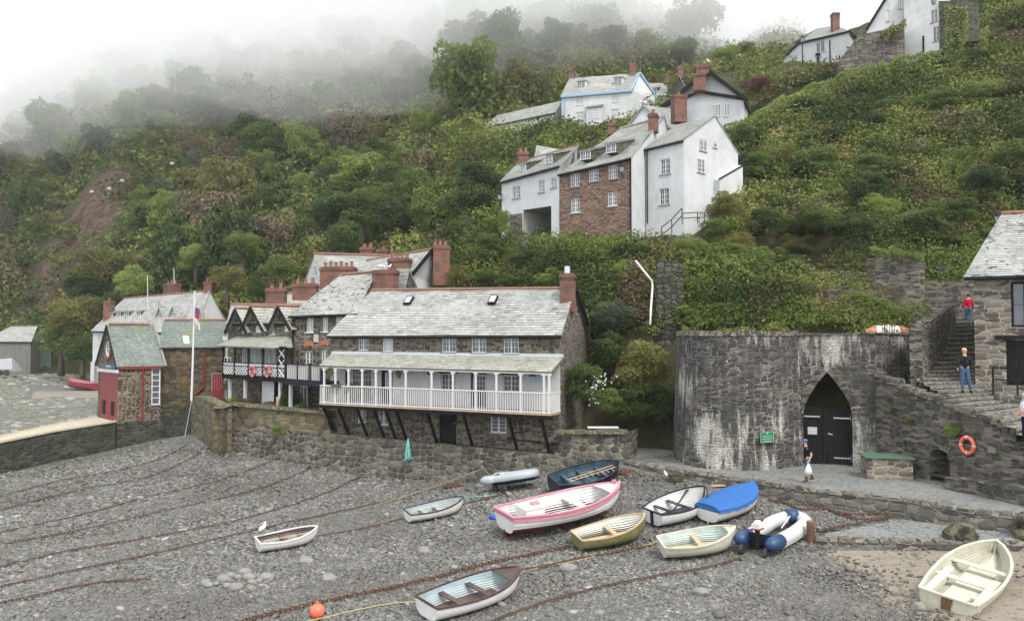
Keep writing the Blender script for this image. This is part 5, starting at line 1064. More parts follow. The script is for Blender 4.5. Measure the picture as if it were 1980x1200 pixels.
h=House('gable_end_house','white gable end with a black verge and a huge brick chimney stack at its right','house',XY(700,58),XY(794,55.5),XY(836,58.5),XY(740,64),8,Zat(543,58),Zat(529,55.5),W(712,505,60.2),W(832,484,57),10,Zat(550,58.5))
h.walls(M['render_white']);h.roof(M['slate_grey'],oh=.2,og=.15);h.gwin((820,827,506,533),rows=4,cols=2,fr=.07,mat=M['paint_white'],split=False)
mb=MB();mb.bar(h.R0+Vector((.04,0,-.02)),h.RRx+Vector((.04,0,-.02)),.08,.26);mb.bar(h.RRx+Vector((.04,0,-.02)),Vector(T(h.BR,h.ebR))+Vector((.1,0,0)),.08,.26);mb.build('bargeboard',M['paint_black'],h.t)
chim_px(h.t,835,867,476,552,57.6,1.1,R(15),pots=3);chim_px(h.t,752,793,500,526,56,.8,R(-10),pots=4)
h=House('dark_gable_house','dark stone gable with black verge poking up right of the gull chimney','house',XY(768,53.5),XY(778,53.2),XY(816,55),XY(790,57),7,9.8,9.9,W(769,520,53.6),W(790,521,53.4),9.6,9.2);h.walls(M['stone_dark']);h.roof(M['slate_far'],oh=.1,og=.1,ridge=False)
# 8. UPPER STREET HOUSES
h=House('archway_house','white rendered house built over a dark passage, left of the brown brick cottage','house',XY(970,62),XY(1082,58),XY(1118,66),XY(1004,70),13.4,Zat(350.5,62),Zat(320,58),W(1003,316,66),W(1117,283,62.5),18,18.6)
ws=[(991,1006,360,383),(1041,1053,348,372),(1065,1076,344,363)];pas=h.px((1012,1066,402,455));pas=(pas[0],pas[1],13.5,pas[3])
h.walls(M['render_white'],[h.px(b)for b in ws]+[pas]);h.roof(M['slate_grey'],oh=.25,course=.28)
for b in ws:h.win(b,rows=3,cols=4,sill='slate',bar=.03)
A_,B_=h.FL,h.FR;d=(B_-A_).normalized();n=Vector((d.y,-d.x));P=lambda s,z,o=0:Vector((A_.x+d.x*s+n.x*o,A_.y+d.y*s+n.y*o,z))
mb=MB();a,b,c,e=pas;mb.face([P(a,c),P(a,c,-5),P(a,e,-5),P(a,e)][::-1]);mb.face([P(b,c),P(b,c,-5),P(b,e,-5),P(b,e)]);mb.face([P(a,e),P(b,e),P(b,e,-5),P(a,e,-5)]);mb.face([P(a,c,-5),P(b,c,-5),P(b,e,-5),P(a,e,-5)]);mb.face([P(a,c),P(b,c),P(b,c,-5),P(a,c,-5)]);mb.build('passage',paint('passage_plaster',(.38,.38,.37,1),.9,.3),h.t)
mb=MB();mb.bar(P((a+b)/2+.3,c,-2.4),P((a+b)/2+.3,e,-2.4),.14,.14);mb.build('passage_post',M['paint_black'],h.t)
s0,s1,z0,z1=h.px((986,1010,414,452));mb=MB();mb.hexa([P(s0,13.2,.12),P(s1,13.2,.12),P(s1,13.2,.003),P(s0,13.2,.003),P(s0,z1,.06),P(s1,z1,.06),P(s1,z1,.003),P(s0,z1,.003)]);mb.build('plinth',M['stone_grey'],h.t)
for bx in((1006,1018,316,331),(1055,1069,299,317)):a_,b_=off2(h.FL,h.FR,1.0);dormer(h.t,a_,b_,bx,M['slate_far'],M['stone_dark'],2.6,.3,cols=4,rows=2)
chim_px(h.t,1001,1022,296,318,65.4,.8,pots=2)
hx=House('hipped_roof_cottage','small slate roof behind the archway house','house',XY(1036,68),XY(1082,66.5),XY(1100,72),XY(1050,74),15,Zat(303,68),Zat(295,66.5),W(1040,282,70),W(1092,292,69));hx.walls(M['render_white']);hx.roof(M['slate_far'],ridge=False)
h=House('brick_cottage','tall brown brick cottage with a long sweeping slate roof and two dormers','house',XY(1082.5,57.95),XY(1222,54.5),XY(1330,70),XY(1180,72),12.2,Zat(336,57.95),Zat(304,54.5),W(1200,250,66),W(1284,227,63.5),18,18)
ws=[(1103,1121,335,361),(1138,1157,327,351),(1176,1194,319,346)];wl=[(1104,1121,383,411),(1175,1193,371,398)]
h.walls(M['cottage_brick'],[h.px(b)for b in ws+wl]);h.roof(M['slate_grey'],oh=.25,og=.06,course=.3,sag=.12,rmat=M['slate_pale'])
for i,b in enumerate(ws):h.win(b,rows=3,cols=4,sill='slate',bar=.03)
for b in wl:h.win(b,rows=3,cols=4,sill='white',arched=.22,bar=.03)
mb=MB();sk_=off2(h.FR,h.BR,-.015);wall_holes(mb,sk_[0],sk_[1],12,12,h.eR-.05,h.ebR,[]);mb.face([T(sk_[0],h.eR-.05),T(sk_[1],h.ebR),h.RR+Vector((.02,0,-.05))]);mb.build('rendered_gable',M['render_white'],h.t)
for bx in((1122,1143,292,309),(1172,1192,278,296)):a_,b_=off2(h.FL,h.FR,1.1);dormer(h.t,a_,b_,bx,M['slate_far'],M['stone_dark'],2.8,.32,cols=4,rows=2)
chim_px(h.t,1257,1274,222,257,60.5,.7,R(-20),pots=1);downpipe(h.t,h.FL,h.FR,1220,306,462,M['paint_black']);chim_px(h.t,1176,1191,240,262,67.5,.7,pots=0)
h=House('white_tall_cottage','tall white cottage with its broad gable wall facing right, beside the brick cottage','house',XY(1250,57.6),XY(1325,55.8),XY(1430,60.2),XY(1330,63.5),12.6,Zat(288,57.6),Zat(270,55.8),W(1308,243,60.8),W(1382,225,58),Zat(296,62),Zat(297,60.2))
ws=[(1277,1296,307,337),(1275,1294,364,396)];h.walls(M['render_white'],[h.px(b)for b in ws]);h.roof(M['slate_far'],oh=.2,og=.05,ridge=False)
for b in ws:h.win(b,rows=3,cols=4,sill='slate',bar=.03)
for b in((1352,1366,265,292),(1348,1362,307,334)):h.gwin(b,rows=3,cols=4,sill='slate',bar=.03)
h.gwin((1378.5,1386,272,286),rows=2,cols=1,split=False,sill='slate')
downpipe(h.t,h.FL,h.FR,1252,292,432,M['paint_black']);chim_px(h.t,1303,1328,186,238,63.5,.9,R(10),pots=1)
A_,B_=h.FR,h.BR;s0,z0=hit(A_,B_,1380,350);s1,z1=hit(A_,B_,1425,322);d=(B_-A_).normalized();n=Vector((d.y,-d.x));P=lambda s,z,o=0:Vector((A_.x+d.x*s+n.x*o,A_.y+d.y*s+n.y*o,z))
mb=MB();mb.hexa([P(s0,13,.5),P(s1,13,.5),P(s1,13,.01),P(s0,13,.01),P(s0,z0,.5),P(s1,z1,.5),P(s1,z1+.1,.01),P(s0,z0+.1,.01)]);ln=mb.build('lean_to',M['render_white'],h.t);mb=MB();mb.bar(P(s0-.1,z0+.05,.52),P(s1+.1,z1+.05,.52),.08,.1);mb.build('coping',M['paint_black'],ln)
h=House('white_gable_cottage','small white gable peeping over the roof of the brown brick cottage','house',XY(1208,71),XY(1290,69),XY(1345,76),XY(1262,79),20,25.4,25.2,W(1243,204,70.3),W(1244,204,70.3),25,25)
h.t.location=h.t.location
mb=MB();wall_holes(mb,h.FL,h.FR,20,20,25.4,25.2,[]);mb.face([T(h.FL,25.4),T(h.FR,25.2),W(1243,204,70.2)]);mb.face([T(h.FR,20),T(h.BR,20),T(h.BR,25),T(h.FR,25.2)]);mb.build('wall',M['render_white'],h.t)
mb=MB();ra,rbk=W(1243,203.5,70),W(1316,212,79);roof_plane(mb,Vector(T(h.FR,25.1))+Vector((.2,-.3,0)),Vector(T(h.BR,25))+Vector((.2,0,0)),rbk,ra,sag=.03);roof_plane(mb,Vector(T(h.BL,25)),Vector(T(h.FL,25.3))+Vector((-.2,-.3,0)),ra,rbk,sag=.03);mb.build('roof',M['slate_far'],h.t)
gull(W(1241,203.5,70),R(180),'gull on the peak of the small white gable',1.1);gull(W(1246,204,70),R(20),'gull standing second from the peak of the small white gable',1.0)
h=House('black_trimmed_house','white house with black bargeboards and a large brick chimney, highest of the cluster','house',XY(1275,80.5),XY(1442,75.5),XY(1470,86),XY(1300,92),22,Zat(213,80.5),Zat(196,75.5),W(1368,139,78),W(1369,139,78))
mb=MB();wall_holes(mb,h.FL,h.FR,22,22,h.eL,h.eR,[]);mb.face([T(h.FL,h.eL),T(h.FR,h.eR),W(1368,139,77.8)]);mb.face([T(h.FR,22),T(h.BR,22),T(h.BR,h.eR),T(h.FR,h.eR)]);mb.build('wall',M['render_white'],h.t)
mb=MB();ra,rbk=W(1368,138,77.2),W(1392,150,90);fr_=W(1445,196,75);fl_=W(1272,213,80);roof_plane(mb,fr_,Vector(T(h.BR,h.eR)),rbk,ra,sag=.02,course=.35);roof_plane(mb,Vector(T(h.BL,h.eL)),fl_,ra,rbk,sag=.02,course=.35);mb.build('roof',M['slate_far'],h.t)
mb=MB();dn=Vector((0,-.12,0));mb.bar(ra+dn,fr_+dn,.1,.35);mb.bar(ra+dn,fl_+dn,.1,.35);mb.build('bargeboard',M['paint_black'],h.t)
mb=MB();A_,B_=h.FL,h.FR;d=(B_-A_).normalized();n=Vector((d.y,-d.x));P=lambda s,z,o=0:Vector((A_.x+d.x*s+n.x*o,A_.y+d.y*s+n.y*o,z));sa,za=hit(A_,B_,1352,178);sb,zb_=hit(A_,B_,1443,192);s0_,z0_=hit(A_,B_,1276,210);mb.bar(P(s0_,z0_,.1),P(sa,za,.1),.12,.25);mb.bar(P(sa,za,.1),P(sb,zb_,.1),.12,.3);mb.build('eave_band',M['paint_black'],h.t)
for b in((1383,1394,202,224),(1401,1411,201,224)):h.win(b,off=.08,rows=4,cols=4,fr=.06,bar=.03,sill='white')
h.win((1337,1344,170,180),off=.06,rows=2,cols=2,fr=.05,sill=None)
chim_px(h.t,1344,1367,146,178,76.6,1.2,R(-10),pots=0);chim_px(h.t,1349,1374,131,146,77.4,1.2,R(-10),pots=3)
gull(W(1371,125,77.3),R(200),'dark gull perched on top of the large brick chimney of the black trimmed house',1.3)
h=House('slate_cottage','small white cottage with a single dormer, right of the blue trimmed house','house',XY(1236,112),XY(1290,110),XY(1296,118),XY(1242,120),33,Zat(186,112),Zat(184,110),W(1246,163,115),W(1290,161,114));h.walls(M['render_white']);h.roof(M['slate_far'],ridge=False,course=.35)
a_,b_=off2(h.FL,h.FR,.9);dormer(h.t,a_,b_,(1257,1270,171,183),M['slate_far'],M['stone_dark'],2,.3)
h=House('dark_stone_cottage','dark stone gable with two brick chimneys behind the black trimmed house','house',XY(1286,112),XY(1334,108),XY(1345,118),XY(1297,120),33,40,40.6,W(1312,148,112),W(1318,149,110));mb=MB();wall_holes(mb,h.FL,h.FR,33,33,40.2,40.6,[]);mb.face([T(h.FL,40.2),T(h.FR,40.6),W(1314,147,109.8)]);mb.build('wall',M['stone_dark'],h.t)
mb=MB();ra,rk=W(1314,146,109.4),W(1320,150,120);roof_plane(mb,Vector(T(h.FR,40.4)),Vector(T(h.BR,40)),rk,ra,course=.4);roof_plane(mb,Vector(T(h.BL,40)),Vector(T(h.FL,40)),ra,rk,course=.4);mb.build('roof',M['slate_far'],h.t);chim_px(h.t,1287,1296,146,163,111,.7,pots=1);chim_px(h.t,1313,1325,133,153,110.5,.9,pots=2)
h=House('blue_trimmed_house','white house with pale blue eaves and drainpipes high on the hillside','house',XY(1087,106),XY(1224,102.5),XY(1280,111),XY(1100,116),33,Zat(184.5,106),Zat(172.5,102.5),W(1102,153,110),W(1235,142,107),39,Zat(203,111))
ws=[(1113,1127,186,203),(1183,1197,181,197),(1114,1128,217,234),(1181,1196,211,228)];h.walls(M['render_white'],[h.px(b)for b in ws]);h.roof(M['slate_far'],oh=.2,og=.1,course=.35,ridge=False)
for b in ws:h.win(b,rows=4,cols=4,fr=.07,bar=.04,sill='white',glass=M['glass_pale'])
mb=MB();mb.bar(h.L0+Vector((0,-.05,-.1)),h.R0+Vector((0,-.05,-.1)),.12,.3);mb.bar(h.R0,h.RRx,.12,.3);mb.bar(h.RRx+Vector((.1,0,0)),Vector(T(h.BR,h.ebR+.1))+Vector((.1,0,0)),.12,.35);mb.build('bargeboard',M['paint_blue'],h.t);downpipe(h.t,h.FL,h.FR,1092,188,238,M['paint_blue'],.08)
bayA,bayB=off2(h.FL,h.FR,-.9);s0,s1,z0,z1=px(bayA,bayB,(1134,1162,208,231));d=(h.FR-h.FL).normalized();n=Vector((d.y,-d.x));P=lambda s,z,o=0:Vector((bayA.x+d.x*s+n.x*o,bayA.y+d.y*s+n.y*o,z));mb=MB();mb.hexa([P(s0,z0-.8,0),P(s1,z0-.8,0),P(s1,z0-.8,-.9),P(s0,z0-.8,-.9),P(s0,z1,0),P(s1,z1,0),P(s1,z1,-.9),P(s0,z1,-.9)]);by=mb.build('bay_window',M['render_white'],h.t)
window(by,bayA,bayB,s0+.15,s1-.15,z0+.1,z1-.1,off=.05,cols=8,rows=3,fr=.07,bar=.035,sill=None,glass=M['glass_pale']);mb=MB();roof_plane(mb,P(s0-.15,z1+.05,.2),P(s1+.15,z1+.05,.2),P(s1+.1,z1+.6,-.9),P(s0-.1,z1+.6,-.9),sag=0);mb.build('bay_roof',M['slate_far'],by)
for bx in((1116,1132,157,171),(1187,1203,150,164)):a_,b_=off2(h.FL,h.FR,1.5);dormer(h.t,a_,b_,bx,M['slate_far'],M['paint_white'],2.2,.15,cols=4,rows=3)
chim_px(h.t,1100,1111,137,156,110.5,.8,pots=1);chim_px(h.t,1219,1231,126,148,107,.8,pots=2)
h=House('white_outbuilding','long low white outbuilding stepping downhill left of the blue trimmed house','house',XY(938,113),XY(1074,109),XY(1090,115),XY(955,119),32.5,Zat(245,113),Zat(217,109),W(962,223.5,116.5),W(1086,196,112.5));h.walls(M['render_white'],[h.px((1020,1032,229,241))]);h.roof(M['slate_far'],oh=.3,ridge=False,course=.35);h.win((1020,1032,229,241),rows=2,cols=4,fr=.07,glass=M['glass_pale'])
# 9. TOP OF THE STREET
h=House('hilltop_house','white house with a tall single brick chimney on the crest, wrapped in mist','house',XY(1518,93),XY(1650,86),XY(1664,93),XY(1535,101),33,Zat(113,93),Zat(63,86),W(1578,56,95),W(1612,50,92),Zat(84,101),Zat(80,93))
ws=[(1577,1595,80,102),(1580,1597,117,130),(1528,1542,108,121)]
fm=XY(1548,91.2);mb=MB();wall_holes(mb,h.FL,fm,33,33,h.eL,Zat(86,91.2),[px(h.FL,fm,ws[2])]);wall_holes(mb,fm,h.FR,33,33,Zat(86,91.2),h.eR,[px(fm,h.FR,ws[0]),px(fm,h.FR,ws[1])]);mb.face([T(h.FR,33),T(h.BR,33),T(h.BR,h.ebR),T(h.FR,h.eR)]);mb.build('wall',M['render_white'],h.t)
mb=MB();q=Vector(T(fm,Zat(86,91.2)));ql=Vector(T(h.FL,h.eL));o_=Vector((0,-.3,0));roof_plane(mb,ql+o_+Vector((-.2,0,0)),q+o_,h.RL,W(1560,72,98),course=.35);roof_plane(mb,q+o_,Vector(T(h.FR,h.eR))+o_+Vector((.2,0,0)),h.RR,h.RL,course=.35);roof_plane(mb,Vector(T(h.FR,h.eR))+Vector((.3,0,0)),Vector(T(h.BR,h.ebR))+Vector((.3,0,0)),h.RR+Vector((0,1,0)),h.RR,course=.35);roof_plane(mb,Vector(T(h.BR,h.ebR)),Vector(T(h.BL,h.ebL)),h.RL,h.RR,course=.35);mb.build('roof',M['slate_far'],h.t)
mb=MB();mb.bar(ql+o_*1.2,q+o_*1.2,.08,.2);mb.bar(q+o_*1.2,Vector(T(h.FR,h.eR))+o_*1.2,.08,.2);mb.bar(Vector(T(h.FR,h.eR))+o_,Vector(T(h.BR,h.ebR))+Vector((.3,-.2,0)),.08,.2);mb.build('gutter',M['paint_black'],h.t)
for i,b in enumerate(ws):window(h.t,*((h.FL,fm)if i==2 else(fm,h.FR)),*px(*((h.FL,fm)if i==2 else(fm,h.FR)),b),rows=1 if i<2 else 2,cols=2 if i<2 else 4,fr=.09,sill='slate',glass=M['glass_pale']if i==2 else None)
chim_px(h.t,1616,1629,27,66,89.5,.75,pots=0);downpipe(h.t,fm,h.FR,1605,78,125,M['paint_black'],.06)
h=House('crest_cottage','white cottage with a steep verge cut off by the top edge of the photo','house',XY(1684,78.5),XY(1758,77.2),XY(1790,86),XY(1715,88),34,Zat(58,78.5),Zat(-60,77.2),W(1745,-30,80),W(1790,-70,80))
wsx=[(1714,1719,20,42),(1736,1743,-14,18)]
mb=MB();wall_holes(mb,h.FL,h.FR,34,34,h.eL,h.eR,[h.px(b)for b in wsx]);mb.face([T(h.FR,34),T(h.BR,34),T(h.BR,h.eR),T(h.FR,h.eR)]);mb.build('wall',M['render_white'],h.t)
for b in wsx:h.win(b,rows=2,cols=2,fr=.07)
mb=MB();l_,r_=Vector(T(h.FL,h.eL))+Vector((-.15,-.25,-.1)),Vector(T(h.FR,h.eR))+Vector((0,-.25,0));bk0,bk1=Vector(T(h.BL,h.eL)),Vector(T(h.BR,h.eR));roof_plane(mb,bk0,l_,r_,bk1,course=.35);mb.build('roof',M['slate_far'],h.t);mb=MB();mb.bar(l_,r_,.08,.25);mb.build('bargeboard',M['paint_black'],h.t)
mb=MB();a_=W(1697,62,77.6);mb.hexa([a_+Vector(q)for q in((-.3,0,-1),(1.3,0,-1),(1.3,1,-1),(-.3,1,-1),(.1,0,0),(.9,0,0),(.9,1,0),(.1,1,0))]);pr=mb.build('porch',M['stone_dark'],h.t);mb=MB();roof_plane(mb,a_+Vector((-.4,-.2,-.9)),a_+Vector((-.4,1,-.9)),a_+Vector((.5,1,.15)),a_+Vector((.5,-.2,.15)),course=.3);roof_plane(mb,a_+Vector((1.5,-.2,-.6)),a_+Vector((1.5,1,-.6)),a_+Vector((.5,1,.15)),a_+Vector((.5,-.2,.15)),course=.3);mb.build('porch_roof',M['slate_far'],pr)
h=House('whitewashed_tower_house','tall whitewashed house end at the top right with ivy climbing its corner','house',XY(1758,76.6),XY(1826,73.8),XY(1850,82),XY(1780,84),33.4,40.5,40.8,W(1780,-40,80),W(1835,-40,78))
ws=[(1800,1813,19,43),(1804,1817,51,80)];h.walls(paint('old_whitewash',(.66,.67,.66,1),.85,.5,(.35,.34,.31,1),.7,.6,.2),[h.px(b)for b in ws]);h.roof(M['slate_far'])
for b in ws:h.win(b,rows=3,cols=4,fr=.07,sill='slate')
downpipe(h.t,h.FL,h.FR,1786,70,116,M['paint_black'],.08)
wall_strip('ivied_yard_wall',[XY(1826,73.6),XY(1870,72.5),XY(1905,72)],[Zat(2,73.6),Zat(2,72.5),Zat(6,72)],[34]*3,1.5,M['stone_dark'],'dark stone wall hung with ivy right of the whitewashed house','wall')
wall_strip('bastion_wall',[XY(1632,75.6),XY(1665,75.3),XY(1700,75),XY(1758,74.5)],[Zat(116,75.6),Zat(72,75.3),Zat(62,75),Zat(43,74.5)],[31]*4,3,M['stone_grey'],'high grey stone bastion sloping up under the crest cottage','wall',lump=.25)
# 10. STONE STORE at right
h=House('stone_store','rough stone net store with a pale slate roof at the right edge by the steps','building',XY(1884,33.0),XY(2150,30.6),XY(2260,38),XY(1960,41.5),.4,Zat(530,33),Zat(523,30.6),W(1950,415,37.4),W(2300,400,34.5),9,9)
wn=(1955,2010,544,632);dr_=(1946,2010,658,745);h.walls(M['stone_right'],[h.px(wn),h.px(dr_)],left=True);h.roof(M['slate_holed2']if 'slate_holed2' in M else M['slate_holed'],oh=.35,og=.28,ridge=True,sag=.06)
panel_door(h.t,h.FL,h.FR,dr_,M['paint_black'],None);s0,s1,z0,z1=h.px(wn);window(h.t,h.FL,h.FR,s0,s1,z0,z1,rows=2,cols=2,fr=.09,mat=M['paint_black'],sill='slate',inset=.1);s0,s1,z0,z1=h.px((1924,2040,648,656));d=(h.FR-h.FL).normalized();n=Vector((d.y,-d.x));P=lambda s,z,o=0:Vector((h.FL.x+d.x*s+n.x*o,h.FL.y+d.y*s+n.y*o,z));mb=MB();mb.hexa([P(s0,z0,.12),P(s1,z0,.12),P(s1,z0,.0),P(s0,z0,.0),P(s0,z1,.12),P(s1,z1,.12),P(s1,z1,.0),P(s0,z1,.0)]);mb.build('lintel',M['paint_black'],h.t)
# VEGETATION
M['leaf_dark']=leafmat('dark_leaves',(0.020,0.036,0.009,1),(0.048,0.080,0.020,1),(0.100,0.146,0.039,1),.3,.25,.35)
M['leaf_mid']=leafmat('mid_green_leaves',(0.041,0.068,0.016,1),(0.100,0.146,0.035,1),(0.198,0.247,0.066,1),.35,.2,.6)
M['leaf_fresh']=leafmat('fresh_green_leaves',(0.084,0.127,0.026,1),(0.168,0.231,0.052,1),(0.280,0.333,0.092,1),.4,.2,.5)
M['leaf_olive']=leafmat('olive_leaves',(0.062,0.067,0.019,1),(0.149,0.153,0.043,1),(0.256,0.250,0.078,1),.35,.2,.5)
M['leaf_grey']=leafmat('grey_green_leaves',(0.048,0.063,0.037,1),(0.096,0.116,0.069,1),(0.169,0.185,0.116,1),.3,.3,.5)
M['leaf_twig']=leafmat('bare_twigs',(.07,.05,.032,1),(.13,.10,.062,1),(.19,.155,.095,1),.1,.3,.4)
M['leaf_red']=leafmat('copper_leaves',(.045,.018,.012,1),(.11,.04,.025,1),(.20,.09,.06,1),.3,.6,.3)
def scrubmat():
 s=NT('scrub_leaves');P=s.pos();at=s.n('Attribute',attribute_name='rnd').outputs['Fac']
 f=s.math('ADD',s.math('MULTIPLY',at,.34),s.math('MULTIPLY',s.math('SUBTRACT',s.noise(P,.16,4,.55),.5),2.3),clamp=False);f=s.math('ADD',f,.22,clamp=True)
 gr=s.ramp(f,[(.0,(0.027,0.045,0.009,1)),(.35,(0.071,0.103,0.020,1)),(.65,(0.159,0.193,0.041,1)),(1,(0.290,0.320,0.074,1))])
 ol=s.ramp(f,[(.0,(0.063,0.061,0.019,1)),(.5,(0.163,0.151,0.049,1)),(1,(0.293,0.267,0.090,1))])
 br=s.ramp(f,[(.0,(.05,.032,.02,1)),(.5,(.13,.09,.06,1)),(1,(.24,.18,.13,1))])
 c=s.mix(s.ramp(s.noise(P,.14,4,.6),[(.5,0),(.62,.8)]),gr,ol);c=s.mix(s.ramp(s.noise(s.scale(P,(1,1,.55)),.22,4,.65),[(.565,0),(.64,.85)]),c,br)
 d=s.n('BsdfPrincipled');s.set(d.inputs['Base Color'],c);d.inputs['Roughness'].default_value=.65;d.inputs['Specular IOR Level'].default_value=.2
 t=s.n('BsdfTranslucent');s.set(t.inputs[0],c);m=s.n('MixShader');m.inputs[0].default_value=.3
 s.t.links.new(d.outputs[0],m.inputs[1]);s.t.links.new(t.outputs[0],m.inputs[2]);s.t.links.new(m.outputs[0],s.out.inputs[0]);return s.m
M['scrub']=scrubmat()
M['bark']=paint('bark',(.11,.09,.07,1),.9,.5,(.05,.05,.035,1))
def unit(v):return v/np.maximum(1e-9,np.linalg.norm(v,axis=1,keepdims=True))
def leaves(C,N,S,rng,wr=.62):
 """rhombic leaves at C facing about N, size S (array)"""
 n=len(C);nr=unit(N*.75+rng.normal(0,.62,(n,3)));a=unit(np.cross(nr,rng.normal(0,1,(n,3))));b=np.cross(nr,a)
 S=np.asarray(S).reshape(-1,1);L=a*S*.5;Wd=b*S*.5*wr;bend=nr*S*.12
 V=np.stack([C-L,C+Wd+bend,C+L,C-Wd+bend],1);return V.reshape(-1,3)
def crown_mesh(name,seed,mat,n=2600,leaf=.11,lobes=11,flat=.85,spread=.64,low=-.35,gap=.0):
 rng=np.random.default_rng(seed);lobes=int(lobes*2.2);C=rng.normal(0,1,(lobes,3));C=unit(C)*(rng.uniform(.15,1,(lobes,1))**.5)*spread*1.22*np.array([[rng.uniform(.8,1.15),rng.uniform(.8,1.15),1]]);C[:,2]=np.clip(C[:,2]*flat,low,.75);C[0]=(0,0,.0)
 Rr=rng.uniform(.17,.36,lobes);Rr[0]=.5;w_=Rr**2;k=rng.choice(lobes,n,p=w_/w_.sum());d=unit(rng.normal(0,1,(n,3)));d[:,2]=np.where(d[:,2]<-.35,-d[:,2],d[:,2])
 rr=Rr[k][:,None]*rng.uniform(.78,1.06,(n,1))*(1+.16*np.sin(7*d[:,:1]+5*d[:,1:2]+k[:,None]));P=C[k]+d*rr*np.array([[1,1,flat]])
 lb=rng.uniform(0,1,lobes)
 V=leaves(P,d,leaf*rng.uniform(.6,1.4,n),rng);at=np.repeat(np.clip(.5*lb[k]+.5*rng.uniform(0,1,n),0,1),4)
 return fast_mesh(name,V,4,mat,at)
def trunk_mesh(name,seed,mat,limbs=6,thick=.09,twigs=0):
 rnd=random.Random(seed);mb=MB();top=Vector((rnd.uniform(-.1,.1),rnd.uniform(-.1,.1),.15));b=Vector((0,0,-1.35))
 mid=b.lerp(top,.5)+Vector((rnd.uniform(-.08,.08),rnd.uniform(-.08,.08),0));mb.tube([b,mid,top],[thick*1.3,thick,thick*.6],7)
 for i in range(limbs):
  a=6.28*i/limbs+rnd.uniform(-.4,.4);s0=b.lerp(top,rnd.uniform(.55,.95));e=Vector((math.cos(a)*rnd.uniform(.45,.75),math.sin(a)*rnd.uniform(.45,.75),rnd.uniform(-.05,.55)));m=s0.lerp(e,.5)+Vector((0,0,.08));mb.tube([s0,m,e],[thick*.55,thick*.35,thick*.12],5)
  for j in range(twigs):
   q=s0.lerp(e,rnd.uniform(.3,1));mb.tube([q,q+Vector((rnd.uniform(-.3,.3),rnd.uniform(-.3,.3),rnd.uniform(.05,.4)))],[thick*.15,thick*.04],3)
 s_=mb;me=D.meshes.new(name);me.from_pydata(s_.v,[],s_.f);me.materials.append(mat);me.polygons.foreach_set('use_smooth',[True]*len(me.polygons));return me
PROTO={}
for kind,mt in(('dark','leaf_dark'),('mid','leaf_mid'),('fresh','leaf_fresh'),('olive','leaf_olive'),('grey','leaf_grey')):
 PROTO[kind]=[crown_mesh('crown_'+kind,10*i+len(kind)+ord(kind[0]),M[mt],5200,.092,15)for i in range(3)]
PROTO['fine_dark']=[crown_mesh('crown_fine',77+i,M['leaf_dark'],12000,.062,16)for i in range(2)]
PROTO['fine_mid']=[crown_mesh('crown_fine',87+i,M['leaf_mid'],10000,.06,14,low=-.6)for i in range(2)]
PROTO['fine_olive']=[crown_mesh('crown_fine',97+i,M['leaf_olive'],9000,.06,14,low=-.6)for i in range(2)]
PROTO['fine_fresh']=[crown_mesh('crown_fine',107+i,M['leaf_fresh'],9000,.06,14,low=-.6)for i in range(2)]
PROTO['fine_grey']=[crown_mesh('crown_fine',117+i,M['leaf_grey'],10000,.05,14,low=-.6)for i in range(1)]
PROTO['twig']=[crown_mesh('crown_twigs',127+i,M['leaf_twig'],1500,.085,12)for i in range(2)]
PROTO['red']=[crown_mesh('crown_copper',137,M['leaf_red'],3600,.055,14,flat=.7)]
PROTO['conifer']=[crown_mesh('crown_conifer',147,M['leaf_dark'],3000,.09,9,flat=1.0)]
TR=[trunk_mesh('trunk',i,M['bark'])for i in range(3)];TRB=trunk_mesh('trunk_bare',9,M['bark'],9,.07,7)
def tree(name,kind,loc,r,rz=None,label=None,cat='tree',group=None,rot=None,trunk=True,bare=False,hgt=None):
 """loc: ground point; r crown radius; crown centre at height hgt"""
 rz=rz or r*.85;hgt=hgt if hgt is not None else rz*.8;rt=random.uniform(0,6.28)if rot is None else rot
 t=thing(name,label,cat,loc,group)
 c=D.objects.new('crown' if trunk or cat=='tree' else 'foliage',random.choice(PROTO[kind]));COL.objects.link(c);c.parent=t;c.location=(0,0,hgt);c.scale=(r,r,rz);c.rotation_euler.z=rt;ORG[c.name]=Vector(loc)
 if not trunk:return t
 q=D.objects.new('trunk',TRB if bare else random.choice(TR));COL.objects.link(q);q.parent=t;q.location=(0,0,hgt);k=hgt/1.3;q.scale=(r,r,max(.05,k));q.rotation_euler.z=rt;ORG[q.name]=Vector(loc)
 return t
def gtree(name,kind,u,v,d,rpx,**k):
 """tree whose crown centre shows at pixel (u,v) at distance d with radius rpx px"""
 c=W(u,v,d);g=hz(c.x,d);r=rpx/F*d;rz=k.pop('asp',.9)*r;g=min(g,c.z-rz*.6);g=max(g,c.z-rz*(.55 if not k.get('trunk',1)else 1.3));return tree(name,kind,(c.x,c.y,g),r,rz,hgt=c.z-g,**k)
def vis_v(u,d):return 650-(hill(u,d)-7)*F/d
spots=[];random.seed(21);tries=0
def bare_zone(u,v):return v>340 and v<640 and abs((u-75)-(610-v)*.55)<88
GR={'dark':('dark_tree','dark green dense tree in the misty hillside wood','dark trees in the hillside wood'),'mid':('leafy_tree','mid green leafy tree in the misty hillside wood','mid green trees in the hillside wood'),'fresh':('spring_tree','bright spring green tree in the misty hillside wood','bright green trees in the hillside wood'),'olive':('olive_tree','yellowish olive green tree in the misty hillside wood','olive green trees in the hillside wood'),'grey':('greyish_tree','pale greyish green tree in the misty hillside wood','greyish trees in the hillside wood'),'twig':('bare_tree','brown half bare tree in the misty hillside wood','half bare trees on the hillside')}
GR['olive']=('yellow_green_tree',)+GR['olive'][1:]
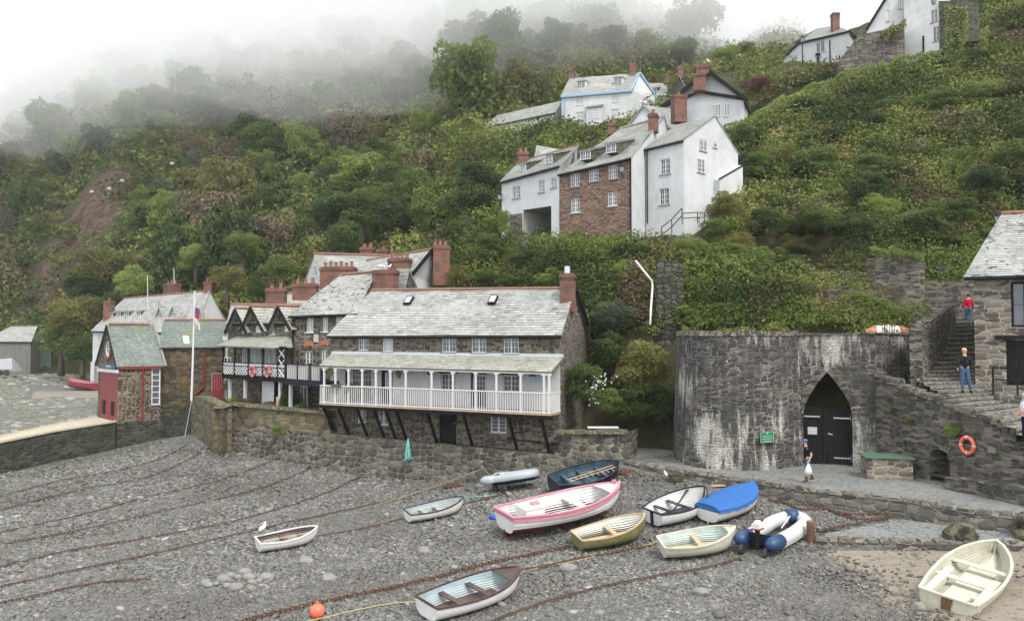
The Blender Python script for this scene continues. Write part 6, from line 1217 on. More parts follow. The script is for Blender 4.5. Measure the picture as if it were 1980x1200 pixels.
while len(spots)<292 and tries<14000:
 tries+=1;u=random.uniform(-120,1380);d=math.exp(random.uniform(math.log(88),math.log(400)));v=vis_v(u,d)
 if v>600 or v<20 or bare_zone(u,v)or(u>640 and d<100)or(u>900 and v>190)or(u>1040 and v>125)or(u>480 and v>420)or(u>330 and v>500 and d<100):continue
 if 620<u<940 and 225<v<330 and random.random()<.75:continue
 r=random.uniform(2.3,6.2)*(.8+d/420)
 rp=r*F/d
 if any(math.hypot(u-a,(v-b)*1.6)<(rp+c)*.41 for a,b,c in spots):continue
 spots.append((u,v,rp));x,y=(u-990)/F*d,d
 kind=random.choices(['dark','mid','fresh','olive','grey','twig'],[3,5,2.2,3.2,1.5,1.0 if v>250 else .5])[0];nm,lb,gp=GR[kind]
 tree(nm,kind,(x,y,hz(x,y)-.5),r,r*random.uniform(.7,1.45),lb,'tree',gp,bare=kind=='twig')
random.seed(5)
big=[(640,420,84,52,'fine_dark','dark round tree leftmost of the big tree belt above the chimneys'),(700,405,82,56,'fine_mid','tall green tree second from the left in the belt above the chimneys'),(668,462,78,40,'fine_dark','low dark tree at the foot of the belt right behind the long brick chimney'),(765,430,80,50,'fine_dark','dark bushy tree in the middle of the belt above the balcony house'),(830,410,78,55,'fine_mid','deep green tree right of the middle of the belt above the balcony house'),(800,370,88,50,'fine_mid','lighter green tree rising behind the belt middle'),(905,400,72,50,'fine_dark','very dark tall tree against the left end of the archway house'),(930,350,76,42,'fine_dark','dark tree top beside the archway house chimney'),(900,455,68,40,'fine_dark','shadowy tree below the archway house at the right end of the belt'),(770,350,95,42,'fine_mid','mid green tree topping the belt to the rear'),(262,548,96,36,'fine_fresh','bright green young tree behind the long white cottage row'),(205,520,106,52,'fine_olive','yellow green tree beside the bare earth scar'),(150,610,99,48,'fine_olive','olive ivy covered tree between the hut and the white cottage row'),(120,660,100,42,'fine_mid','green shrubby tree close behind the red boat'),(160,675,96,38,'fine_dark','dark shrubby tree against the left end of the white cottage row'),(170,560,104,38,'fine_dark','dark tree below the yellow green tree near the cliff'),(222,590,99,26,'fine_dark','small dark tree behind the left chimney of the white cottage row'),(380,500,100,34,'fine_fresh','light green leafy tree above the right end of the white cottage row'),(335,470,108,38,'fine_dark','dark tree with bluish shade above the white cottage row'),(470,480,92,38,'fine_mid','rounded green tree above the three gabled cottage'),(440,540,84,34,'fine_olive','olive shrub tree just above the boathouse wing ridge'),(540,520,80,34,'fine_mid','green bush above the slate roof left of the long brick chimney'),(498,560,72,24,'fine_dark','small dark bush behind the gabled cottage ridge'),(530,445,100,46,'twig','brown bramble mound above the chimneys of the gabled cottage'),(484,445,102,26,'fine_grey','grey green bush left of the brown brambles'),(372,395,125,36,'twig','bare grey tree standing alone on the hillside'),(860,250,150,30,'fine_mid','dark green tree on the slope left of the white outbuilding'),(1300,300,64,1,'twig','')]
for u,v,d,rp,kd,lb in big:
 rp*=1.3
 if lb:gtree('leafy_tree' if kd!='twig' else 'bare_tree',kd,u,v,d,rp,label=lb,bare=kd=='twig')
gtree('conifer_tree','conifer',297,262,190,20,asp=1.9,label='narrow dark conifer standing out of the misty wood')
gtree('copper_tree','red',1470,165,78,40,asp=.8,label='copper leaved small tree with a leaning trunk below the hilltop house',bare=True)
gtree('copper_tree','red',1530,145,79,20,asp=.8,label='smaller copper shrub at the corner of the hilltop house',bare=True)
gtree('blossom_tree','fine_grey',1440,165,82,16,label='pale pink blossom bush behind the copper leaved tree')
for u,v,d,rp,kd,lb in((1400,112,118,34,'fine_fresh','pale spring green tree left of three on the skyline behind the black trimmed house'),(1440,105,122,32,'fine_olive','yellowish tree in the middle of three on the skyline'),(1476,112,120,28,'fine_fresh','light green tree rightmost of three on the skyline by the hilltop house'),(1150,120,150,38,'mid','faint grey green tree in the mist above the blue trimmed house'),(1050,125,155,40,'mid','faint tree in the mist above the white outbuilding'),(1240,90,160,42,'olive','misty tree behind the right chimney of the blue trimmed house'),(1320,100,150,38,'mid','misty tree behind the dark stone cottage')):gtree('skyline_tree',kd,u,v,d,rp,label=lb)
for u,v,d,rp,kd,lb,a in((1180,620,46.0,58,'fine_grey','rounded grey green shrub right of the balcony house chimney',.8),(1180,680,44.5,52,'fine_dark','dark shadowy shrub below the grey green one',.9),(1238,712,43.0,74,'fine_olive','big yellow olive bush hanging over the alley left of the limekiln',1.0),(1215,780,42.4,60,'fine_mid','dark bush in the shade of the alley left of the limekiln',1.0),(1128,742,41.2,60,'fine_mid','climbing shrub with white flowers at the right corner of the balcony house',.9),(1170,775,41.2,44,'fine_mid','dark lower shrub beside the white flowered climber',.8),(1285,790,42.5,46,'fine_dark','shady bush tight against the left side of the limekiln',1.2),(1405,400,54.0,44,'fine_olive','rounded light olive bush right of the white tall cottage',.95),(1385,440,52.6,34,'fine_mid','green bush at the foot of the olive bush by the black handrail',.8),(1450,270,68,40,'fine_dark','dark ivy bush against the right corner of the black trimmed house',.9),(1470,320,63,38,'fine_mid','leafy bush below the dark ivy by the white gable wall',.9),(1490,430,53,50,'fine_dark','dark tree mass in the hollow above the red flowers',.8),(1570,420,53,56,'fine_mid','broad green bush spreading over the hollow',.7),(1640,440,51,50,'fine_dark','dark bush left of the ruined wall top',.8),(1700,400,54,46,'fine_fresh','yellow green bush above the ruined wall',.7),(1780,430,51.5,46,'fine_mid','green bush right behind the ruined wall',.8),(1850,410,50,46,'fine_mid','leafy bush left of the street lamp by the store',.8),(1900,350,54,46,'fine_dark','dark bush up the slope above the store roof',.8),(1960,300,57,50,'fine_mid','green bush at the right edge above the store roof',.8),(1560,330,62,44,'fine_dark','dark bramble mound in the middle of the right hillside',.7),(1690,320,61,48,'fine_mid','green bramble mound on the right hillside',.6),(1760,260,66,44,'fine_mid','bushy mound high on the right hillside',.6),(1860,240,65,46,'fine_grey','grey green bush high at the right of the hillside',.6),(1870,60,73.5,26,'fine_grey','grey green bush against the ivied yard wall',.9),(1935,180,67,44,'fine_mid','green bush near the top right of the hillside',.6),(1640,205,72,30,'fine_fresh','small yellow green bush hanging over the ivy lane wall',.6),(945,480,59,40,'fine_mid','ivy mound under the left corner of the archway house',1.0),(975,430,59.5,18,'fine_fresh','narrow ivy column on the corner of the archway house',1.9),(1010,500,56,40,'fine_dark','dark bush on the slope below the archway house',.9),(1075,500,54,36,'fine_mid','green bush on the slope below the brick cottage',.8),(1160,510,51.5,42,'fine_olive','large yellowish bush on the slope behind the balcony house chimney',.9),(1060,540,51,36,'fine_fresh','bright bush just above the balcony house ridge',.7),(940,540,55,36,'fine_mid','green bush above the balcony house roof light',.7),(890,530,57,30,'fine_olive','olive bush right of the huge brick stack',.8),(990,550,52.5,30,'fine_dark','dark bush right above the balcony house ridge middle',.7),(1215,490,50.5,36,'fine_dark','dark ivy bush at the top of the white drainpipe',.8),(1170,560,48.5,38,'fine_dark','dark bush on the slope right of the balcony house chimney',.8)):
 gtree('bush',kd,u,v,d,rp,asp=a,label=lb,cat='bush',trunk=False)
random.seed(31);RS=[]
SH={'fine_mid':('green bush among the brambles of the right hillside','green bushes on the right hillside'),'fine_dark':('dark bush among the brambles of the right hillside','dark bushes on the right hillside'),'fine_olive':('olive yellow bush among the brambles of the right hillside','olive bushes on the right hillside'),'fine_fresh':('bright fresh bush among the brambles of the right hillside','bright bushes on the right hillside'),'twig':('brown dry bracken mound on the right hillside','bracken mounds on the right hillside')}
tries=0
while len(RS)<105 and tries<4000:
 tries+=1;u=random.uniform(1380,2030);d=random.uniform(45,74);v=vis_v(u,d)
 if v>500 or v<20 or(u<1460 and v<260)or v<285-(u-1405)*.42 or(u>1850 and d<47):continue
 r=random.uniform(.7,2.2)**1.1;rp=r*F/d
 if any(math.hypot(u-a,(v-b)*1.4)<(rp+c)*.6 for a,b,c in RS):continue
 RS.append((u,v,rp));kd=random.choices(list(SH),[4,3,3,2,1.6])[0];x=(u-990)/F*d;tree('bush',kd,(x,d,hz(x,d)-.2),r,r*random.uniform(.5,.85),SH[kd][0],'bush',SH[kd][1],trunk=False)
random.seed(8);RS=[];tries=0
while len(RS)<44 and tries<3000:
 tries+=1;u=random.uniform(880,1560);d=random.uniform(43.5,52);v=vis_v(u,d)
 if v>636 or v<478 or(1255<u<1335)or(u>1330 and v<500):continue
 r=random.uniform(.5,1.5);rp=r*F/d
 if any(math.hypot(u-a,(v-b)*1.4)<(rp+c)*.6 for a,b,c in RS):continue
 RS.append((u,v,rp));kd=random.choices(['fine_mid','fine_fresh','fine_olive','fine_dark'],[4,3,2,1.5])[0];x=(u-990)/F*d;c_={'fine_mid':'green','fine_fresh':'bright green','fine_olive':'yellowish','fine_dark':'dark green'}[kd];tree('bush',kd,(x,d,hz(x,d)-.2),r,r*random.uniform(.6,.9),c_+' bush on the overgrown bank between the limekiln and the brick cottage','bush',c_+' bushes on the bank above the limekiln',trunk=False)
def scrub(name,zone,count,per,label,seed,rmin,rmax,leafk,mat,mask=None):
 rng=np.random.default_rng(seed);Vg=HV.reshape(len(hds),HN,3);vv=650-(Vg[:,:,2]-7)*F/Vg[:,:,1];dv=np.abs(vv[1:,:-1]-vv[:-1,:-1])+1.5
 cu=hus[None,:-1]+0*dv;cdx=hds[:-1,None]+0*dv;ok=zone(cu,vv[:-1,:-1],cdx);wgt=(dv*ok).ravel();idx=rng.choice(wgt.size,count,p=wgt/wgt.sum())
 ii,jj=np.unravel_index(idx,dv.shape);a,b=rng.uniform(0,1,(2,count));P=(Vg[ii,jj]*((1-a)*(1-b))[:,None]+Vg[ii+1,jj]*(a*(1-b))[:,None]+Vg[ii,jj+1]*((1-a)*b)[:,None]+Vg[ii+1,jj+1]*(a*b)[:,None])
 r=rng.uniform(rmin,rmax,count)**1.0*P[:,1];dd=unit(rng.normal(0,1,(count*per,3)));dd[:,2]=np.abs(dd[:,2])*.9;k=np.repeat(np.arange(count),per)
 C=P[k]+dd*(r[k]*rng.uniform(.6,1.1,count*per))[:,None]*np.array([[1.15,1.15,.75]]);S=leafk*P[k,1]*rng.uniform(.6,1.5,count*per)
 Vv=leaves(C,dd,S,rng);at=np.repeat(np.clip(rng.uniform(0,1,count)[k]*.75+rng.uniform(0,.25,count*per),0,1),4)
 me=fast_mesh(name,Vv,4,mat,at);o=D.objects.new(name,me);COL.objects.link(o);tag(o,label,'undergrowth',None,'stuff');ORG[o.name]=Vector();return o
scrub('bramble_scrub',lambda u,v,d:(u>860)&(d<112)&(v<660)&(v>-60)&~((u>1370)&(u<1640)&(d>49.2-(u-1370)*.014)&(d<55))&~((u>1668)&(u<1910)&(d<45.8)&(d>43))&~((u>1740)&(u<1910)&(d<44))&~((u>985)&(u<1370)&(d>56-(u-985)*.015)&(d<59))&~((u>1500)&(u<1680)&(d>81))&~((u>1280)&(u<1450)&(d>70))&~((u>1400)&(d>68)&(np.abs(v-np.interp(u,[1405,1440,1520,1600,1700,1780,1850,1905],[262,246,206,175,145,130,108,80]))<22))&~((u>925)&(u<1235)&(d>98)),4300,150,'brambles bracken and ivy covering the steep slopes around the upper houses',3,.010,.034,.0035,M['scrub'])
scrub('wood_scrub',lambda u,v,d:((u<=1120)|(d>100))&(u<1520)&(d>70)&~((u>925)&(u<1300)&(d>97)&(d<117))&~((u>1280)&(u<1450)&(d<110))&(v<690)&(v>-40)&~((v>350)&(v<630)&(np.abs((u-80)-(610-v)*.55)<60)&(np.sin(u*.21+v*.09)+np.sin(v*.13-u*.07)<.8)),7500,60,'undergrowth and treetops filling the misty wooded hillside',4,.012,.032,.0052,M['scrub'])
def hedge(name,pts,ht,th,mat,label,per_m=420,leaf=.17,seed=1,hang=0,cat='hedge'):
 rng=np.random.default_rng(seed);P=[W(*p)for p in pts];out=[];nrm=[]
 for a,b in zip(P,P[1:]):
  L=(b-a).length;n=int(L*per_m);t=rng.uniform(0,1,n);d=(b-a).normalized();nn=Vector((d.y,-d.x,0)).normalized()
  ang=rng.uniform(-.35,math.pi+.2,n);base=np.array(a)[None]*(1-t[:,None])+np.array(b)[None]*t[:,None]
  lump=1+.25*np.sin(t*L*1.7+a.x)+.15*np.sin(t*L*4.1)
  h_=np.where(ang<math.pi/2,1,.6);f=rng.uniform(0,1,n);side=rng.uniform(0,1,n)<ht/(ht+th)
  off=np.where(side,th*.5*lump,rng.uniform(-.5,.5,n)*th*lump);z=np.where(side,-f*ht*lump-rng.uniform(0,hang,n)*lump*f,rng.uniform(-.15,.12,n))
  off=off+rng.normal(0,.12,n);z=z+.22*np.sin(t*L*1.1+a.y)+.16*np.sin(t*L*2.9+a.x)
  C=base+np.array(nn)[None]*off[:,None];C[:,2]+=z;N_=np.where(side[:,None],np.array(nn)[None]+np.array([[0,0,.5]]),np.array([[0,0,1.0]]));out.append(C);nrm.append(N_)
 C=np.concatenate(out);N_=np.concatenate(nrm);Vv=leaves(C,unit(N_),leaf*rng.uniform(.6,1.4,len(C)),rng);c0=Vv.mean(0);c0[2]=Vv[:,2].min()
 me=fast_mesh(name,Vv-c0,4,mat,np.repeat(rng.uniform(0,1,len(C)),4));o=D.objects.new(name,me);COL.objects.link(o);o.location=c0;ORG[o.name]=Vector();return tag(o,label,cat)
hedge('ivy_hedge',[(1405,246,72),(1440,230,73),(1520,191,74),(1600,158,74.5),(1660,137,74),(1700,126,74),(1780,111,74),(1850,88,73.5),(1905,58,73)],2.6,1.5,M['leaf_fresh'],'ivy clad lane wall climbing diagonally to the top right',420,.22,2,.5)
hedge('ivy_hedge',[(1555,136,82),(1620,124,80),(1680,118,78),(1718,118,77)],1.6,1.3,M['leaf_olive'],'short hedge under the bastion wall, above the ivy clad lane wall',300,.25,3,.6)
hedge('ivy_hedge',[(984,452,58.3),(1080,456,56.6),(1150,462,55.5),(1230,470,52.5),(1300,477,51.2),(1390,481,49.8),(1480,496,48.3),(1575,519,46.8)],2.4,1.1,M['leaf_mid'],'ivy hanging over the street wall below the archway house and brick cottage',420,.17,4,1.2)
hedge('ivy_curtain',[(1324,500,46.5),(1400,512,46),(1500,530,45.2),(1570,545,44.8)],2.8,.8,M['leaf_fresh'],'fresh green weeds draped over the bank directly above the limekiln',240,.15,5,.6)
hedge('ivy_curtain',[(1318,640,40.2),(1400,640,39.8),(1480,641,39.6),(1560,642,39.4)],.6,1.4,M['leaf_olive'],'weedy grass fringe behind the limekiln rim',300,.13,6,.2)
hedge('ivy_curtain',[(1620,560,42.3),(1690,575,41.4),(1750,590,40.4),(1780,600,39.6)],1.3,1.4,M['leaf_fresh'],'leafy weeds between the half buried wall and the parapet',360,.13,7,.4)
hedge('ivy_curtain',[(1128,600,46.5),(1133,640,46.6),(1138,690,46.8)],.5,.5,M['leaf_olive'],'mossy ivy creeping up the right gable of the balcony house',300,.12,8,.2)
hedge('ivy_curtain',[(1826,8,73.3),(1850,8,72.8),(1872,10,72.2)],3.6,.5,M['leaf_fresh'],'bright ivy cascading down the corner right of the whitewashed house',420,.2,9,1.0)
hedge('wall_top_plants',[(1684,492,45.4),(1720,488,45.2),(1760,492,45),(1784,498,45)],.35,.8,M['leaf_fresh'],'tufts of weeds growing on top of the ruined wall',300,.13,10,.1,cat='plants')
hedge('bastion_weeds',[(1704,62,74.6),(1725,52,74.4),(1750,44,74.2)],.9,.8,M['leaf_olive'],'weeds sprouting from the top of the bastion wall',260,.2,11,.3,cat='plants')
# HAZE AND HILL FOG
def vol(name,dens,color,aniso=.2):
 s=NT(name);pv=s.n('VolumePrincipled');pv.inputs['Color'].default_value=color;pv.inputs['Density'].default_value=dens;pv.inputs['Anisotropy'].default_value=aniso;s.t.links.new(pv.outputs[0],s.out.inputs[1]);return s.m
def haze_box(name,x0,x1,y0,y1,z0,z1,dens,lumpy=0,label=None):
 if not lumpy:mb=MB();mb.hexa([(x0,y0,z0),(x1,y0,z0),(x1,y1,z0),(x0,y1,z0),(x0,y0,z1),(x1,y0,z1),(x1,y1,z1),(x0,y1,z1)]);o=mb.build(name,vol(name,dens,(.96,.98,1,1)))
 else:
  n=26;mb=MB();g=[[(x0+(x1-x0)*i/n,y0+(y1-y0)*j/n)for i in range(n+1)]for j in range(n+1)]
  zf=lambda x,y:z0+lumpy*(noise.noise(Vector((x/70,y/70,z0)))*1.3+.7*noise.noise(Vector((x/26,y/26,z0+3))))+max(0,(x+10)*.18)+9*min(1,max(0,(-x-90)/60))-2.5*math.exp(-((x+20)/60)**2)+max(0,120-y)*.35
  idx={};vs=[]
  for j in range(n+1):
   for i in range(n+1):
    x,y=g[j][i];idx[(i,j,0)]=len(vs);vs.append((x,y,min(zf(x,y),z1-2)));idx[(i,j,1)]=len(vs);vs.append((x,y,z1))
  fs=[]
  for j in range(n):
   for i in range(n):fs.append((idx[i,j,0],idx[i,j+1,0],idx[i+1,j+1,0],idx[i+1,j,0]));fs.append((idx[i,j,1],idx[i+1,j,1],idx[i+1,j+1,1],idx[i,j+1,1]))
  for i in range(n):
   fs+=[(idx[i,0,0],idx[i+1,0,0],idx[i+1,0,1],idx[i,0,1]),(idx[i+1,n,0],idx[i,n,0],idx[i,n,1],idx[i+1,n,1]),(idx[0,i+1,0],idx[0,i,0],idx[0,i,1],idx[0,i+1,1]),(idx[n,i,0],idx[n,i+1,0],idx[n,i+1,1],idx[n,i,1])]
  me=D.meshes.new(name);me.from_pydata(vs,[],fs);me.materials.append(vol(name,dens,(1,1,1,1),.5));o=D.objects.new(name,me);COL.objects.link(o);ORG[o.name]=Vector()
 return tag(o,label,'haze',None,'stuff')
haze_box('haze',-420,330,-30,640,-7,175,.00022,0,'thin sea haze over the whole bay')
haze_box('haze',-380,120,90,480,51,112,.006,12,'soft lower edge of the mist on the wooded hill')
haze_box('haze',-375,115,95,475,70,112,.0135,14,'mist bank hiding the top of the wooded hill')
# PEBBLES
def pebbles():
 rng=np.random.default_rng(11);ph=(1+5**.5)/2;ico=np.array([(-1,ph,0),(1,ph,0),(-1,-ph,0),(1,-ph,0),(0,-1,ph),(0,1,ph),(0,-1,-ph),(0,1,-ph),(ph,0,-1),(ph,0,1),(-ph,0,-1),(-ph,0,1)])/1.9
 fc=np.array([(0,11,5),(0,5,1),(0,1,7),(0,7,10),(0,10,11),(1,5,9),(5,11,4),(11,10,2),(10,7,6),(7,1,8),(3,9,4),(3,4,2),(3,2,6),(3,6,8),(3,8,9),(4,9,5),(2,4,11),(6,2,10),(8,6,7),(9,8,1)])
 n=230000;u=rng.uniform(-60,2040,n);v=1230-(1230-838)*rng.uniform(0,1,n)**1.0;d=7.4*F/(v-650)
 for _ in range(5):x=(u-990)/F*d;d=(7-beachz(x[:20000],d[:20000])if False else(7-np.concatenate([beachz(x[i:i+10000],d[i:i+10000])for i in range(0,n,10000)])))*F/(v-650)
 x=(u-990)/F*d;y=d;z=np.concatenate([beachz(x[i:i+10000],y[i:i+10000])for i in range(0,n,10000)])
 line=np.where(x<-21.5,53.4-.07*(x+26),49.4-(x+17.5)*.5);kerb=np.interp(x,[3,5,6.7,8.5,9.9,11.6,13.9,15.3,20],[39,37.4,35.3,33.4,31.9,30.1,28.6,26.7,24]);line=np.where(x>4.6,kerb,line)-.3
 sand=(x>8.9+(25.2-y)*.12+rng.normal(0,.7,n))&(y<25.4);ramp=(x>9.7-(y-25.9)*.35)&(y>25.2)&(y<30)
 slip=(x<-26.0)&(y>np.interp(x,[-70,-31,-27.5,-24],[40,46.8,50.5,53.0])-.4)
 ok=(y<line)&~(sand&(rng.uniform(0,1,n)>.06))&~(ramp&(y<27.5)&(x>10.2))&~slip;x,y,z=x[ok],y[ok],z[ok];n=len(x)
 s=np.exp(rng.normal(math.log(.031),.42,n))*(y/22)**.8;s=np.minimum(s,.16);big=rng.uniform(0,1,n)<.006;s[big]*=2.1
 S=np.stack([s*rng.uniform(1.0,1.7,n),s*rng.uniform(.7,1.1,n),s*rng.uniform(.4,.7,n)],1);a=rng.normal(.3,.8,n)
 P=ico[None]*(1+rng.normal(0,.10,(n,12,1)))*S[:,None,:];c,sn=np.cos(a)[:,None],np.sin(a)[:,None];X=P[:,:,0]*c-P[:,:,1]*sn;Y=P[:,:,0]*sn+P[:,:,1]*c;t=rng.normal(0,.25,n)[:,None];Z=P[:,:,2]+X*t
 Vv=np.stack([X+x[:,None],Y+y[:,None],Z+(z+.05*0+S[:,2]*.35)[:,None]],2).reshape(-1,3)
 Fc=(fc[None]+(np.arange(n)*12)[:,None,None]).reshape(-1,3)
 m=NT('pebble_stone');at=m.n('Attribute',attribute_name='rnd').outputs['Fac'];P_=m.pos()
 col=m.ramp(at,[(0,(.060,.060,.056,1)),(.25,(.105,.106,.100,1)),(.6,(.155,.154,.143,1)),(.88,(.22,.21,.19,1)),(.95,(.18,.14,.11,1)),(1,(.40,.39,.37,1))])
 col=m.mix(m.ramp(m.noise(P_,.16,5,.6),[(.42,0),(.58,.6)]),col,(.075,.070,.055,1));col=m.mix(m.math('MULTIPLY',m.noise(P_,18,3),.35),col,(.05,.05,.05,1))
 sx=m.n('SeparateXYZ');m.set(sx.inputs[0],P_);gz=m.ramp(m.math('ADD',m.math('MULTIPLY',m.math('ADD',sx.outputs[0],20),-.06),m.math('MULTIPLY',m.math('SUBTRACT',sx.outputs[1],42),.05)),[(.35,0),(.8,.45)])
 col=m.mix(m.math('MULTIPLY',gz,m.ramp(m.noise(P_,.7,4),[(.4,0),(.6,1)])),col,(.10,.12,.06,1));m.end(col,.6,None,.4)
 me=fast_mesh('pebbles',Vv,3,m.m,np.repeat(rng.uniform(0,1,n),12),True,Fc);o=D.objects.new('pebbles',me);COL.objects.link(o);ORG[o.name]=Vector();tag(o,'grey beach pebbles covering the whole harbour foreshore','pebbles',None,'stuff')
pebbles()
def far_pebbles():
 rng=np.random.default_rng(12);n=16000;u=rng.uniform(-40,190,n);v=rng.uniform(716,850,n);d=5.6*F/(v-650);x=(u-990)/F*d
 for _ in range(3):z=_ub(x,d);d=np.clip((7-z)*F/(v-650),48,125);x=(u-990)/F*d
 z=_ub(x,d)+.1;s_=np.exp(rng.normal(math.log(.13),.4,n))*(d/60)**.6;a=rng.uniform(0,6.28,n);k=np.array([(1,0,0),(.3,.8,.1),(-.6,.6,0),(-.9,-.3,.1),(0,-.9,0),(.7,-.5,.1)]);ok=~((d>np.interp(u,[40,110,190],[76,80,78])-8)&(d<92)&(u>60))&((d>56)|(x<np.interp(d,[44,47,49.5,52.6,56],[-36.8,-33.9,-32.5,-31.3,-29.8])));
 c,sn=np.cos(a)[:,None],np.sin(a)[:,None];B=np.concatenate([k,k*.55+np.array([[0,0,.55]])]);X=B[:,0]*c-B[:,1]*sn;Y=B[:,0]*sn+B[:,1]*c;V_=np.stack([x[:,None]+X*s_[:,None]*1.3,d[:,None]+Y*s_[:,None],z[:,None]-.1+B[None,:,2]*s_[:,None]],2)[ok];n=len(V_)
 q=[(i,(i+1)%6,(i+1)%6+6,i+6)for i in range(6)]+[(6,7,8,9),(6,9,10,11)];Fc=(np.array(q)[None]+(np.arange(n)*12)[:,None,None]).reshape(-1,4)
 me=fast_mesh('far_pebbles',V_.reshape(-1,3),4,D.materials['pebble_stone'],np.repeat(np.clip(rng.uniform(0.1,1.1,n),0,1),12),False,Fc);o=D.objects.new('far_pebbles',me);COL.objects.link(o);ORG[o.name]=Vector();tag(o,'grey shingle of the upper beach beyond the slipway','pebbles',None,'stuff')
far_pebbles()
def rock(loc,r,label,mat,sc=(1,.8,.6),name='rock',n=14,jit=.45):
 mb=MB();mb.ball(loc,r,n,9,sc,jit=jit);return one(mb,name,mat,label,'rock',smooth=True)
s=NT('beach_stone');M['bstone']=s.end(s.mix(s.noise(s.pos(),3,5),(.10,.10,.095,1),(.26,.25,.23,1)),.75,s.bump(s.noise(s.pos(),12,3),.4,.02))
def onb(u,v,dz=0):
 d=7.4*F/(v-650)
 for _ in range(6):x=(u-990)/F*d;d=(7-bz(x,d))*F/(v-650)
 return Vector(((u-990)/F*d,d,bz((u-990)/F*d,d)+dz))
mb_l=[(404,1126),(424,1127),(437,1119),(452,1112),(466,1115),(479,1106),(488,1116),(492,1124),(446,1131),(501,1112),(520,1115),(462,1135),(410,1130)]
for i,(u,v)in enumerate(mb_l):p=onb(u,v,.08);r=random.choice((.11,.15,.19,.24));o=rock(p,r,'grey cobble in the heap on the shingle below the white dinghy with a gull',M['bstone'],(1,.8,.62),'cobble',10,.25);o['group']='cobbles heaped on the open shingle'
for u,v,r,lb in((1097,1097,.28,'single large grey cobble below the cream and green dinghy'),(1352,1143,.22,'grey cobble on the shingle in front of the pale dinghy'),(180,963,.22,'dark stone on the shingle below the slipway wall'),(275,963,.24,'second dark weedy stone right of the first below the slipway'),(640,1116,.26,'grey cobble right of the heap of cobbles'),(597,1083,.26,'brownish rounded stone under the keel side of the white dinghy'),(820,1063,.26,'grey rounded stone between the small dinghies'),(1768,1170,.2,'pale stone beside the transom of the cream dinghy')):rock(onb(u,v,.05),r,lb,M['bstone'])
s=NT('weedy_rock');M['weedrock']=s.end(s.mix(s.ramp(s.noise(s.pos(),3.5,5,.7),[(.4,0),(.6,1)]),(.018,.015,.012,1),(.13,.12,.07,1)),.8,s.bump(s.noise(s.pos(),8,5),.9,.04))
mb=MB();c=Wz(1857,1040,.5);pr=[(-.45,0),(-.47,.16),(-.2,.42),(.08,.5),(.32,.42),(.48,.12),(.42,0)]
for(o0,k0,o1,k1)in((-.3,.9,-.1,1.05),(-.1,1.05,.25,1.0),(.25,1.0,.4,.8)):
 for i in range(len(pr)-1):a,b=pr[i],pr[i+1];mb.face([c+Vector((a[0]*k0,o0,a[1]*k0)),c+Vector((b[0]*k0,o0,b[1]*k0)),c+Vector((b[0]*k1,o1,b[1]*k1)),c+Vector((a[0]*k1,o1,a[1]*k1))][::-1])
mb.face([c+Vector((p[0]*.9,-.3,p[1]*.9))for p in pr][::-1]);mb.face([c+Vector((p[0]*.8,.4,p[1]*.8))for p in pr])
one(mb,'mooring_block',M['weedrock'],'dark weedy stone block sitting on the lower ramp above the cream dinghy','block')
rock(Wz(1979,1035,.6),.32,'round dark bollard stone cut by the right edge, lower of two',M['weedrock'],(1,1,1.1));rock(Wz(1985,1006,1.1),.3,'round dark bollard stone at the right edge, upper of two',M['weedrock'],(1,1,1))
# BOATS
def bpaint(n,c,r=.5,dirt=.5,dc=(.2,.18,.13,1)):return paint(n,c,r,dirt,dc,2.5)
BW=bpaint('boat_white',(.62,.62,.61,1),.4,.3);BC=bpaint('boat_cream',(.48,.47,.39,1),.45,.45,(.28,.25,.14,1));BIN=bpaint('boat_inside_blue',(.30,.40,.44,1));BK=bpaint('boat_black',G(.014),.35,.3,(.1,.09,.08,1));BPK=bpaint('boat_pink',(.48,.19,.25,1),.45,.35);BRD=bpaint('boat_antifoul_red',(.14,.014,.022,1),.6,.3,(.2,.08,.07,1))
BGR=bpaint('boat_olive',(.12,.11,.04,1),.6,.6,(.26,.23,.14,1));BMR=bpaint('boat_maroon',(.045,.016,.02,1),.5,.2);BNV=bpaint('boat_navy',(.008,.010,.022,1),.35,.2,(.08,.08,.09,1));BBL=bpaint('boat_blue_inside',(.02,.055,.085,1),.5,.4,(.16,.18,.18,1));BBR=bpaint('boat_brown',(.055,.03,.025,1),.5,.2);BTAN=bpaint('boat_tan',(.42,.31,.18,1),.6,.3);BRB=bpaint('rib_blue',(.010,.04,.11,1),.45,.15,(.1,.12,.16,1));BCOV=bpaint('cover_blue',(.015,.09,.28,1),.75,.3,(.02,.1,.35,1));BPB=bpaint('boat_pale_inside',(.46,.56,.54,1));BRED=bpaint('boat_red',(.22,.025,.04,1),.5,.25,(.3,.1,.1,1))
